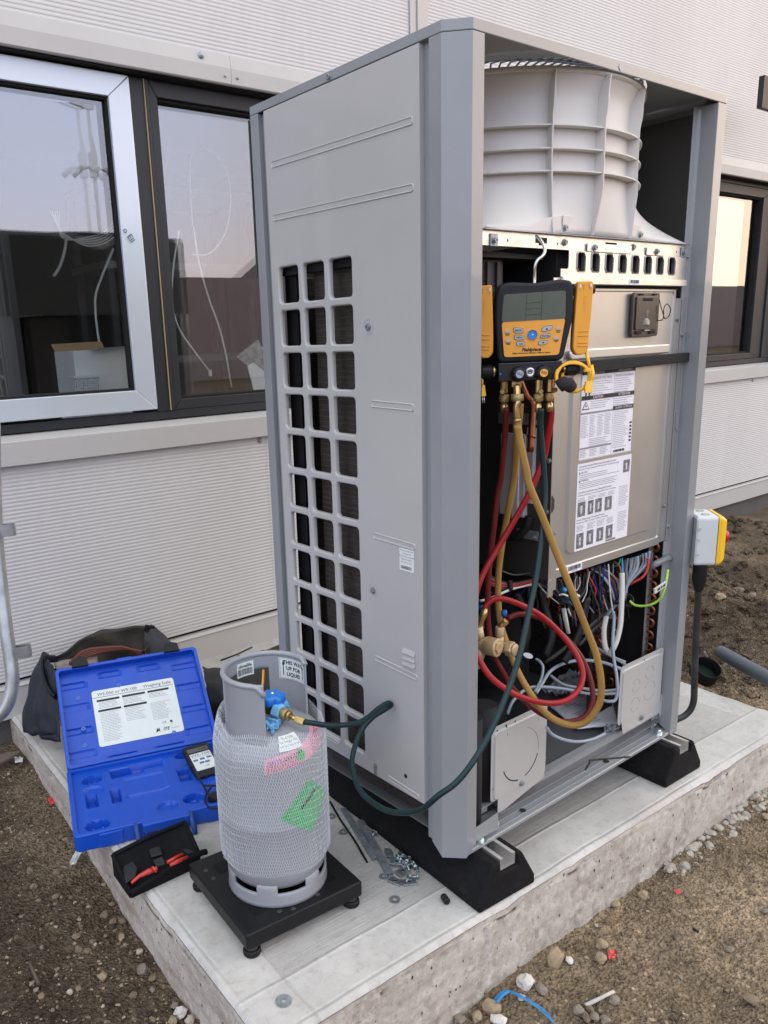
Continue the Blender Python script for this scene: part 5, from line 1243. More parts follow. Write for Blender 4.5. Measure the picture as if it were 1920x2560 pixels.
# grey cables coiled on the floor pan
wire('lgrey', [(270, 1800, 1.86), (320, 1690, 1.87), (430, 1600, 1.93), (560, 1590, 1.96), (750, 1610, 1.97), (900, 1640, 1.98), (1120, 1640, 1.99)], .0040, 'grey_cable')
wire('lgrey', [(490, 1640, 1.93), (540, 1560, 1.95), (600, 1470, 1.99), (700, 1410, 2.02), (840, 1385, 2.04), (1000, 1400, 2.05), (1140, 1450, 2.03)], .0044, 'grey_cable')
wire('lgrey', [(480, 1630, 1.92), (530, 1530, 1.93), (545, 1440, 1.94), (520, 1395, 1.95), (490, 1375, 1.96)], .0036, 'grey_cable')
wire('grey', [(600, 1500, 1.98), (700, 1570, 1.97), (850, 1600, 1.97), (1000, 1620, 1.98), (1125, 1610, 1.99)], .0040, 'grey_cable')
wire('grey', [(960, 1290, 2.06), (1060, 1350, 2.06), (1180, 1420, 2.05)], .0036, 'grey_cable'); wire('lgrey', [(900, 1260, 2.1), (1020, 1330, 2.08), (1180, 1400, 2.06)], .0034, 'grey_cable')
ZG = lambda x, y: (1180+x*.44605, 1600+y*.44605)
def G3(x, y, dep): return D3(*ZG(x, y), dep)
MB().tube(cat_rom([G3(418, 490, 1.86), G3(450, 530, 1.87), G3(520, 560, 1.88), (G3(600, 570, 1.89)), G3(680, 555, 1.91), G3(745, 525, 1.93)], 6), .0040, 8).build('grey_cable', m_c['lgrey'], unit)
for pts in ([(560, 1400), (760, 1250), (900, 1130), (1040, 1010)], [(600, 1380), (800, 1220), (950, 1080), (1060, 1020)], [(820, 1270), (930, 1150), (1080, 1030)]):
    wire('dgrey', [(x, y, 2.08) for x, y in pts], .0045)
# printed manual in a clear bag lying on the pan
m_bag = mat('crinkled clear film', (.40, .41, .44), .15, var=.7, vscale=28, bump=1, bscale=45, coat=.5)
def quad_sheet(name, pix, z, m, th=.002, jit=.0, n=8, seed=0):
    A, B, C_, D_ = [onZ(*p, z) for p in pix]
    def fn(u, v):
        p = A*(1-u)*(1-v)+B*u*(1-v)+C_*u*v+D_*(1-u)*v; return p+Vector((0, 0, jit*noise.noise(Vector((u*6, v*6, seed)))))
    return MB().grid(fn, n, n).build(name, m, None, solid=th)
G = lambda *a: [ZG(*p) for p in a]
o = quad_sheet('paper_manual', G((430, 370), (760, 250), (820, 480), (590, 500)), .150, m_white, .004, .004, 10); tag(o, 'white printed manual lying on the floor of the grey unit', 'manual')
tx = MB(); rn = random.Random(8)
A_, B_, C_, D_ = [onZ(*ZG(*p), .1535) for p in ((430, 370), (760, 250), (820, 480), (590, 500))]
for k in range(14):
    v = .08+k*.055; u0 = .08 if k % 5 else .3
    f_ = lambda u, v: A_*(1-u)*(1-v)+B_*u*(1-v)+C_*u*v+D_*(1-u)*v
    tx.add([f_(u0, v), f_(.55+.35*rn.random(), v), f_(.5+.35*rn.random(), v+.018), f_(u0, v+.018)], [(0, 1, 2, 3)])
tx.build('print_lines', m_ink2, o)
def crumple(name, pix, zs, m, amp=.012, seed=3, n=26, label='', cat='plastic bag'):
    A, B, C_, D_ = [onZ(*p, z) for p, z in zip(pix, zs)]
    def fn(u, v):
        p = A*(1-u)*(1-v)+B*u*(1-v)+C_*u*v+D_*(1-u)*v
        return p+Vector((amp*.5*noise.noise(Vector((u*9, v*9, seed+5))), 0, amp*noise.noise(Vector((u*7, v*7, seed)))+amp*.5*noise.noise(Vector((u*19, v*19, seed)))))
    return tag(MB().grid(fn, n, n).build(name, m), label, cat)
crumple('plastic_bag', G((380, 290), (600, 130), (700, 170), (560, 300)), (.165, .20, .20, .165), m_bag, .022, label='crinkled clear plastic bag with black print lying behind the manual')
crumple('plastic_bag', G((740, 480), (820, 470), (835, 490), (740, 530)), (.160, .165, .17, .160), m_bag, .012, 9, 12, 'small scrap of clear film at the front right of the manual', 'plastic scrap')
quad_sheet('dark_pouch', G((460, 310), (650, 190), (800, 200), (780, 300)), .146, mat('dark manual cover', (.10, .10, .11), .5, var=.3, vscale=20), .003, .003).parent = unit
tag(MB().disc(L3(430, 1350, 1.98), .012, (0, -.3, 1), 20, .001).build('white_disc', m_white), 'small white round sticker in the dark lower bay', 'sticker')

# ================================================================ HOSES
def hose(name, pts, r, m, label, n=12, k=8, seed=0):
    P = cat_rom([D3(*p) for p in pts], k)
    return tag(MB().tube(P, r, n).build(name, m), label, 'hose', 'refrigerant hoses of the gauge manifold')
ZM = lambda x, y: (1180+x*.34358, 700+y*.34358)
Zc5 = lambda x, y: (640+x*.29393, 1500+y*.29393)
def PM(*a): return [(*ZM(x, y), d) for x, y, d in a]
def PL(*a): return [(*ZL(x, y), d) for x, y, d in a]
def P5(*a): return [(*Zc5(x, y), d) for x, y, d in a]
green_pts = PM((500, 935, 1.555), (497, 1050, 1.57), (512, 1250, 1.585))+PL((560, 60, 1.60), (552, 250, 1.60), (500, 700, 1.585), (430, 1050, 1.56), (350, 1400, 1.53), (240, 1710, 1.50))+[(1220, 1841, 1.475), (1180, 1908, 1.455), (1140, 1957, 1.45), (1095, 1990, 1.455)]+P5((1400, 1785, 1.48), (1250, 1810, 1.52), (1100, 1785, 1.57), (950, 1690, 1.63), (860, 1570, 1.68), (818, 1400, 1.72), (835, 1270, 1.745), (890, 1120, 1.765), (990, 1000, 1.775), (1090, 935, 1.775), (1148, 895, 1.77), (1120, 877, 1.76), (1040, 925, 1.745), (950, 1000, 1.720), (850, 1048, 1.69), (650, 1068, 1.65), (500, 1050, 1.628), (405, 1035, 1.620))
hose('hose', green_pts, .0058, m_green, 'long dark green hose from the manifold down past the post to the gas cylinder')
hose('hose', PM((580, 930, 1.62), (572, 1040, 1.63), (545, 1180, 1.645), (520, 1300, 1.66))+PL((450, 80, 1.67), (330, 300, 1.68), (200, 520, 1.68), (100, 690, 1.67), (40, 840, 1.66), (5, 1050, 1.67), (15, 1280, 1.67), (60, 1390, 1.665), (150, 1520, 1.66), (300, 1630, 1.66), (450, 1690, 1.67), (600, 1715, 1.69), (730, 1690, 1.71), (825, 1600, 1.735), (850, 1480, 1.755), (800, 1340, 1.77), (680, 1180, 1.775), (540, 1050, 1.765), (400, 970, 1.75), (260, 918, 1.735), (170, 915, 1.73), (115, 955, 1.73), (95, 990, 1.73)), .0064, m_red, 'bright red hose looping through the open lower bay')
hose('hose', PM((250, 930, 1.60), (243, 1080, 1.62), (225, 1300, 1.65), (210, 1450, 1.67))+PL((195, 120, 1.685), (165, 380, 1.70), (135, 640, 1.715), (120, 900, 1.73), (125, 1100, 1.745), (160, 1320, 1.755), (240, 1480, 1.765), (330, 1620, 1.775), (430, 1720, 1.785), (560, 1810, 1.795), (720, 1855, 1.80), (860, 1820, 1.805), (925, 1700, 1.81), (915, 1560, 1.815), (860, 1400, 1.82), (770, 1270, 1.82), (650, 1150, 1.815), (520, 1060, 1.80), (400, 1030, 1.785), (320, 1040, 1.775), (275, 1065, 1.765)), .0062, m_dred, 'dull dark red hose hanging at the left inside the open bay')
hose('hose', PM((332, 1060, 1.53), (350, 1180, 1.54), (395, 1380, 1.555))+PL((440, 40, 1.565), (540, 280, 1.58), (660, 590, 1.60), (770, 860, 1.62), (870, 1120, 1.64), (950, 1330, 1.66), (990, 1530, 1.68), (985, 1690, 1.70), (930, 1800, 1.72), (850, 1870, 1.735), (740, 1880, 1.745), (620, 1830, 1.755), (520, 1740, 1.76), (400, 1560, 1.765), (320, 1400, 1.77), (260, 1240, 1.775), (215, 1080, 1.785), (200, 900, 1.785), (205, 700, 1.775), (240, 430, 1.75), (290, 180, 1.72), (320, 0, 1.70))+PM((318, 1300, 1.665), (325, 1150, 1.63), (345, 990, 1.60), (350, 900, 1.59)), .0073, m_yhose, 'thick worn yellow hose arcing in front of the control box and through the bay')

# ================================================================ DIGITAL MANIFOLD
ms_ = FPX; Dm = 1.560
og = D3(1190+765*.18686, 560+1300*.18686, Dm)
nrm = Vector((-.66, -.75, 0)).normalized(); ux = Vector((-nrm.y*1, nrm.x*1, 0)); ux = Vector((.75, -.66, 0)).normalized(); uy = -nrm
mf = frame_empty('gauge_manifold', basis(og, ux, uy, (0, 0, 1)), 'black and yellow digital gauge manifold hanging from a hook on the cross beam', 'gauge manifold')
kk = .18686*Dm/FPX*1.02
def mm(x, z, y=0.0): return Vector(((x-765)*kk, y, -(z-1300)*kk))       # crop px -> manifold space
def mpoly(pts, y, d): return [mm(x, z, y) for x, z in pts], (0, d, 0)
m_boot = mat('dark rubber boot', (.012, .013, .015), .5, spec=.35, var=.1, vscale=10, bump=.06, bscale=200)
def smooth_poly(pts, k=4, rr=38):
    P = [Vector((a, b, 0)) for a, b in pts]; n = len(P); o = []
    for i in range(n):
        a, b_, c = P[i-1], P[i], P[(i+1) % n]
        ea, ec = (a-b_)*min(.35, rr/(a-b_).length), (c-b_)*min(.35, rr/(c-b_).length)
        for t_ in [j/k for j in range(k+1)]:
            p = (b_+ea)*(1-t_)**2+b_*2*t_*(1-t_)+(b_+ec)*t_**2; o.append((p.x, p.y))
    return o
outer = smooth_poly([(300, 840), (420, 800), (780, 830), (1080, 790), (1240, 820), (1262, 1000), (1262, 1280), (1195, 1600), (1150, 1815), (310, 1820), (290, 1600), (262, 1280), (266, 1000)], 5, 90)
a_, v_ = mpoly(outer, -.012, .040); MB().prism(a_, v_).build('boot', m_boot, mf, bevel=.006, segs=3)
scr = smooth_poly([(365, 955), (1150, 935), (1157, 1285), (340, 1300)], 3); a_, v_ = mpoly(scr, -.0155, .004)
MB().prism(mpoly(smooth_poly([(345, 925), (1172, 905), (1180, 1300), (1085, 1765), (375, 1765), (322, 1310)]), -.0135, .002)[0], (0, .002, 0)).build('bezel', mat('bezel black', (.008, .008, .009), .25), mf)
MB().prism(a_, v_).build('lcd_screen', mat('grey green lcd', (.090, .108, .082), .25, coat=.1, var=.03, vscale=20), mf)
mb = MB()
def mline(mb, x0, z0, x1, z1, w=4.5, y=-.0160):
    a, b_ = mm(x0, z0, y), mm(x1, z1, y); d = (b_-a).normalized(); n_ = Vector((-d.z, 0, d.x))*(w*kk/2); mb.add([a-n_, b_-n_, b_+n_, a+n_], [(0, 1, 2, 3)])
for q in ((657, 950, 645, 1293), (855, 945, 845, 1290), (655, 1073, 850, 1068), (652, 1148, 848, 1143), (648, 1222, 846, 1216)): mline(mb, *q)
mb.build('lcd_lines', mat('lcd line', (.02, .03, .02), .5), mf)
face = smooth_poly([(342, 1300), (1157, 1280), (1090, 1738), (382, 1745)], 3); MB().prism(mpoly(face, -.0150, .003)[0], (0, .003, 0)).build('keypad', mat('amber keypad', (.80, .36, .045), .45, var=.02, vscale=10), mf)
m_btn = mat('grey button', (.42, .43, .44), .5)
btn = [([(492, 1375), (615, 1385), (628, 1440), (505, 1440)], 'MENU', (560, 1413)), ([(505, 1468), (628, 1480), (633, 1528), (515, 1528)], 'VIEW', (568, 1502)), ([(532, 1555), (640, 1552), (650, 1608), (545, 1606)], 'A/B', (592, 1583)),
       ([(870, 1375), (993, 1365), (985, 1415), (855, 1440)], None, (922, 1405)), ([(850, 1475), (975, 1460), (965, 1510), (842, 1520)], 'ENTER', (908, 1495)), ([(830, 1552), (943, 1550), (925, 1597), (818, 1605)], None, (880, 1577))]
for pts, s_, (tx_, tz) in btn:
    c_ = [sum(p[i] for p in pts)/4 for i in (0, 1)]; big = [(c_[0]+(p[0]-c_[0])*1.08, c_[1]+(p[1]-c_[1])*1.16) for p in pts]
    MB().prism(mpoly(smooth_poly(big, 3), -.0156, .001)[0], (0, .001, 0)).build('key_outline', m_ink, mf)
    b_ = MB().prism(mpoly(smooth_poly(pts, 3), -.0172, .002)[0], (0, .002, 0)).build('button', m_btn, mf)
    if s_: text(s_, 34*kk, basis(mm(tx_, tz, -.0174), (1, 0, 0), (0, 0, 1), (0, -1, 0)), m_ink, b_, bold=.0001)
    else:
        up_ = 1 if tz < 1500 else -1; MB().prism([mm(tx_-19, tz+9*up_, -.0173), mm(tx_+19, tz+9*up_, -.0173), mm(tx_, tz-13*up_, -.0173)], (0, -.0003, 0)).build('arrow', m_ink, b_)
for x, z in ((417, 1420), (430, 1537), (1070, 1405), (1045, 1523)):
    b_ = MB().prism([mm(px_, pz_, -.0168) for px_, pz_ in smooth_poly([(x-32, z-17), (x+32, z-17), (x+32, z+17), (x-32, z+17)], 4)], (0, .0015, 0)).build('button', m_btn, mf)
    mb = MB(); mline(mb, x-30, z+32, x+32, z+32, 9, -.0152); mline(mb, x-22, z+48, x+24, z+48, 9, -.0152); mb.build('key_caption', m_ink, mf)
mb = MB(); mb.disc(mm(738, 1470, -.0190), 60*kk, (0, -1, 0), 32, -.003); mb.lathe([(60*kk, .0), (60*kk, .004)], mm(738, 1470, -.019), 32, Matrix.Rotation(R(-90), 4, 'X')); b_ = mb.build('blue_button', mat('azure button', (.02, .26, .72), .35), mf)
mb = MB()
for k in range(4):
    w = math.pi/4*k; d = Vector((math.cos(w), 0, math.sin(w)))*20*kk; n_ = Vector((-d.z, 0, d.x))*.14; c_ = mm(738, 1473, -.0194); mb.add([c_-d, c_-n_, c_+d, c_+n_], [(0, 1, 2, 3)])
mb.build('star_symbol', m_white, b_)
text('Fieldpiece', 62*kk, basis(mm(730, 1660, -.0154), (1, 0, 0), (0, 0, 1), (0, -1, 0)), m_ink, mf, shear=.25, bold=.0004)
text('SMAN Refrigerant Manifold + Micron Gauge', 27*kk, basis(mm(730, 1702, -.0154), (1, 0, 0), (0, 0, 1), (0, -1, 0)), m_ink, mf, shear=.2, bold=.00012)
# manifold block, knobs, sight glass
MB().prism(mpoly([(310, 1822), (1145, 1815), (1135, 2050), (318, 2065)], -.010, .034)[0], (0, .034, 0)).build('manifold_block', mat('black anodised block', (.012, .012, .014), .35, var=.1, vscale=10), mf, bevel=.002)
def knob(c, r, h, cap, capcol, s_, scol, ax=(0, -1, 0)):
    mb = MB(); q = Vector(ax).to_track_quat('Z', 'Y').to_matrix().to_4x4(); n_ = 48; prof = [(0, h), (r*.78, h), (r*.90, h*.92), (r, h*.75), (r, h*.15), (r*.85, 0)]; vs = []
    for (rr, z) in prof:
        for k in range(n_):
            w = 2*math.pi*k/n_; e = 1-.07*(.5+.5*math.cos(w*10)) if rr > r*.8 else 1; vs.append(Vector(c)+(q @ Vector((rr*e*math.cos(w), rr*e*math.sin(w), z))))
    mb.add(vs, [(i*n_+k, i*n_+(k+1) % n_, (i+1)*n_+(k+1) % n_, (i+1)*n_+k) for i in range(len(prof)-1) for k in range(n_)], True)
    o = mb.build('knob', m_black, mf)
    if cap:
        d = MB().disc(Vector(c)+Vector(ax)*(h+.0003), r*.52, ax, 24, .0006).build('knob_cap', capcol, o); text(s_, r*.5, basis(Vector(c)+Vector(ax)*(h+.0011), Vector((1, 0, -.35)).normalized(), Vector((.35, 0, 1)).normalized(), (0, -1, 0)), scol, d, bold=.0001)
    return o
knob(mm(572, 1965, -.010), 100*kk, .019, True, mat('grey cap', (.36, .42, .44), .5), 'VAC', m_ink); knob(mm(885, 1960, -.010), 100*kk, .019, True, mat('amber cap', (.82, .42, .06), .5), 'REF', m_ink)
mb = MB(); mb.lathe([(0, .004), (.4*62*kk, .004), (.45*62*kk, .008), (62*kk, .008), (62*kk, 0)], mm(722, 1952, -.010), 28, Matrix.Rotation(R(90), 4, 'X')); mb.build('sight_glass', m_zinc, mf)
mb = MB()
for k in range(6):
    w = k*math.pi/3; c_ = mm(722, 1952, -.0150)+Vector((math.cos(w), 0, math.sin(w)))*13*kk; mb.disc(c_, 6*kk, (0, -1, 0), 8)
mb.build('sight_detail', m_ink, mf)
for x, cc in ((341, (.02, .16, .75)), (1107, (.45, .03, .02))): MB().disc(mm(x, 1962 if x < 500 else 1952, -.0105), 13*kk, (0, -1, 0), 14).build('port_dot', mat('dot%d' % x, cc, .5), mf)
for sx_, x0, x1 in ((1, 1150, 1385), (-1, 80, 305)):
    z = 1930; ax = (sx_, 0, 0); base = mm(x0 if sx_ > 0 else x1, z, .006)
    mb = MB(); q = Matrix.Rotation(R(90*sx_), 4, 'Y'); L_ = (x1-x0)*kk; mb.lathe([(0, L_), (68*kk, L_), (88*kk, L_*.85), (92*kk, L_*.35), (70*kk, L_*.20), (60*kk, 0), (0, 0)], base, 14, q, smooth=False); mb.build('side_knob', m_black, mf)
    MB().lathe([(.0105, .0), (.0105, .004)], base+Vector((sx_*.004, 0, 0)), 16, q).build('collar', m_brass, mf)
    MB().box(*( [mm(1255, 1000, .004), mm(1340, 880, .016)] if sx_ > 0 else [mm(190, 1010, .004), mm(275, 890, .016)])).build('clamp_arm', m_black, mf, bevel=.002)
# brass ports
def port(x, y0, y1, dep_y, angled=0):
    m_k = mat('knurled brass', (.50, .38, .18), .42, metal=.85, bump=.9, bscale=700)
    MB().box(mm(x-42, 2060, dep_y-.006), mm(x+42, y0+60, dep_y+.008)).build('port', m_brass, mf, bevel=.0015)
ZMm = lambda x, y: ((1180+x*.34358-1190)/.18686, (700+y*.34358-560)/.18686)
def mport(x, ytop, depth, caps=True, bigr=1.0):
    q = lambda yy: mm(*ZMm(x, yy), depth)
    mb = MB(); mb.tube([q(712), q(800)], .0070*bigr, 8, smooth=False); mb.build('port', m_brass, mf)
    mb = MB(); mb.lathe([(.0060, 0), (.0098*bigr, -.001), (.0098*bigr, -.0145), (.006, -.0165)], q(808), 28); mb.build('knurled_nut', mat('knurled brass', (.50, .38, .18), .42, metal=.85, bump=.9, bscale=700), mf)
    mb = MB(); mb.tube([q(862), q(882), q(884), q(945)], [.0052, .0052, .0070, .0070], 16); mb.build('ferrule', m_brass, mf)
mport(253, 712, .006); mport(497, 712, .0); mport(583, 712, .006); mport(345, 712, .004)
mb = MB(); hexnut(mb, mm(*ZMm(240, 785), -.006), (-.4, -1, 0), .0055, .010); hexnut(mb, mm(*ZMm(500, 792), -.010), (0, -1, 0), .0052, .008); hexnut(mb, mm(*ZMm(598, 785), -.006), (.3, -1, 0), .0052, .010); mb.build('port_cap', m_brass, mf)
mb = MB(); q0 = [mm(*ZMm(330, 740), -.014), mm(*ZMm(330, 800), -.020), mm(*ZMm(333, 850), -.026), mm(*ZMm(322, 900), -.027), mm(*ZMm(328, 990), -.027)]; mb.tube(cat_rom(q0, 4), .0062, 12); mb.build('elbow', m_brass, mf)
mb = MB(); mb.lathe([(.006, .0), (.0125, -.001), (.0125, -.013), (.006, -.016)], mm(*ZMm(333, 800), -.020), 30); mb.build('knurled_nut', MATS['knurled brass'], mf)
mb = MB(); mb.tube([mm(*ZMm(328, 980), -.027), mm(*ZMm(329, 990), -.027), mm(*ZMm(332, 1060), -.027), mm(*ZMm(333, 1068), -.027)], [.0088, .0080, .0082, .0090], 18); mb.build('ferrule', m_brass, mf)
MB().box(mm(*ZMm(300, 712), -.008), mm(*ZMm(370, 760), .008)).build('centre_port', m_brass, mf, bevel=.002)
# wire hook
hp = [mm(766, 850, .0), mm(766, 740, .0), mm(766, 620, -.002), mm(800, 545, -.001), mm(870, 490, .004), mm(902, 420, .010), mm(885, 330, .020), mm(850, 260, .030), mm(820, 220, .038)]
MB().tube(cat_rom(hp, 6), .0030, 10).build('hook', mat('plated wire', (.70, .70, .69), .22, metal=.9), mf)
# the two yellow pipe clamps, hung on the manifold's arms
def pipe_clamp(cx, label, flip=1):
    c_ = frame_empty('pipe_clamp', basis(og, ux, uy, (0, 0, 1)), label, 'pipe clamp', 'yellow pipe clamps on the manifold')
    body = [(cx-100, 850), (cx-85, 828), (cx+85, 832), (cx+102, 860), (cx+95, 1180), (cx+72, 1500), (cx+70, 1690), (cx+30, 1745), (cx-75, 1750), (cx-125, 1680), (cx-125, 1480), (cx-115, 1200)]
    if flip < 0: body = [(2*cx-x, y) for x, y in body][::-1]
    MB().prism([mm(x, z, -.010) for x, z in smooth_poly(body, 4)], (0, .020, 0)).build('jaw', m_yell, c_, bevel=.004, segs=3)
    MB().prism([mm(x, z, .0115) for x, z in smooth_poly([(x+8*flip, z+8) for x, z in body], 4)], (0, .012, 0)).build('jaw', mat('amber plastic dark', (.55, .22, .02), .45), c_, bevel=.002)
    mb = MB()
    for z in (1455, 1510, 1600, 1640): 
        a = mm(cx-75*flip, z, -.0108); b_ = mm(cx+62*flip, z-4, -.0108); mb.tube([a, b_], .0008, 6)
    mb.build('grip_rib', m_yell, c_)
    mb = MB()
    for x, z in ((cx-62, 870), (cx+72, 865)): mb.add([mm(x-9, z+35, -.0103), mm(x+9, z+35, -.0103), mm(x+9, z, -.0103), mm(x-9, z, -.0103)], [(0, 1, 2, 3)])
    mb.build('slot_light', m_white, c_)
    mb = MB()
    for q in ((cx-45, 880, cx-18, 888), (cx-22, 880, cx-22, 935), (cx-70, 920, cx-70, 945), (cx+28, 882, cx+50, 878), (cx+48, 882, cx+48, 930), (cx+68, 915, cx+68, 945)): mline(mb, *q, w=10, y=-.0104)
    mb.build('slot', MATS['amber plastic dark'], c_)
    text('Fieldpiece', 52*kk, basis(mm(cx-5, 1110, -.0102), (0, 0, -1), (1, 0, 0), (0, -1, 0)), mat('amber relief', (.68, .29, .03), .4), c_, shear=.2)
    for z in (980,): MB().lathe([(0, .006), (.008, .005), (.0085, 0)], mm(cx+(105 if flip > 0 else -105), 930, .004), 16, Matrix.Rotation(R(90*flip), 4, 'Y')).build('pivot', m_black, c_)
    return c_
pipe_clamp(1405, 'yellow pipe clamp on the right arm of the manifold, its cable coiled below'); pipe_clamp(118, 'yellow pipe clamp on the left arm of the manifold, half behind the corner post', -1)
# coiled yellow lead with its plug
yc = empty('coiled_lead', (0, 0, 0), 0, 'coiled yellow clamp lead with a two pin plug hanging right of the manifold', 'lead')
mb = MB(); cx, cz = 735, 705
for k in range(7):
    a0 = 2.2 if k % 2 else 2.0; pts = []
    for w in np.linspace(-1.9+.05*k, 2*math.pi-2.2, 34):
        rx, rz = 118+k*3-((k*7) % 9), 108-k*2+((k*5) % 8); pts.append(D3(*ZM(cx+rx*math.cos(w)+3*math.sin(3*w+k), cz-rz*math.sin(w)), 1.565+.0035*((k*3) % 5)))
    mb.tube(pts, .0027, 6)
mb.build('cable_loop', m_ycab, yc)
MB().tube([D3(*ZM(x, y), d) for x, y, d in ((828, 520, 1.57), (845, 580, 1.565), (858, 640, 1.565))], .003, 8).build('cable_end', m_ycab, yc)
mb = MB()
for k in range(3): mb.tube([D3(*ZM(815, 652+k*7), 1.555), D3(*ZM(845, 648+k*7), 1.550), D3(*ZM(878, 640+k*7), 1.558)], .0016, 6)
mb.build('cable_knot', m_ycab, yc)
MB().tube([D3(*ZM(660, 680), 1.58), D3(*ZM(655, 720), 1.57), D3(*ZM(668, 745), 1.56)], .0032, 8).build('cable_end', m_ycab, yc)
MB().tube([D3(*ZM(632, 775), 1.56), D3(*ZM(665, 752), 1.555), D3(*ZM(705, 762), 1.553), D3(*ZM(722, 782), 1.56)], [.013, .0140, .014, .012], 12).build('hook_and_loop_strap', mat('black strap', (.02, .02, .022), .9, bump=.5, bscale=400), yc)
MB().prism([D3(*ZM(x, y), 1.550) for x, y in ((832, 738), (880, 735), (876, 820), (824, 824), (824, 780))], (.006, .007, 0)).build('plug', m_ycab, yc, bevel=.001)
MB().tube([D3(*ZM(x, y), 1.556) for x, y in ((868, 620), (880, 680), (866, 745))], .0040, 6).build('cable_end', m_ycab, yc)
mb = MB()
for x in (831, 855): mb.tube([D3(*ZM(x, 818), 1.553), D3(*ZM(x-3, 868), 1.553)], .0016, 6)
mb.build('pin', m_dark, yc)
yl2 = empty('clamp_plug', (0, 0, 0), 0, 'yellow two pin plug hanging just beside the corner post', 'plug')
MB().prism([D3(*ZM(x, y), 1.60) for x, y in ((70, 760), (95, 765), (103, 845), (68, 850))], (.005, .006, 0)).build('plug_body', m_ycab, yl2, bevel=.001)
MB().tube([D3(*ZM(x, y), 1.60) for x, y in ((60, 690), (74, 730), (75, 765))], .0028, 6).build('cable_end', m_ycab, yl2)
mb = MB()
for x in (76, 88): mb.tube([D3(*ZM(x, 845), 1.604), D3(*ZM(x+2, 895), 1.604)], .0012, 6)
mb.build('pin', m_zinc, yl2)
# ================================================================ PLATFORM SCALE
SCX, SCY, SRZ = -.2815, .2835, R(-4.6)
sc = empty('platform_scale', (SCX, SCY, 0), SRZ, 'low black platform scale on four round feet under the grey gas cylinder', 'scale')
m_scale = mat('black painted steel', (.008, .008, .009), .42, spec=.28, var=.3, vscale=9, bump=.15, bscale=80, dirt=.35, dirtcol=(.03, .03, .03), dscale=16, rvar=.12)
hw = .1425
MB().box((-hw, -hw, .0240), (hw, hw, .0620)).build('deck', m_scale, sc, bevel=.006, segs=3)
mb = MB()
for sx in (-1, 1):
    for sy in (-1, 1):
        for k in range(9):
            cx, cy = sx*.083, sy*.083
            for w, off in ((0, 0), (1, .004)):
                a = -.018+k*.0045; mb.box((cx+a-.0008, cy-.016, .0620), (cx+a+.0008, cy+.016, .0630)) if w == 0 else mb.box((cx-.016, cy+a-.0007, .0620), (cx+.016, cy+a+.0007, .0627))
mb.build('tread_pattern', m_scale, sc)
for sx in (-1, 1):
    for sy in (-1, 1):
        f = empty('foot', (sx*.1235, sy*.1235, 0), parent=sc)
        MB().lathe([(.013, .024), (.013, .014)], n=20).build('stem', m_dark, f)
        mb = MB(); n_ = 60; vs = []
        for r, z in ((0, .0005), (.0165, .0005), (.0185, .003), (.0185, .0110), (.0160, .0145), (.012, .0150)):
            for k in range(n_): w = 2*math.pi*k/n_; e = 1-.06*(k % 2) if r > .018 else 1; vs.append((r*e*math.cos(w), r*e*math.sin(w), z))
        mb.add(vs, [(i*n_+k, i*n_+(k+1) % n_, (i+1)*n_+(k+1) % n_, (i+1)*n_+k) for i in range(5) for k in range(n_)]); mb.build('knurled_ring', m_black, f)
mb = MB()
for x, y in ((-.052, -.118), (-.025, -.128), (.062, .1), (.075, -.09), (.055, -.105), (-.118, .06), (-.12, .095), (.04, -.12)): mb.lathe([(0, .0008), (.004, .0008), (.0055, 0)], (x, y, .0620), 14)
mb.build('deck_screw', m_dark, sc)

# ================================================================ GAS CYLINDER
YX, YY = -.278, .2695
gc = empty('gas_cylinder', (YX, YY, .0622), 0, 'grey refrigerant cylinder wrapped in white mesh sleeve, standing on the black scale', 'gas cylinder')
def zc(z): return z-.0622
m_gas = mat('grey cylinder paint', (.31, .325, .35), .34, var=.04, vscale=6, bump=.25, bscale=55, coat=.15, dirt=.5, dirtcol=(.36, .27, .22), dscale=4.5)
m_rust = mat('rust', (.20, .075, .03), .9, var=.5, vscale=80, bump=.5, bscale=200)
prof = [(.060, .088), (.085, .090), (.0985, .100), (.1085, .118), (.1145, .140), (.1165, .165), (.1168, .2425), (.1180, .2440), (.1180, .2500), (.1168, .2515), (.1165, .370), (.1148, .390), (.1090, .408), (.0990, .4205), (.0850, .4295), (.0600, .4370), (.0300, .4405), (.018, .441)]
MB().lathe([(r, zc(z)) for r, z in prof], n=96).build('body', m_gas, gc)
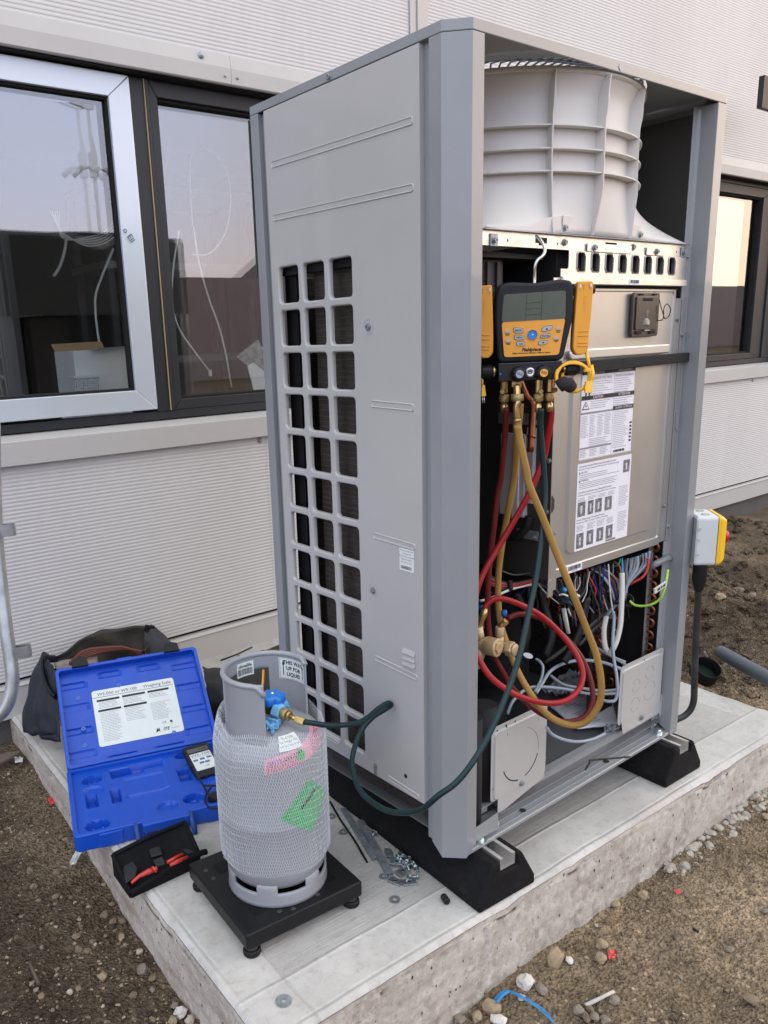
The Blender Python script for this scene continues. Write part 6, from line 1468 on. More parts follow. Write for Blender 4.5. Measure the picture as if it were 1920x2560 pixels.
# foot ring with slots
def ring_wall(r, z0, z1, slots, th, n=180, prof=None):
    """cylindrical wall with rectangular openings; slots: (a0, a1, za, zb) in degrees"""
    zs = sorted({z0, z1}|{q for s_ in slots for q in s_[2:]}); mb = MB(); idx = {}
    def P(k, z, i): 
        w = 2*math.pi*k/n; rr = (r if i == 0 else r-th)+(prof(z) if prof else 0); return (rr*math.cos(w), rr*math.sin(w), z)
    def inside(k, za, zb):
        w = (k+.5)*360/n; zm = (za+zb)/2
        for a0, a1, sa, sb in slots:
            if sa-1e-6 <= zm <= sb+1e-6 and ((w-a0) % 360) < ((a1-a0) % 360): return True
        return False
    zl = []
    for a, b_ in zip(zs[:-1], zs[1:]):
        m_ = max(1, int((b_-a)/.006)); zl += [a+(b_-a)*j/m_ for j in range(m_)]
    zl.append(zs[-1]); zn = len(zl)
    for i in (0, 1):
        for z in zl:
            for k in range(n): mb.v.append(P(k, z, i))
    def V(i, j, k): return i*zn*n+j*n+(k % n)
    for j in range(zn-1):
        for k in range(n):
            if inside(k, zl[j], zl[j+1]): continue
            mb.f.append((V(0, j, k), V(0, j, k+1), V(0, j+1, k+1), V(0, j+1, k))); mb.sm.append(True); mb.f.append((V(1, j, k), V(1, j+1, k), V(1, j+1, k+1), V(1, j, k+1))); mb.sm.append(True)
            if j == 0 or inside(k, zl[j-1], zl[j]): mb.f.append((V(0, j, k), V(1, j, k), V(1, j, k+1), V(0, j, k+1))); mb.sm.append(False)
            if j == zn-2 or inside(k, zl[min(j+1, zn-2)], zl[min(j+2, zn-1)]): mb.f.append((V(0, j+1, k), V(0, j+1, k+1), V(1, j+1, k+1), V(1, j+1, k))); mb.sm.append(False)
            if inside(k-1, zl[j], zl[j+1]): mb.f.append((V(0, j, k), V(0, j+1, k), V(1, j+1, k), V(1, j, k))); mb.sm.append(False)
            if inside(k+1, zl[j], zl[j+1]): mb.f.append((V(0, j, k+1), V(1, j, k+1), V(1, j+1, k+1), V(0, j+1, k+1))); mb.sm.append(False)
    return mb
sl_ = [(a, a+34, zc(.0935), zc(.1115)) for a in (179, 236, 293, 350, 47, 110)]
ring_wall(.108, zc(.0625), zc(.1190), sl_, .004, prof=lambda z: -.012*max(0, (z-zc(.108))/.011)**1.6+.0015*max(0, (zc(.068)-z)/.006)).build('foot_ring', m_gas, gc)
# collar: opening towards the right, one hand-hole at the back
cs = [(233, 347, zc(.4480), zc(.5450)), (53, 136, zc(.4560), zc(.5180))]
cs = [(233.5, 347, zc(.4200), zc(.5560)), (53, 136, zc(.4460), zc(.5180))]
ring_wall(.0900, zc(.4200), zc(.5500), cs, .0035, 216).build('collar', m_gas, gc)
mb = MB(); pts = []
for k in range(61):
    a = -13+k*(233.5+13)/60
    z = zc(.5520)
    if a > 222: z -= .020*((a-222)/11.5)**1.5
    if a < -5: z -= .010*((-5-a)/8)
    pts.append((.0885*math.cos(R(a)), .0885*math.sin(R(a)), z))
mb.tube(pts, .0058, 12); mb.build('rolled_rim', m_gas, gc)
mb = MB()
for a, z_, s_ in ((98, .5575, .006), (60, .5580, .007), (52, .5580, .008), (40, .5575, .006), (-2, .5560, .007), (-8, .548, .005), (187, .5545, .0045), (221, .5555, .0045), (226, .5500, .0055), (230, .5440, .005)):
    rn = random.Random(int(a)+99); n_ = 12; c_ = Vector((.0912*math.cos(R(a)), .0912*math.sin(R(a)), zc(z_)-.0015)) if a > 150 or a < 0 else Vector((.0885*math.cos(R(a)), .0885*math.sin(R(a)), zc(.5581)))
    if a > 150: c_ = Vector((.0895*math.cos(R(a)), .0895*math.sin(R(a)), zc(z_)+.0015))
    t_ = Vector((-math.sin(R(a)), math.cos(R(a)), 0)); u_ = Vector((math.cos(R(a)), math.sin(R(a)), 0))*.5+Vector((0, 0, .25 if a < 150 else .9)); mb.add([c_]+[c_+t_*s_*math.cos(2*math.pi*k/n_)*rn.uniform(.6, 1.2)+u_*s_*.45*math.sin(2*math.pi*k/n_)*rn.uniform(.6, 1.2) for k in range(n_)], [(0, k+1, (k+1) % n_+1) for k in range(n_)])
mb.build('rust_patch', m_rust, gc)
# stickers follow the curve
def wrap(a0, a1, z0, z1, r, m, name, parent, n=12, skew=0.0, inner=False):
    mb = MB(); vs = []
    for j in (0, 1):
        for k in range(n+1):
            a = R(a0+(a1-a0)*k/n); z = (z0 if j == 0 else z1)+skew*k/n; vs.append((r*math.cos(a), r*math.sin(a), zc(z)))
    mb.add(vs, [(k, k+1, n+2+k, n+1+k) for k in range(n)], True); return mb.build(name, m, parent)
st1 = wrap(103, 75, .5080, .5400, .0860, m_label, 'barcode_sticker', gc)
def wtext(s_, a_deg, z, r, size, m, inward=True, parent=gc, name='lettering', sx=1.0, tilt=0.0, bold=0.0):
    o = text(s_, size, Matrix.Identity(4), m, None, name=name, sx=sx, bold=bold); me = o.data; ct, st_ = math.cos(tilt), math.sin(tilt)
    for v in me.vertices:
        x, y = v.co.x*ct-v.co.y*st_, v.co.x*st_+v.co.y*ct
        a = R(a_deg)+(-x/r if inward else x/r); v.co = (r*math.cos(a), r*math.sin(a), zc(z)+y)
    o.parent = parent; return o
wtext('climalife', 89, .5320, .0855, .0105, m_ink, name='lettering', bold=.0002)
mb = MB(); a = 101.0; rn = random.Random(5)
while a > 78: w = rn.choice((.25, .4, .7)); mb.v += [(.0855*math.cos(R(q)), .0855*math.sin(R(q)), zc(z)) for q, z in ((a, .5120), (a-w, .5120), (a-w, .5260), (a, .5260))]; o = len(mb.v)-4; mb.f.append((o, o+1, o+2, o+3)); mb.sm.append(False); a -= w+rn.choice((.3, .5, .7))
mb.build('bars', m_ink, gc)
st2 = wrap(38, -12, .4950, .5430, .0858, m_label, 'direction_sticker', gc, 20)
for s_, z in (('THIS WAY', .5330), ('UP FOR', .5195), ('LIQUID', .5060)): wtext(s_, 13, z, .0853, .0118, m_ink, bold=.00035)
mb = MB()
for a in (31, -6):
    def pp(da, z): q = R(a+da); return (.0853*math.cos(q), .0853*math.sin(q), zc(z))
    mb.add([pp(.6, .503), pp(-.6, .503), pp(-.6, .528), pp(.6, .528)], [(0, 1, 2, 3)]); mb.add([pp(1.9, .527), pp(-1.9, .527), pp(0, .538)], [(0, 1, 2)])
mb.build('arrow', m_ink, gc)
mb = MB()
for a0, a1, z0, z1 in ((36.5, 36.1, .4965, .5415), (-10.2, -10.6, .4965, .5415)): mb.add([(.0853*math.cos(R(q)), .0853*math.sin(R(q)), zc(z)) for q, z in ((a0, z0), (a1, z0), (a1, z1), (a0, z1))], [(0, 1, 2, 3)])
mb.build('border_line', m_ink, gc)
wrap(36.3, -10.4, .4965, .4969, .0853, m_ink, 'border_line', gc, 20); wrap(36.3, -10.4, .5411, .5415, .0853, m_ink, 'border_line', gc, 20)
# pink hazard strip, tilted round the shoulder, and the green diamond
m_pink = mat('pink label', (.72, .36, .44), .5, var=.05, vscale=20); m_grn = mat('green label', (.07, .44, .15), .5, var=.06, vscale=10)
def on_body(a, z): # radius of body profile
    for (r0, z0), (r1, z1) in zip(prof[:-1], prof[1:]):
        if z0 <= z <= z1: return r0+(r1-r0)*(z-z0)/(z1-z0) if z1 > z0 else r1
    return .1168
def patch(fn, nu, nv, m, name, off=.0008, parent=gc):
    def g(u, v): a, z = fn(u, v); r = on_body(a, z)+off; return (r*math.cos(R(a)), r*math.sin(R(a)), zc(z))
    return MB().grid(g, nu, nv).build(name, m, parent)
pk = patch(lambda u, v: (-130+u*92, .376+.026*u+.030*v), 24, 6, m_pink, 'hazard_strip')
mb = MB(); rn = random.Random(6)
for k in range(7):
    u = .03
    while u < .93:
        w = rn.uniform(.015, .04)
        if not (.42 < u < .58) and (k < 5 or u > .6): 
            pts = []
            for uu, vv_ in ((u, .10+k*.115), (u+w, .10+k*.115), (u+w, .14+k*.115), (u, .14+k*.115)):
                a = -130+uu*92; z = .376+.026*uu+.030*vv_; r = on_body(a, z)+.0013; pts.append((r*math.cos(R(a)), r*math.sin(R(a)), zc(z)))
            mb.add(pts, [(0, 1, 2, 3)])
        u += w+.012
mb.build('small_print', mat('dark pink print', (.25, .08, .12), .6), gc)
wtext('R410A', -119, .4040, .1182, .0100, mat('blue print', (.05, .2, .65), .6), inward=False, tilt=.25); wtext('UN 3163', -100, .4100, .1176, .0110, m_ink, inward=False, tilt=.22)
def dia(ca, cz, ha, hz, m, name, off=.0012, rot=.28):
    # square turned on its corner; coordinates measured along the surface
    def fn(u, v):
        p, q = (u-.5), (v-.5); x, y = (p-q), (p+q); c_, s_ = math.cos(rot), math.sin(rot); x, y = x*ha, y*hz; return (ca+(x*c_-y*s_)/.1168*57.3, cz+x*s_+y*c_)
    return patch(fn, 14, 14, m, name, off)
dia(-90, .4020, .0125, .0140, m_grn, 'green_diamond', .0016, .2)
# large green diamond
gd = patch(lambda u, v: ((lambda A, B, C_, D_: (A[0]*(1-u)*(1-v)+B[0]*u*(1-v)+C_[0]*u*v+D_[0]*(1-u)*v, A[1]*(1-u)*(1-v)+B[1]*u*(1-v)+C_[1]*u*v+D_[1]*(1-u)*v))((-117.4, .276), (-82.8, .2230), (-53, .288), (-84, .347))), 20, 20, m_grn, 'green_diamond')
def dline(p, q, w, m, off=.0014, dash=False):
    mb = MB(); A, B = Vector((R(p[0])*.1175, p[1])), Vector((R(q[0])*.1175, q[1])); d = (B-A); n_ = Vector((-d.y, d.x)).normalized()*w/2; N = 30
    for k in range(N):
        if dash and k % 2: continue
        vs = []
        for t_, s_ in ((k/N, 1), (k/N, -1), ((k+1)/N, -1), ((k+1)/N, 1)):
            x = A+d*t_+n_*s_; a = x.x/.1175; r = .1168+off; vs.append((r*math.cos(a), r*math.sin(a), zc(x.y)))
        mb.add(vs, [(0, 1, 2, 3)])
    return mb.build('border_dash' if dash else 'bottle_symbol', m, gc)
cor = [(-117.4, .276), (-82.8, .2230), (-53, .288), (-84, .347)]; cm_ = (sum(p[0] for p in cor)/4, sum(p[1] for p in cor)/4); inn = [(cm_[0]+(p[0]-cm_[0])*.86, cm_[1]+(p[1]-cm_[1])*.86) for p in cor]
for i in range(4): dline(inn[i], inn[(i+1) % 4], .0012, m_ink, dash=True)
dline((-95, .287), (-76, .3150), .0062, m_ink)
# mesh sleeve of criss-crossed strands
m_net = mat('white plastic net', (.66, .69, .72), .45)
def net_r(z):
    if z < .145: return .1150
    if z < .400: return .1190
    return .1190-.011*((z-.400)/.055)**1.4
mb = MB(); NS_ = 300; z0, z1 = .1390, .4520; dA = 2*math.pi/NS_; NP = 20
for s_ in range(NS_):
    pts = []
    for j in range(NP*4+1):
        t_ = j/(NP*4); z = z0+(z1-z0)*t_; a = s_*dA+dA*.47*(1 if (j % 4 in (1, 2)) == (s_ % 2 == 0) else -1)
        a += .05*math.sin(z*22+math.sin(s_*dA*2)*1.5)*t_; ztop = .005*math.sin(s_*dA*3+1)+.004*math.sin(s_*dA*7)+.012*math.cos(s_*dA-R(150)); zz_ = z+ztop*t_+.002*math.sin(s_*dA*5+z*40)
        r = net_r(zz_)+.0005*math.sin(j*1.7+s_); pts.append((r*math.cos(a), r*math.sin(a), zc(zz_)))
    mb.tube(pts, .00036, 3, cap=False, smooth=False)
tag(mb.build('net_sleeve', m_net, gc), kind='stuff')
# neck, valve, handwheel, blue tape, hose end
MB().lathe([(.020, .466), (.019, .474), (.016, .478), (.016, .480)], n=24).build('neck', m_gas, gc).location = (.011, 0, -.0622-.027)
m_vb = mat('blackened brass', (.07, .055, .035), .5, metal=.5, bump=.2, bscale=80)
MB().lathe([(0, .472), (.014, .472), (.015, .488), (.017, .490), (.017, .506), (.012, .510), (.010, .516), (0, .516)], n=16).build('valve_body', m_vb, gc).location = (.011, 0, -.0622-.032)
m_blue = mat('bright blue plastic', (.01, .17, .60), .38, coat=.2); m_tape = mat('pale blue tape', (.16, .42, .68), .5, var=.25, vscale=30, bump=.6, bscale=120)
mb = MB(); n_ = 96; vs = []
for r, z in ((0, .534), (.016, .535), (.024, .533), (.0275, .529), (.0275, .516), (.024, .513), (.010, .513)):
    for k in range(n_): w = 2*math.pi*k/n_; e = 1-.16*(.5+.5*math.cos(w*6))**1.5 if r > .02 else 1; vs.append((r*e*math.cos(w), r*e*math.sin(w), z))
mb.add(vs, [(i*n_+(k+1) % n_, i*n_+k, (i+1)*n_+k, (i+1)*n_+(k+1) % n_) for i in range(6) for k in range(n_)], True)
hwl = mb.build('handwheel', m_blue, gc); hwl.location = (.012, -.001, -.0622-.040)
mb = MB(); mb.lathe([(0, .5375), (.003, .537), (.004, .5345)], n=12); mb.build('wheel_screw', m_zinc, hwl)
# outlet towards the right/front
def rel(v): return Vector(v)-Vector((YX, YY, .0622))
ZK = lambda x, y: (540+x*.15672, 1600+y*.15672)
o0 = rel(D3(*ZK(930, 1120), 1.658)); o1 = rel(D3(*ZK(1060, 1165), 1.645)); o2 = rel(D3(*ZK(1180, 1215), 1.636)); o3 = rel(D3(*ZK(1290, 1270), 1.628)); o4 = rel(D3(*ZK(1410, 1315), 1.620))
d_ = (o1-o0).normalized(); mb = MB(); hexnut(mb, o0+d_*.002, d_, .0185, .020); mb.build('taped_nut', m_tape, gc, bevel=.0012)
mb = MB(); mb.tube([Vector((.011, 0, .462-.0622)), o0], .012, 12); mb.build('outlet', m_vb, gc)
mb = MB(); cyl(mb, o1-d_*.004, (o2-o1), .0125, .015); mb.build('knurled_nut', MATS['knurled brass'], gc)
mb = MB(); cyl(mb, o1+(o2-o1)*.72, (o2-o1), .0105, .005); mb.tube([o2, o3], .0052, 12); mb.tube([o3-(o4-o3)*.1, o4], .0082, 8, smooth=False); mb.build('hose_coupling', m_brass, gc)
def tape(pts, name='tape_scrap', seed=1):
    A, B, C_, D_ = [rel(D3(*ZK(x, y), d)) for x, y, d in pts]
    def fn(u, v):
        p = A*(1-u)*(1-v)+B*u*(1-v)+C_*u*v+D_*(1-u)*v; k = noise.noise(Vector((u*3.5, v*3.5, seed)))*.007; return p+Vector((-k, -k, k))
    return MB().grid(fn, 12, 12).build(name, m_tape, gc, solid=.0006)
tape([(785, 1230, 1.640), (1040, 1265, 1.635), (1000, 1420, 1.620), (815, 1430, 1.620)], seed=2); tape([(870, 1400, 1.620), (945, 1400, 1.620), (905, 1512, 1.608), (885, 1500, 1.608)], seed=3); tape([(1000, 960, 1.690), (1120, 945, 1.695), (1190, 1095, 1.690), (1090, 1050, 1.68)], seed=4)
wl_ = MB().grid(lambda u, v: (lambda a, r, : (r*math.cos(a), r*math.sin(a), .4410-.0622-.0195*((r-.05)/.05)**2))(R(-113+u*28+v*3), .106-.030*v), 10, 6).build('weight_label', m_label, gc)
for k, (s_, sz) in enumerate((('R-410A', .0085), ('Full Weight 15kg', .0058), ('UN TCC No. 75 Net', .0050))):
    o = text(s_, sz, Matrix.Identity(4), m_ink2, gc)
    for v in o.data.vertices:
        r = .0835+k*.0075-v.co.y; a = R(-98)+v.co.x/r; v.co = (r*math.cos(a), r*math.sin(a), .4418-.0622-.0195*((r-.05)/.05)**2)

# ================================================================ BLUE CARRY CASE
CA = R(-17.5)
hL = Vector((-.466, 1.06, .0)); cs_ = empty('carry_case', hL, CA, 'open bright blue plastic case with instruction sheet in its lid, lying left of the cylinder', 'tool case')
m_bl = mat('blue blow-moulded plastic', (.004, .072, .50), .36, var=.08, vscale=7, bump=.12, bscale=220, rvar=.06, dirt=.35, dirtcol=(.10, .17, .46), dscale=26)
CW, CD, BH = .445, .345, .046
# tray: rim and walls around a moulded deck with wells
def deck(w, d, wells, z_top, m, name, parent, res=.0040, y0=0.0, marg=0.0):
    """height field of a moulded sheet; wells: (kind, cx, cy, rx, ry, depth)"""
    nu, nv = int(w/res), int(d/res)
    def fn(u, v):
        x, y = u*w, -v*d; z = z_top
        for kd, cx, cy, rx, ry, dp in wells:
            if kd == 'o': q = math.hypot((x-cx)/rx, (y+cy)/ry)
            else: q = max(abs(x-cx)/rx, abs(y+cy)/ry)
            if q < 1.0: z = min(z, z_top-dp) if dp > 0 else max(z, z_top-dp)
            elif q < 1.0+.0035/min(rx, ry):
                t_ = 1-(q-1)/(.0035/min(rx, ry)); zz = z_top-dp*t_; z = min(z, zz) if dp > 0 else max(z, zz)
        return (x, y, z)
    return MB().grid(fn, nu, nv, False).build(name, m, parent)
wells = [('o', .052, .052, .024, .020, .022), ('o', .318, .020, .024, .018, .022), ('r', .150, .045, .040, .022, .024), ('r', .205, .034, .040, .016, .018), ('o', .052, .110, .024, .020, .006), ('r', .044, .160, .011, .028, .028), ('r', .108, .160, .009, .028, .028),
         ('r', .190, .140, .052, .050, .004), ('r', .190, .178, .036, .004, .014), ('r', .300, .128, .013, .030, .028), ('o', .048, .285, .026, .022, .022), ('o', .228, .270, .024, .020, .010), ('o', .300, .262, .026, .021, .022), ('r', .420, .050, .040, .050, .020), ('r', .420, .200, .040, .070, .026), ('r', .366, .120, .008, .045, -.004)]
sw = .012
tray = empty('tray', (0, 0, 0), parent=cs_)
dk = deck(CW-2*sw, CD-2*sw, wells, .036, m_bl, 'moulded_deck', tray); dk.location = (sw, -sw, 0)
mb = MB(); 
def rim_ring(mb, w, d, z0, z1, wt, r=.014):
    A = [(x, -y) for x, y in rrect(0, 0, w, d, r, 5)]; B = [(x, -y) for x, y in rrect(wt, wt, w-wt, d-wt, r*.6, 5)]; n_ = len(A)
    vs = [(x*1.0, y, z0) for x, y in A]+[(x, y, z1-.002) for x, y in A]+[(x+(.002 if x < w/2 else -.002), y+(.002 if y < -d/2 else -.002), z1) for x, y in A]+[(x, y, z1) for x, y in B]+[(x, y, z0) for x, y in B]; o = len(mb.v); mb.v += vs
    for r0 in range(5):
        for k in range(n_): q = (k+1) % n_; a, b_ = r0*n_, ((r0+1) % 5)*n_; mb.f.append((o+a+k, o+a+q, o+b_+q, o+b_+k)[::-1]); mb.sm.append(False)
    return mb
rim_ring(mb, CW, CD, .002, BH, sw).build('tray_wall', m_bl, tray, bevel=.0012)
MB().box((.008, -CD+.008, .001), (CW-.008, -.008, .006)).build('tray_floor', m_bl, tray)
# outer steps along the front wall
MB().box((.060, -CD-.0035, .002), (.118, -CD+.004, .040)).build('wall_panel', m_bl, tray, bevel=.002); MB().box((.330, -CD-.0035, .002), (.43, -CD+.004, .040)).build('wall_panel', m_bl, tray, bevel=.002)
MB().box((.165, -CD-.020, .022), (.285, -CD+.002, .048)).build('handle_grip', m_bl, tray, bevel=.005, segs=3)
m_bl2 = mat('dusty blue plastic', (.01, .055, .26), .5, var=.1, vscale=10)
for x in (.150, .288): MB().tube(cat_rom([(x, -CD+.002, .040), (x, -CD-.014, .036), (x+.002, -CD-.030, .018), (x+.002, -CD-.036, .002)], 5), .0075, 8).build('handle_arm', m_bl2, tray)
# lid
LA_ = R(37)
lid = empty('lid', (0, .002, .046), parent=cs_); lid.rotation_euler = (LA_, 0, 0)     # local y runs up the lid
LD_, LT = .338, .034
mb = MB(); rim_ring(mb, CW-.004, LD_, .0, LT, .011); mb.v = [(x+.002, y+LD_, z-.006-LT+.008) for x, y, z in mb.v]; mb.build('lid_wall', m_bl, lid, bevel=.0012)
lw = []
for k in range(4): lw += [('r', .038, .045+k*.078, .030, .0080, .006), ('r', CW-.062, .040+k*.078, .030, .0080, .006)]
lw += [('r', .150, .024, .026, .007, .006), ('r', .270, .024, .026, .007, .006), ('r', .150, .308, .032, .006, .006), ('r', .290, .308, .032, .006, .006)]
ld = deck(CW-.004-.022, LD_-.022, lw, -.022, m_bl, 'lid_panel', lid, .0042); ld.location = (.013, LD_-.011, 0)
mb = MB()
for x, y in ((.060, .075), (.062, .130), (.060, .235), (.185, .255), (.320, .060)): mb.lathe([(.0015, .0015), (.003, .0030), (.0062, .0030), (.0075, 0)], (x, y, -.022), 16)
mb.build('moulded_boss', mat('worn blue boss', (.08, .18, .52), .5), lid)
for x in (.075, CW-.085):
    MB().prism([(x-.022, LD_-.010, .0025), (x+.028, LD_-.010, .0025), (x+.025, LD_+.018, .0025), (x+.010, LD_+.024, .0025), (x-.004, LD_+.024, .0025), (x-.017, LD_+.018, .0025)], (0, .001, .008)).build('latch', m_black, lid, bevel=.0015)
MB().box((.19, LD_-.004, -.022), (.235, LD_+.004, -.002)).build('catch', m_bl, lid, bevel=.001)
# instruction sheet inside the lid
SH = empty('instruction_sheet', (.100, .060, -.0212), parent=lid); SWD, SHT = .252, .190
MB().prism([(x, y, 0) for x, y in rrect(0, 0, SWD, SHT, .008)], (0, 0, .0005)).build('sheet', m_label, SH)
FS = lambda x, y: basis((x, y, .0008), (1, 0, 0), (0, 1, 0), (0, 0, 1))
def stx(s_, x, y, sz, m=m_ink, al='LEFT', **k): text(s_, sz, FS(x, y), m, SH, align=al, **k)
stx('WS-050 or WS-100', .016, .1745, .0148); stx('Weighing Scale', .156, .1755, .0142)
mb = MB(); mb.box((.002, .1645, .0006), (SWD-.006, .1657, .0009))
def head(s_, x0, x1, y, sz=.0060): mb.box((x0, y-.0035, .0006), (x1, y+.0035, .0009)); stx(s_, (x0+x1)/2, y+.0001, sz, m_white, 'CENTER', bold=.0002); bpy.context.view_layer.update()
head('KEY FUNCTIONS', .012, .080, .1530); head('BATTERY REPLACEMENT', .088, .158, .1540, .0050); head('OPERATION', .166, .232, .1540, .0065); head('EXTENDING AUTO OFF TIME', .012, .080, .1180, .0044); head('SPECIFICATIONS', .088, .158, .1185, .0058)
mb.build('heading_bars', m_ink, SH)
gr = MB(); rn = random.Random(9)
def sp(x0, x1, y, n, st=.0046):
    for k in range(n):
        x = x0; xe = x1-(x1-x0)*.3*rn.random()
        while x < xe: w = rn.uniform(.002, .007); gr.box((x, y-k*st, .0006), (min(xe, x+w), y-k*st+.0012, .0008)); x += w+.0013
sp(.016, .078, .1450, 5); sp(.090, .156, .1460, 5); sp(.168, .230, .1460, 4); sp(.016, .078, .1090, 19, .0052); sp(.090, .150, .1100, 9, .0052); sp(.168, .230, .1120, 13, .0048); tag(gr.build('small_print', m_ink2, SH), kind='stuff')
stx('CE', .192, .040, .0105); stx('ITE', .190, .018, .0140, shear=.35, bold=.0003); stx('TOOLS.COM', .214, .0165, .0040)
mb = MB(); mb.add([(.168, .0100, .0008), (.173, .0260, .0008), (.176, .0200, .0008), (.179, .0275, .0008), (.1815, .0120, .0008), (.177, .0150, .0008)], [(0, 5, 1), (5, 2, 1), (5, 4, 3), (5, 3, 2)]); mb.add([(.216, .0360, .0008), (.222, .0360, .0008), (.223, .0435, .0008), (.215, .0435, .0008)], [(0, 1, 2, 3)]); mb.add([(.2155, .0325, .0008), (.2225, .0325, .0008), (.2225, .0335, .0008), (.2155, .0335, .0008)], [(0, 1, 2, 3)]); mb.build('emblem', m_ink, SH)
# hand unit lying in the case
ha = D3(*((160+1262*.24111), (1800+270*.24111)), 1) ; hd = onZ(160+1430*.24111, 1800+400*.24111, .062)
hu = frame_empty('scale_display', Matrix.Translation(hd) @ Matrix.Rotation(R(-10), 4, 'Z') @ Matrix.Rotation(R(14), 4, 'X'), 'black hand display reading WS-100 lying in the blue case', 'display')
MB().prism([(x, y, -.022) for x, y in rrect(-.038, -.070, .038, .062, .007)], (0, 0, .024)).build('housing', m_boot, hu, bevel=.003)
MB().prism([(x, y, .002) for x, y in rrect(-.030, -.046, .031, .024, .003)], (0, 0, .0006)).build('key_label', m_label, hu)
MB().box((-.030, .030, .002), (.031, .046, .0026)).build('lcd_screen', mat('dim lcd', (.10, .11, .095), .3), hu)
FH = lambda x, y: basis((x, y, .0029), (1, 0, 0), (0, 1, 0), (0, 0, 1))
m_navy = mat('navy print', (.02, .05, .22), .5)
text('0.080', .013, basis((.016, .038, .0028), (1, 0, 0), (0, 1, 0), (0, 0, 1)), m_ink, hu); text('WS-100', .0150, FH(0, .0155), m_navy, hu, sx=1.15)
mb = MB(); mb.box((-.028, .0070, .0027), (.029, .0076, .0029))
for x, y in ((-.020, -.004), (.0, -.003), (.020, -.002), (-.006, -.018), (.010, -.018)): mb.box((x-.0065, y-.0035, .0027), (x+.0065, y+.0035, .0030))
mb.build('keys', m_navy, hu)
for s_, x, y in (('ZERO', -.020, -.004), ('SET', 0, -.003), ('UNITS', .020, -.002), ('ON', -.006, -.018), ('OFF', .010, -.018)): text(s_, .0040, basis((x, y, .0032), (1, 0, 0), (0, 1, 0), (0, 0, 1)), m_white, hu)
text('ITE', .009, FH(.004, -.034), m_navy, hu, shear=.35)
ZB = lambda x, y: (160+x*.24111, 1800+y*.24111)
def B3(x, y, z): return onZ(*ZB(x, y), z)
mb = MB(); mb.tube(cat_rom([B3(1395, 600, .058), B3(1440, 670, .055), B3(1510, 780, .050), B3(1620, 800, .050), B3(1680, 760, .050)], 6), .0028, 8); mb.tube(cat_rom([B3(1450, 680, .048), B3(1540, 680, .048), B3(1650, 690, .05)], 6), .0028, 8); mb.tube(cat_rom([B3(1530, 690, .05), B3(1470, 780, .045), B3(1470, 860, .045), B3(1520, 915, .045), B3(1640, 910, .045)], 6), .0028, 8)
tag(mb.build('display_lead', m_black), 'black lead of the hand display curled in the blue case', 'lead')
q_ = B3(1575, 810, .045); tag(MB().box((-.014, -.018, -.010), (.014, .018, .010)).build('adaptor', m_black, None, bevel=.003), 'small black plug in the right end of the blue case', 'plug').matrix_world = Matrix.Translation(q_) @ Matrix.Rotation(.3, 4, 'Z')

# ================================================================ BLACK METER POUCH with red test leads
def Q3(x, y, z): return onZ(*ZB(x, y), z)
m_pouch = mat('black neoprene', (.006, .006, .007), .8, spec=.2, var=.3, vscale=60, bump=.3, bscale=300)
m_rlead = mat('red test lead', (.55, .04, .03), .38)
po = empty('meter_pouch', Q3(900, 1500, 0), 0, 'open black padded pouch with red test leads beside the blue case', 'pouch')
pc = Q3(900, 1500, 0)
A, B, C_, D_ = Q3(505, 1400, .055), Q3(1255, 1060, .075), Q3(1400, 1390, .032), Q3(690, 1800, .012)
A0, B0, C0, D0 = [Vector((v.x, v.y, .001)) for v in (A, B, C_, D_)]
def pg(u, v):
    p = A*(1-u)*(1-v)+B*u*(1-v)+C_*u*v+D_*(1-u)*v
    dip = .030*math.sin(math.pi*min(1, max(0, u)))**.5*math.sin(math.pi*min(1, max(0, v)))**.5
    return p-Vector((0, 0, min(dip, p.z-.006)))-pc
MB().grid(pg, 20, 12).build('inner_shell', m_pouch, po, solid=.002)
mb = MB(); mb.tube(cat_rom([A-pc, (A+B)/2-pc+Vector((0, 0, .004)), B-pc], 8), .0052, 8); mb.tube([A-pc, (A+D_)/2-pc, D_-pc], .0052, 8); mb.tube([B-pc, (B+C_)/2-pc, C_-pc], .0052, 8); mb.tube(cat_rom([D_-pc, (D_+C_)/2-pc+Vector((0, 0, .006)), C_-pc, Q3(1480, 1365, .030)-pc], 8), .0072, 8); mb.build('bound_edge', m_pouch, po)
mb = MB()
for P, Q in ((A, D_), (D_, C_), (C_, B), (B, A)):
    mb.add([P-pc, Q-pc, Vector((Q.x, Q.y, .001))-pc, Vector((P.x, P.y, .001))-pc], [(0, 1, 2, 3)])
mb.build('outer_wall', m_pouch, po, solid=.003)
for pts in (((600, 1480), (700, 1460), (765, 1540), (740, 1640), (640, 1700)), ((1180, 1200), (1260, 1180), (1370, 1370), (1290, 1400), (1200, 1320))): MB().prism([Q3(x, y, .030)-pc for x, y in pts], (0, 0, .004)).build('inner_pocket', mat('pouch lining', (.022, .022, .024), .7), po, bevel=.003)
for pts in (((860, 1290), (980, 1270), (1020, 1400), (905, 1430)), ((925, 1465), (1020, 1425), (1055, 1500), (960, 1530))): MB().prism([Q3(x, y, .040)-pc for x, y in pts], (0, 0, .004)).build('strap_flap', MATS['pouch lining'], po, bevel=.002)
tl = empty('test_leads', (0, 0, 0), 0, 'red test lead probes lying inside the black pouch', 'test leads')
mb = MB(); mb.tube([Q3(700, 1690, .034), Q3(780, 1620, .038), Q3(870, 1575, .042), Q3(935, 1548, .044)], [.0035, .0045, .0065, .0060], 10); mb.lathe([(.0085, -.002), (.0085, .002)], Q3(935, 1550, .044), 12, Matrix.Rotation(R(70), 4, 'Y')); mb.tube([Q3(935, 1550, .044), Q3(965, 1535, .045)], .0050, 10); mb.build('probe', m_rlead, tl)
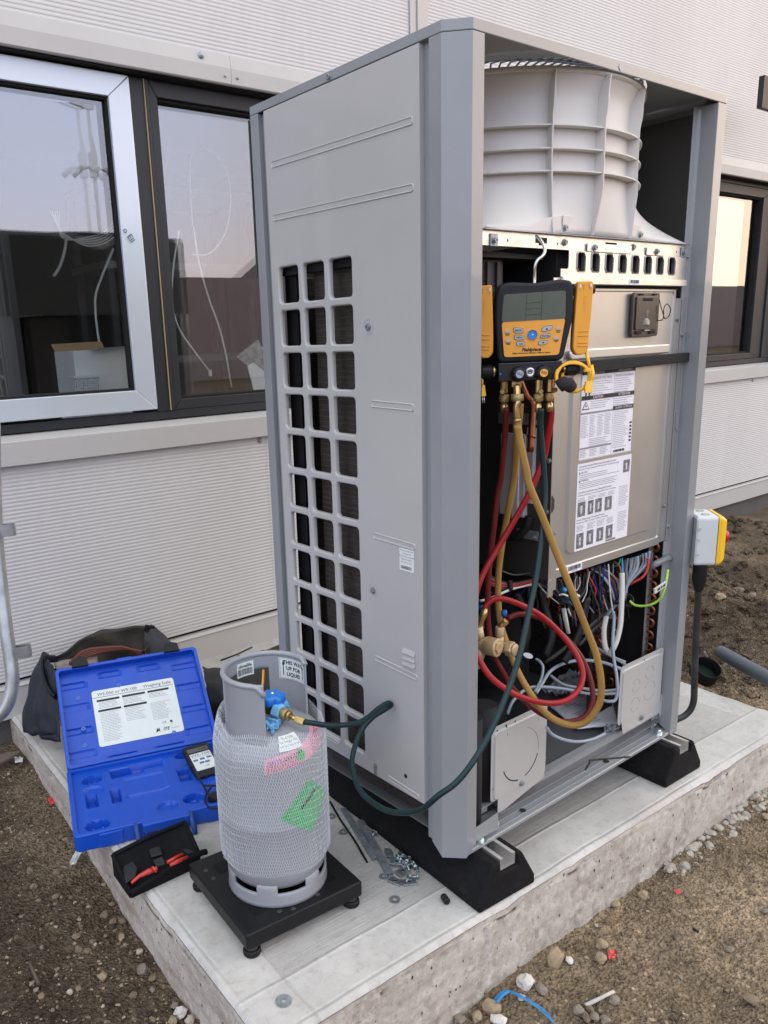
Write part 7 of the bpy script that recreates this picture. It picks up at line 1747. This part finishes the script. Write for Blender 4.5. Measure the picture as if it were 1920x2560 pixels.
MB().tube([Q3(1070, 1475, .044), Q3(1230, 1390, .042)], .0042, 10).build('probe', m_rlead, tl); MB().tube([Q3(1100, 1505, .044), Q3(1180, 1465, .044), Q3(1280, 1420, .040)], [.0038, .0050, .0042], 10).build('probe', m_rlead, tl)
tag(MB().tube(cat_rom([Q3(880, 1725, .004), Q3(1050, 1640, .004), Q3(1280, 1525, .006)], 5), .0028, 6).build('red_piping', m_rlead), 'thin red piping along the front foot of the black pouch', 'piping')
MB().prism([Q3(x, y, .070)-pc for x, y in ((825, 1225), (995, 1143), (1000, 1150), (832, 1234))], (0, 0, .001)).build('white_edge', m_white, po)

# ================================================================ TOOL BAGS behind the case
m_nav = mat('navy canvas', (.009, .013, .024), .5, var=.25, vscale=14, bump=.5, bscale=260, dirt=.25, dirtcol=(.05, .05, .055), dscale=5)
m_blk = mat('black canvas', (.010, .010, .010), .6, var=.3, vscale=14, bump=.5, bscale=260)
bg_ = empty('tool_bag', (0, 0, 0), 0, 'gaping navy canvas tool bag leaning on the wall behind the blue case', 'tool bag')
Z0_ = lambda x, y: (x*.37372, 1500+y*.37372)
def T3(x, y, d): return D3(*Z0_(x, y), d+.185+max(0, x-500)/600*.26)
def strip(rows, name, m, parent, nu=16, nv=12, wr=.004, seed=0, solid=.004):
    """lofted patch through rows of points, with cloth wrinkles"""
    rs = [cat_rom(r_, 6) for r_ in rows]
    def at(P, u): f = u*(len(P)-1); i = min(int(f), len(P)-2); return P[i].lerp(P[i+1], f-i)
    def fn(u, v):
        col = [at(P, u) for P in rs]; cc_ = cat_rom(col, 6) if len(col) > 2 else col; p = at(cc_, v)
        return p+Vector((noise.noise(Vector((u*4, v*5, seed))), noise.noise(Vector((u*5, v*4, seed+9))), noise.noise(Vector((u*6, v*6, seed+4)))))*wr
    return MB().grid(fn, nu, nv).build(name, m, parent, solid=solid)
strip([[T3(290, 350, 2.44), T3(330, 400, 2.40), T3(375, 470, 2.34), T3(420, 560, 2.30)], [T3(215, 520, 2.44), T3(270, 560, 2.38), T3(330, 620, 2.33), T3(400, 700, 2.28)], [T3(160, 760, 2.42), T3(240, 790, 2.34), T3(310, 830, 2.29), T3(400, 860, 2.24)], [T3(165, 885, 2.38), T3(240, 905, 2.32), T3(310, 935, 2.28), T3(410, 945, 2.24)]], 'bag_end', m_nav, bg_, 20, 18, .010, 1)
strip([[T3(360, 380, 2.46), T3(560, 250, 2.50), T3(740, 195, 2.52), T3(990, 168, 2.52), T3(1060, 220, 2.50)], [T3(380, 480, 2.46), T3(560, 420, 2.50), T3(740, 400, 2.52), T3(960, 380, 2.52), T3(1080, 400, 2.50)], [T3(400, 800, 2.44), T3(600, 760, 2.48), T3(760, 740, 2.50), T3(960, 720, 2.50), T3(1100, 700, 2.48)]], 'bag_back', m_blk, bg_, 26, 16, .012, 3)
strip([[T3(975, 175, 2.50), T3(1030, 180, 2.46), T3(1090, 225, 2.42), T3(1140, 285, 2.40)], [T3(960, 300, 2.44), T3(1020, 330, 2.40), T3(1090, 340, 2.38), T3(1160, 370, 2.36)], [T3(960, 700, 2.38), T3(1030, 700, 2.35), T3(1090, 700, 2.33), T3(1180, 700, 2.32)]], 'bag_end', mat('grey canvas', (.035, .035, .040), .85, var=.2, vscale=14, bump=.5, bscale=260), bg_, 16, 14, .008, 5)
MB().tube(cat_rom([T3(300, 355, 2.43), T3(285, 440, 2.40), T3(300, 540, 2.35), T3(340, 620, 2.31), T3(372, 650, 2.29)], 6), .0060, 8, flat=1.8).build('zip', m_black, bg_)
MB().tube(cat_rom([T3(318, 360, 2.42), T3(330, 470, 2.37), T3(360, 560, 2.33)], 6), .0035, 8).build('zip', m_blk, bg_)
MB().tube(cat_rom([T3(1000, 175, 2.48), T3(1010, 230, 2.45), T3(985, 300, 2.42), T3(960, 350, 2.40)], 6), .0060, 8).build('zip', m_black, bg_)
for p_, s_ in ((T3(335, 392, 2.41), 1), (T3(1000, 190, 2.46), 1)): b_ = MB().box((-.018, -.006, -.012), (.018, .006, .012)).build('buckle', m_black, bg_, bevel=.003); b_.location = p_; b_.rotation_euler = (0, .3, -.3)
tag(strip([[T3(360, 425, 2.40), T3(470, 400, 2.40), T3(560, 395, 2.42), T3(650, 380, 2.42)], [T3(380, 470, 2.36), T3(470, 460, 2.36), T3(560, 440, 2.37), T3(650, 430, 2.38)]], 'rag', mat('dusty rag', (.22, .19, .17), .9, var=.3, vscale=30), None, 12, 6, .006, 8), 'dusty grey rag in the mouth of the navy tool bag', 'rag')
m_mar = mat('maroon hose', (.10, .02, .015), .5)
mb = MB()
for k in range(4): mb.tube(cat_rom([T3(470, 440-k*6, 2.37), T3(560, 385-k*14, 2.39), T3(690, 345-k*8, 2.41), T3(840, 330-k*3, 2.42), T3(955, 352+k*10, 2.41), T3(1000, 400, 2.4)], 6), .0058, 8)
tag(mb.build('coiled_hoses', m_mar), 'coil of dull maroon hoses in the navy tool bag', 'hoses')
# second bag with amber piping, behind the cylinder
b2 = empty('tool_bag', (0, 0, 0), 0, 'low black tool bag with amber piping between the cylinder and the wall', 'tool bag')
Z3_ = lambda x, y: (460+x*.30139, 1580+y*.30139)
def U3(x, y, z): return onZ(*Z3_(x, y), z)
strip([[U3(150, 290, .09), U3(340, 300, .10), U3(560, 210, .11), U3(820, 100, .11)], [U3(180, 430, .12), U3(340, 420, .13), U3(560, 380, .14), U3(820, 240, .13)], [U3(200, 590, .085), U3(360, 580, .09), U3(600, 560, .10), U3(900, 420, .10)], [U3(230, 740, .006), U3(400, 740, .006), U3(640, 700, .006), U3(940, 560, .006)]], 'bag_shell', m_blk, b2, 26, 18, .010, 12)
MB().tube(cat_rom([U3(160, 327, .100), U3(250, 330, .103), U3(345, 326, .108), U3(430, 300, .110)], 6), .0026, 8).build('piping', mat('amber piping', (.75, .33, .04), .5), b2)
MB().tube(cat_rom([D3(*Z3_(660, 315), 2.02), D3(*Z3_(654, 420), 2.0), D3(*Z3_(640, 515), 1.98)], 6), .0032, 8).build('piping', MATS['amber piping'], b2)
MB().tube(cat_rom([U3(780, 150, .02), U3(900, 90, .02)], 3), .004, 6).build('grey_strap', m_c['lgrey'], b2)
tag(strip([[U3(215, 570, .06), U3(350, 560, .065)], [U3(240, 700, .02), U3(360, 720, .02)]], 'side_pocket', m_nav, b2, 10, 8, .004, 14), None)
tag(MB().tube([onZ(*Z3_(305, 235), .003), onZ(*Z3_(440, 185), .003), onZ(*Z3_(565, 125), .003)], .003, 6).build('black_strip', m_black), 'thin black strip lying on the slab at the foot of the wall', 'strip')

# ================================================================ GALVANISED TUBE at the left edge
gt = empty('barrier_tube', (0, 0, 0), 0, 'bent galvanised steel tube with flat loops at the left edge of the view', 'steel tube')
ZT = lambda x, y: (x*.27108, 1300+y*.27108)
def V3(x, y, d=2.02): return D3(*ZT(x, y), d)
m_galv = mat('weathered galvanised tube', (.42, .44, .44), .42, metal=.75, var=.25, vscale=20, rvar=.15, bump=.15, bscale=50, dirt=.3, dirtcol=(.3, .29, .27), dscale=9)
MB().tube(cat_rom([V3(-60, -900), V3(-50, -300), V3(-30, 200), V3(20, 700), V3(70, 1100), V3(105, 1350), V3(115, 1500), V3(90, 1640), V3(30, 1760), V3(-80, 1850), V3(-250, 1900)], 8), .0168, 20).build('tube', m_galv, gt)
def loop_bracket(x0, y0, x1, y1, h):
    pts = []
    A = V3(x0, y0); B = V3(x1, y1); d = (B-A).normalized(); n_ = Vector((-d.y, d.x, 0)).normalized()*.010
    path = [A-n_, B-n_-d*.008]+[B-d*.008+(-n_*math.cos(a)+d*.010*math.sin(a)) for a in np.linspace(0, math.pi, 9)[1:-1]]+[B+n_-d*.008, A+n_]
    mb = MB(); vs = [p for p in path]+[p+Vector((0, 0, -h)) for p in path]; n2 = len(path); mb.add(vs, [(i, i+1, n2+i+1, n2+i) for i in range(n2-1)]); mb.build('loop_bracket', m_galv, gt, solid=.002)
loop_bracket(100, 1175, 268, 1150, .030); loop_bracket(-80, 50, 122, 35, .030)

# ================================================================ ISOLATOR SWITCH and its cable
ZI = lambda x, y: (1680+x*.26230, 1240+y*.26218)
def I3(x, y, d): return D3(*ZI(x, y), d)
cI = I3(225, 400, 2.62); sI = 2.62/FPX*.2623
iso = empty('isolator_switch', (0, 0, 0), 0, 'pale grey and yellow isolator box with red knob on the right of the unit', 'switch box')
m_ib = mat('pale grey plastic', (.60, .64, .63), .4, var=.02, vscale=8); m_iy = mat('isolator yellow', (.85, .52, .02), .4)
# it sits on the chamfer of the right corner post
I0 = Vector((.9231, .0185, 0)); In = Vector((.7071, -.7071, 0)); It = Vector((.7071, .7071, 0))
iso.matrix_world = basis(I0, It, In, (0, 0, 1)); z0i, z1i, wi = .592, .725, .050
def yprism(mb, x0, x1, y0, y1, z0, z1, c): return mb.prism([(x, y0, z) for x, z in rrect(x0, z0, x1, z1, c)], (0, y1-y0, 0))
yprism(MB(), -wi, wi, .004, .056, z0i, z1i, .010).build('base', m_ib, iso, bevel=.003, segs=2)
mb = MB(); A = rrect(-wi, z0i, wi, z1i, .010); Bq = rrect(-wi+.011, z0i+.011, wi-.011, z1i-.011, .008); n_ = len(A)
mb.v += [(x, .0565, z) for x, z in A]+[(x, .066, z) for x, z in A]+[(x, .080, z) for x, z in Bq]
for r0 in (0, 1):
    for k in range(n_): q = (k+1) % n_; mb.f.append((r0*n_+k, (r0+1)*n_+k, (r0+1)*n_+q, r0*n_+q)); mb.sm.append(False)
mb.f.append(tuple(2*n_+k for k in range(n_))[::-1]); mb.sm.append(False); mb.build('cover', m_iy, iso, bevel=.0015)
yprism(MB(), -wi-.003, wi+.003, .0008, .0035, z0i+.004, z1i-.004, .006).build('back_plate', mat('clear grey', (.45, .50, .50), .25), iso)
for zz in (.62, .66, .69): MB().box((-wi-.0035, .004, zz), (-wi-.0002, .012, zz+.006)).build('rib', MATS['clear grey'], iso)
MB().lathe([(0, .018), (.013, .018), (.017, .014), (.018, .004), (.020, 0)], (0, .0802, .660), 20, Matrix.Rotation(R(-90), 4, 'X')).build('red_knob', mat('red knob', (.45, .02, .02), .35), iso)
for xx in (-.022, .022): MB().lathe([(.007, .0006), (.011, .0006), (.011, 0)], (xx, .030, z1i+.0002), 20).build('knockout', mat('knockout shade', (.30, .34, .35), .5), iso)
MB().lathe([(.018, 0), (.0185, -.045), (.012, -.072), (.009, -.078)], (-.022, .028, z0i), 20).build('cable_gland', m_black, iso)
top_ = I0+In*.028-It*.022; top_.z = z0i-.070; pts = [top_]+[I3(x, y, d) for x, y, d in ((238, 1150, 2.19), (228, 1350, 2.215), (218, 1600, 2.24), (212, 1850, 2.27), (205, 1960, 2.285), (175, 2040, 2.295), (120, 2095, 2.30), (60, 2125, 2.30), (0, 2150, 2.30))]
tag(MB().tube(cat_rom(pts, 8), .0092, 14).build('armoured_cable', mat('black cable sheath', (.030, .032, .033), .45, var=.5, vscale=30, dirt=.5, dirtcol=(.12, .12, .12), dscale=12)), 'thick black cable running down from the isolator box and curving under the unit', 'cable')

# ================================================================ SMALL HARDWARE on the slab
m_wash = mat('zinc washer', (.45, .48, .50), .38, metal=.8, var=.3, vscale=120, bump=.2, bscale=300)
def washer(p, r, label, tilt=0, ri=None):
    mb = MB(); mb.lathe([((ri or r*.38), .0), ((ri or r*.38), .0014), (r, .0014), (r, 0)], n=28, smooth=False); o = mb.build('washer', m_wash); o.location = Vector((p[0], p[1], .0008+tilt*.003)); o.rotation_euler = (tilt*.3, tilt*.2, 0); return tag(o, label, 'washer', 'loose washers on the slab')
Z8 = lambda x, y: (820+x*.21700, 2000+y*.21700)
def H(x, y, z=.001): return onZ(*Z8(x, y), z)
washer(H(770, 1148), .0125, 'zinc washer alone on the slab in front of the heap of fixings'); washer(H(175, 370), .0118, 'zinc washer beside the black cable tie, the nearer of two'); washer(H(40, 190), .0118, 'zinc washer half hidden behind the gas cylinder'); washer(onZ(709, 2503, .001), .0155, 'largest zinc washer, alone near the front corner of the slab', ri=.0045)
washer(H(645, 880), .0110, 'zinc washer under the folded end of the zinc channel'); washer(H(698, 610), .0115, 'zinc washer leaning at the head of the heap of screws', 1); washer(H(705, 650), .0095, 'smaller zinc washer at the head of the heap of screws')
tag(MB().tube(cat_rom([H(20, 15, .003), H(150, 235, .003), H(300, 455, .003), H(400, 625, .003), H(452, 720, .002)], 6), .0028, 6, flat=.5).build('cable_tie', m_black), 'long black cable tie lying on the slab beside the zinc strips', 'cable tie')
def strip3(name, a, b_, w, h, label):
    a, b_ = Vector(a), Vector(b_); d = (b_-a); L_ = d.length; ang = math.atan2(d.y, d.x); t_ = .0012
    e = empty(name, a, ang, label, 'metal channel'); mb = MB(); mb.box((0, -w/2, h-t_), (L_, w/2, h)); mb.box((0, -w/2, 0), (L_, -w/2+t_, h-t_)); mb.box((0, w/2-t_, 0), (L_, w/2, h-t_)); mb.build('channel', m_zincd, e); return e
strip3('zinc_channel', H(175, 115), H(545, 700), .015, .006, 'plain zinc channel lying on the slab nearest the cable tie'); strip3('zinc_channel', H(375, 262), H(715, 880), .017, .009, 'spotted zinc channel with folded end lying against the heap of fixings')
m_nutp = mat('zinc plate nut', (.36, .40, .43), .35, metal=.8, var=.35, vscale=110)
def plate_nut(p, rz, label, z=0.0, tilt=0.0):
    e = empty('plate_nut', (p[0], p[1], z), rz, label, 'plate nut', 'slotted plate nuts in the heap'); e.rotation_euler = (tilt, tilt*.5, rz)
    MB().box((-.0165, -.0095, .0), (.0165, .0095, .0055)).build('plate', m_nutp, e, bevel=.0008); MB().disc((0, 0, .0056), .0042, (0, 0, 1), 16).build('threaded_hole', m_blackgap, e); MB().lathe([(.0042, .0056), (.0048, .0060), (.0054, .0056)], n=16).build('hole_rim', m_wash, e)
plate_nut(H(790, 745), R(-42), 'zinc plate nut tilted on the heap of screws, farthest of the four', .006, .15); plate_nut(H(862, 840), R(4), 'zinc plate nut lying flat in the middle of the heap', .003, .05); plate_nut(H(775, 945), R(-75), 'zinc plate nut at the near left of the heap, beside the folded channel', 0); plate_nut(H(935, 958), R(-32), 'zinc plate nut at the near right of the heap', 0)
m_scr = mat('zinc screw', (.30, .36, .36), .3, metal=.85, var=.3, vscale=100)
def mk_screw(p, rz, ry, name='machine_screw', r=.0048, L_=.017, label='', group='loose screws in the heap'):
    mb = MB(); mb.lathe([(0, .004), (r*.9, .0038), (r, .003), (r, 0)], n=6, smooth=False); mb.lathe([(r*1.5, .0006), (r*1.5, -.0006), (0, -.0006)], n=16); mb.lathe([(r*.5, -.0006), (r*.5, -L_), (0, -L_-.001)], n=10)
    o = mb.build(name, m_scr); o.location = p; o.rotation_euler = (0, ry, rz); return tag(o, label, 'screw', group)
rn = random.Random(31)
for k, (x, y, z) in enumerate(((800, 680, .010), (820, 650, .014), (865, 640, .012), (850, 690, .014), (880, 730, .010), (905, 700, .012), (930, 755, .008), (880, 770, .008), (935, 665, .010), (980, 725, .009), (905, 740, .014), (790, 660, .006), (835, 720, .008), (840, 620, .008), (960, 745, .006), (860, 700, .006))):
    mk_screw(H(x, y, z), rn.uniform(0, 6.28), rn.uniform(.9, 2.0), label='small zinc screw in the tangled heap against the rubber block')
mk_screw(H(1012, 775, .007), R(60), 1.75, label='zinc screw at the right tip of the heap, head towards us'); mk_screw(H(1025, 880, .006), R(-35)+3.14, -1.5, label='single zinc screw lying just outside the heap, threads to the left'); mk_screw(H(938, 885, .006), R(200), -1.5, label='zinc screw between the two nearest plate nuts')
mk_screw(H(540, 378, .009), R(10), 1.35, r=.0062, L_=.016, label='pan head screw resting beside the spotted zinc channel')
pgz = empty('black_plug', H(1352, 1140, .008), R(70), 'small black ribbed plastic plug on the slab beside the left rubber block', 'plug'); mb = MB(); mb.lathe([(0, .011), (.006, .011), (.0075, .009), (.0075, -.009), (.006, -.011), (0, -.011)], n=16, m=Matrix.Rotation(R(90), 4, 'Y')); mb.build('plug_body', m_black, pgz); mb = MB(); mb.lathe([(.0079, .002), (.0079, -.002)], n=16, m=Matrix.Rotation(R(90), 4, 'Y')); mb.build('plug_band', m_dark, pgz)

# ================================================================ STONES AND LITTER one can point to
def stone(px_, py_, wpx, m, label, seed, zg=None, flat=.7, name='stone'):
    p = onZ(px_, py_, -.20)
    for _ in range(4): p = onZ(px_, py_, gz(p.x, p.y)+.004)
    s = wpx/FPX*depof(p)*.5; mb = MB(); V, F = I2, F2; rock(mb, (0, 0, 0), s, seed, hi=True, flat=flat); o = mb.build(name, m); o.location = p+Vector((0, 0, s*.22)); md = o.modifiers.new('bev', 'BEVEL'); md.width = s*.05; md.segments = 1; return tag(o, label, 'stone', 'larger stones on the soil')
ZR = lambda x, y: (1100+x*.49427, 1900+y*.49427)
stone(*ZR(580, 1015), 52, m_st[0], 'largest brown angular stone against the front of the slab', 1, flat=.95); stone(*ZR(655, 1015), 20, m_st[4], 'small white stone beside the largest brown one', 2); stone(*ZR(818, 938), 36, m_st[0], 'tan stone behind the red scrap, the farther of two', 3); stone(*ZR(812, 1008), 38, m_st[0], 'tan stone touching the red scrap, the nearer of two', 4)
stone(*ZR(432, 1130), 42, m_st[4], 'chalk white rounded stone by the slab above the blue strap', 5, flat=.9); stone(*ZR(262, 1258), 42, m_st[0], 'tan rounded stone at the loose end of the blue strap', 6, flat=.9); stone(*ZR(188, 1305), 34, m_st[0], 'brown stone left of the tan one at the bottom edge', 7); stone(*ZR(100, 1318), 34, m_st[1], 'grey brown stone at the bottom edge against the slab corner', 8); stone(*ZR(298, 1322), 44, m_st[4], 'white stone cut by the bottom edge of the view', 9); stone(*ZR(512, 1162), 30, m_st[1], 'dull brown stone just right of the chalk white one', 10); stone(*ZR(412, 1205), 22, m_st[2], 'flat pale chip under the blue strap', 11, flat=.3)
stone(*ZR(880, 1222), 28, m_st[1], 'upright brown stone near the split stick', 12); stone(*ZR(700, 1272), 32, m_st[1], 'rounded brown pebble below the left end of the stick', 13); stone(*ZR(780, 1302), 26, m_st[1], 'pebble in the bottom cluster, between two others', 14); stone(*ZR(738, 1305), 24, m_st[3], 'dark pebble in the bottom cluster', 15); stone(*ZR(835, 1318), 28, m_st[1], 'rightmost pebble of the bottom cluster', 16); stone(*ZR(757, 1262), 18, m_st[3], 'small pebble at the foot of the stick', 17)
stone(*ZR(1024, 688), 26, m_st[0], 'tall tan stone near the front of the slab', 18, flat=1.1); stone(*ZR(888, 733), 24, m_st[0], 'tan stone touching the front of the slab', 19); stone(*ZR(1465, 960), 17, m_st[1], 'lone grey pebble at the far right of the bare soil', 20); stone(*ZR(1626, 245), 20, m_st[2], 'pale round stone near the broken mortar at the right edge', 21); stone(*ZR(1613, 198), 16, m_st[0], 'tan stone just above the pale round one', 22); stone(*ZR(1650, 290), 18, m_st[0], 'brown stone cut by the right edge', 23); stone(*ZR(1645, 765), 16, m_st[1], 'grey stone at the right edge halfway down', 24); stone(*ZR(1575, 1215), 40, m_st[3], 'flat earthy lump at the lower right', 25, flat=.4)
stone(*ZR(1225, 605), 13, m_st[3], 'dark pebble beside the broken mortar', 26); stone(*ZR(790, 838), 10, m_st[2], 'tiny pale pebble by the slab', 27); stone(*ZR(1290, 770), 16, m_st[0], 'small tan pebble above the black scrap', 28)
ZF = lambda x, y: (x*.30139, 1900+y*.30139)
stone(*ZF(850, 1800), 28, m_st[0], 'tan stone alone on the dark soil at the left', 30); stone(*ZF(580, 1930), 22, m_st[2], 'pale stone lowest on the left soil', 31); stone(*ZF(1157, 1595), 22, m_st[2], 'pale grey stone close to the left side of the slab', 32); stone(*ZF(1180, 1745), 30, m_st[1], 'grey flint with a white flank beside the slab', 33); stone(*ZF(1500, 2100), 32, m_st[4], 'white flint at the foot of the slab corner', 34); stone(*ZF(1575, 2162), 24, m_st[2], 'pale cobble beside the white flint', 35); stone(*ZF(1008, 1475), 18, m_st[0], 'small tan stone near the left flank of the slab', 36); stone(*ZF(1012, 1345), 20, m_st[3], 'dark stone pair by the slab, right one', 37); stone(*ZF(940, 1342), 19, m_st[3], 'dark stone pair by the slab, left one', 38); stone(*ZF(870, 1290), 26, m_st[3], 'dark flat clod by the left flank of the slab', 39); stone(*ZF(930, 1200), 17, m_st[1], 'brown stone above the dark pair', 40); stone(*ZF(860, 1035), 14, m_st[0], 'small tan pebble below the paper strip', 41); stone(*ZF(1265, 1910), 18, m_st[1], 'grey pebble midway down the left flank', 42); stone(*ZF(1450, 2040), 26, m_st[1], 'brown grey cobble above the white flint', 43); stone(*ZF(1435, 2172), 26, m_st[0], 'tan lump at the bottom beside the slab', 44); stone(*ZF(300, 1910), 16, m_st[1], 'lone grey pebble at the lower left', 45); stone(*ZF(655, 1325), 10, m_st[0], 'tiny tan pebble in the middle of the left soil', 46)
stone(1785, 1672, 34, m_st[0], 'tan clod on the far right corner of the slab edge', 50); stone(1818, 1660, 46, m_st[2], 'pale lump of mortar beside the open pipe end', 51, flat=1.0); stone(1782, 1727, 9, m_st[1], 'little stone lying on the far edge of the slab', 52); stone(1848, 1482, 30, m_st[1], 'grey stone on the spoil bank behind', 53); stone(1800, 1495, 28, m_st[0], 'tan stone on the spoil bank behind', 54); stone(1880, 1490, 20, m_st[1], 'smaller grey stone on the spoil bank behind', 55)
bpy.data.objects['stone.047'].location.z += 0 if 'stone.047' in bpy.data.objects else 0
# mortar spill at the foot of the slab, cracked lumps
mb = MB(); rn = random.Random(77)
for k in range(260):
    x = rn.uniform(.70, 1.36); y = -.072-rn.random()**1.5*.075-(x-.72)*.03; s_ = .003+.012*rn.random()**2; rock(mb, (x, y, gz(x, y)+s_*.1), s_, k*3.3, hi=s_ > .008, flat=.6)
tag(mb.build('mortar_spill', mat('mortar', (.36, .33, .28), .92, var=.25, vscale=40, bump=.6, bscale=120)), 'broken pale mortar spilled at the foot of the slab', 'mortar', kind='stuff')
m_litter = mat('red foil', (.62, .04, .05), .3, var=.2, vscale=60, coat=.3)
def scrap(name, pts, m, label, cat, lift=.004, seed=1, n=8, amp=.004):
    P = []
    for x, y in pts:
        p = onZ(x, y, -.2)
        for _ in range(3): p = onZ(x, y, gz(p.x, p.y)+lift)
        P.append(p)
    def fn(u, v): p = P[0]*(1-u)*(1-v)+P[1]*u*(1-v)+P[2]*u*v+P[3]*(1-u)*v; return p+Vector((0, 0, amp*(1+noise.noise(Vector((u*4, v*4, seed))))))
    return tag(MB().grid(fn, n, n, False).build(name, m, None, solid=.0004), label, cat)
scrap('red_scrap', [ZR(848, 975), ZR(885, 970), ZR(888, 1010), ZR(852, 1018)], m_litter, 'crumpled red foil scrap touching two tan stones', 'litter', seed=2, amp=.006)
scrap('red_scrap', [ZR(1180, 666), ZR(1205, 664), ZR(1228, 676), ZR(1200, 683)], m_litter, 'small bent red scrap alone on the right soil', 'litter', seed=3)
scrap('red_scrap', [ZF(405, 330), ZF(450, 305), ZF(460, 370), ZF(410, 390)], m_litter, 'crumpled red scrap against the left flank of the slab', 'litter', seed=4, amp=.006)
scrap('paper_strip', [ZF(630, 775), ZF(690, 770), ZF(625, 890), ZF(575, 885)], m_label, 'curled white strip of paper below the corner of the blue case', 'litter', lift=.012, seed=5, amp=.008)
scrap('paper_scrap', [(37, 1895), (58, 1895), (57, 1907), (38, 1910)], m_label, 'small white scrap on the soil by the tool bag', 'litter', seed=6)
scrap('paper_scrap', [ZI(300, 1490), ZI(318, 1488), ZI(345, 1540), ZI(330, 1545)], m_white, 'white scrap standing at the rim of the open pipe', 'litter', lift=.02, seed=7)
scrap('paper_scrap', [ZI(248, 1625), ZI(290, 1640), ZI(300, 1655), ZI(260, 1655)], m_white, 'white scrap on the clods by the far edge of the slab', 'litter', lift=.02, seed=8)
tag(MB().tube([onZ(*ZR(738, 1240), gz(.167, -.227)+.006), onZ(*ZR(880, 1170), gz(.245, -.244)+.009)], [.0055, .0045], 6, flat=.5).build('split_stick', mat('bleached wood', (.58, .55, .50), .7, var=.3, vscale=20, stretch=(1, 1, 1)), None), 'bleached split stick lying on the right soil', 'stick')
tag(MB().tube([onZ(*ZF(245, 1680), -.12), onZ(*ZF(322, 1860), -.135)], .004, 6).build('twig', mat('brown twig', (.10, .075, .055), .9)), 'thin brown twig half buried in the left soil', 'twig')
mb = MB()
for k in range(3):
    P = []
    for x, y in ((272+k*6, 1215), (300, 1180+k*3), (340, 1165+k*3), (400, 1185+k*6), (480, 1232+k*6), (540, 1275+k*10), (590+k*2, 1350)):
        p = onZ(*ZR(x, y), -.19); p.z = gz(p.x, p.y)+.010+.003*k; P.append(onZ(*ZR(x, y), p.z))
    mb.tube(cat_rom(P, 6), .0014, 5, flat=.6)
mb.tube(cat_rom([onZ(*ZR(288, 1225), -.186), onZ(*ZR(310, 1195), -.182), onZ(*ZR(345, 1170), -.180)], 5), .004, 6, flat=.4)
tag(mb.build('blue_strap', mat('blue baling strap', (.03, .22, .50), .5, var=.2, vscale=40)), 'bright blue plastic strapping trailing off at the bottom edge', 'strap')
tag(MB().tube([onZ(*ZR(1282, 855), -.186), onZ(*ZR(1305, 868), -.184)], .0035, 6).build('black_scrap', m_black), 'tiny black scrap on the right soil', 'litter')
tag(MB().prism([onZ(x, y, -.06) for x, y in ((-5, 1912), (30, 1895), (50, 1884), (48, 1880), (20, 1885), (-5, 1893))], (0, 0, .006)).build('wood_offcut', mat('dirty offcut', (.14, .12, .09), .9, var=.3, vscale=20)), 'grey brown wood offcut on the soil at the left edge', 'offcut')
# grey drain pipe and open pipe end in the trench
dp = empty('drain_pipe', (0, 0, 0), 0, 'slate blue plastic pipe lying in the trench at the right', 'pipe')
m_dp = mat('slate blue pipe', (.085, .105, .135), .42, var=.1, vscale=10, dirt=.25, dirtcol=(.15, .13, .11), dscale=10)
pA, pB = D3(*ZI(465, 1490), 3.05), D3(*ZI(1000, 1790), 2.55)
MB().tube([pA, pB], .0250, 28, cap=False).build('pipe', m_dp, dp); MB().tube([pA+(pB-pA)*.002, pA+(pB-pA)*.004], .0225, 24).build('pipe_mouth', m_blackgap, dp)
op = empty('open_duct', (0, 0, 0), 0, 'dark round mouth of a buried duct beside the slate pipe', 'duct')
oc_ = D3(*ZI(350, 1560), 2.93)+Vector((0, 0, -.03)); q = Matrix.Rotation(R(28), 4, 'X') @ Matrix.Rotation(R(-12), 4, 'Y')
MB().lathe([(.046, -.05), (.046, 0), (.048, .002), (.050, 0), (.050, -.05)], oc_, 40, q).build('duct_wall', m_black, op); MB().lathe([(0, -.045), (.046, -.045)], oc_, 30, q).build('duct_floor', mat('duct green', (.005, .02, .012), .8), op)
# dark box for the edge of an upper window, top right corner
tag(MB().box((0, 0, 0), (.3, .03, .16)).build('upper_window_edge', m_frame), 'dark edge of an upper window at the top right corner', 'window').location = onY(1905, 268, 1.29)

# ---- screws, bolts and ribs that were laid out together become single parts
def split_equal(o, n, newname=None):
    me = o.data; nv, nf = len(me.vertices)//n, len(me.polygons)//n; V = [v.co.copy() for v in me.vertices]; F = [tuple(p.vertices) for p in me.polygons]; SM = [p.use_smooth for p in me.polygons]
    for k in range(n):
        m2 = bpy.data.meshes.new(newname or o.name.split('.')[0]); m2.from_pydata(V[k*nv:(k+1)*nv], [], [tuple(i-k*nv for i in f) for f in F[k*nf:(k+1)*nf]]); m2.polygons.foreach_set('use_smooth', SM[k*nf:(k+1)*nf])
        m2.materials.append(me.materials[0]); q = o.copy(); q.data = m2; q.name = newname or o.name.split('.')[0]; COL.objects.link(q)
    bpy.data.objects.remove(o)
for nm, n in (('cap_screw', 2), ('panel_screw', 2), ('screw_dimple', 2), ('beam_screw', 8), ('cover_screw', 5), ('side_screw', 4), ('deck_screw', 8), ('mount_rib', 5), ('moulded_boss', 5), ('slot_rims', 8), ('mounting_bolt', 2), ('slot_light', 2), ('slot_light.001', 2)):
    o = bpy.data.objects.get(nm)
    if o: split_equal(o, n, 'slot_rim' if nm == 'slot_rims' else None)
for o in S.objects:
    if o.name.split('.')[0] in ('black_print', 'tread_pattern', 'hole', 'bars', 'sticker_barcode', 'print_lines', 'printed_lines', 'slot', 'keys', 'hatch_slot', 'heading_bars'): o['kind'] = 'stuff'
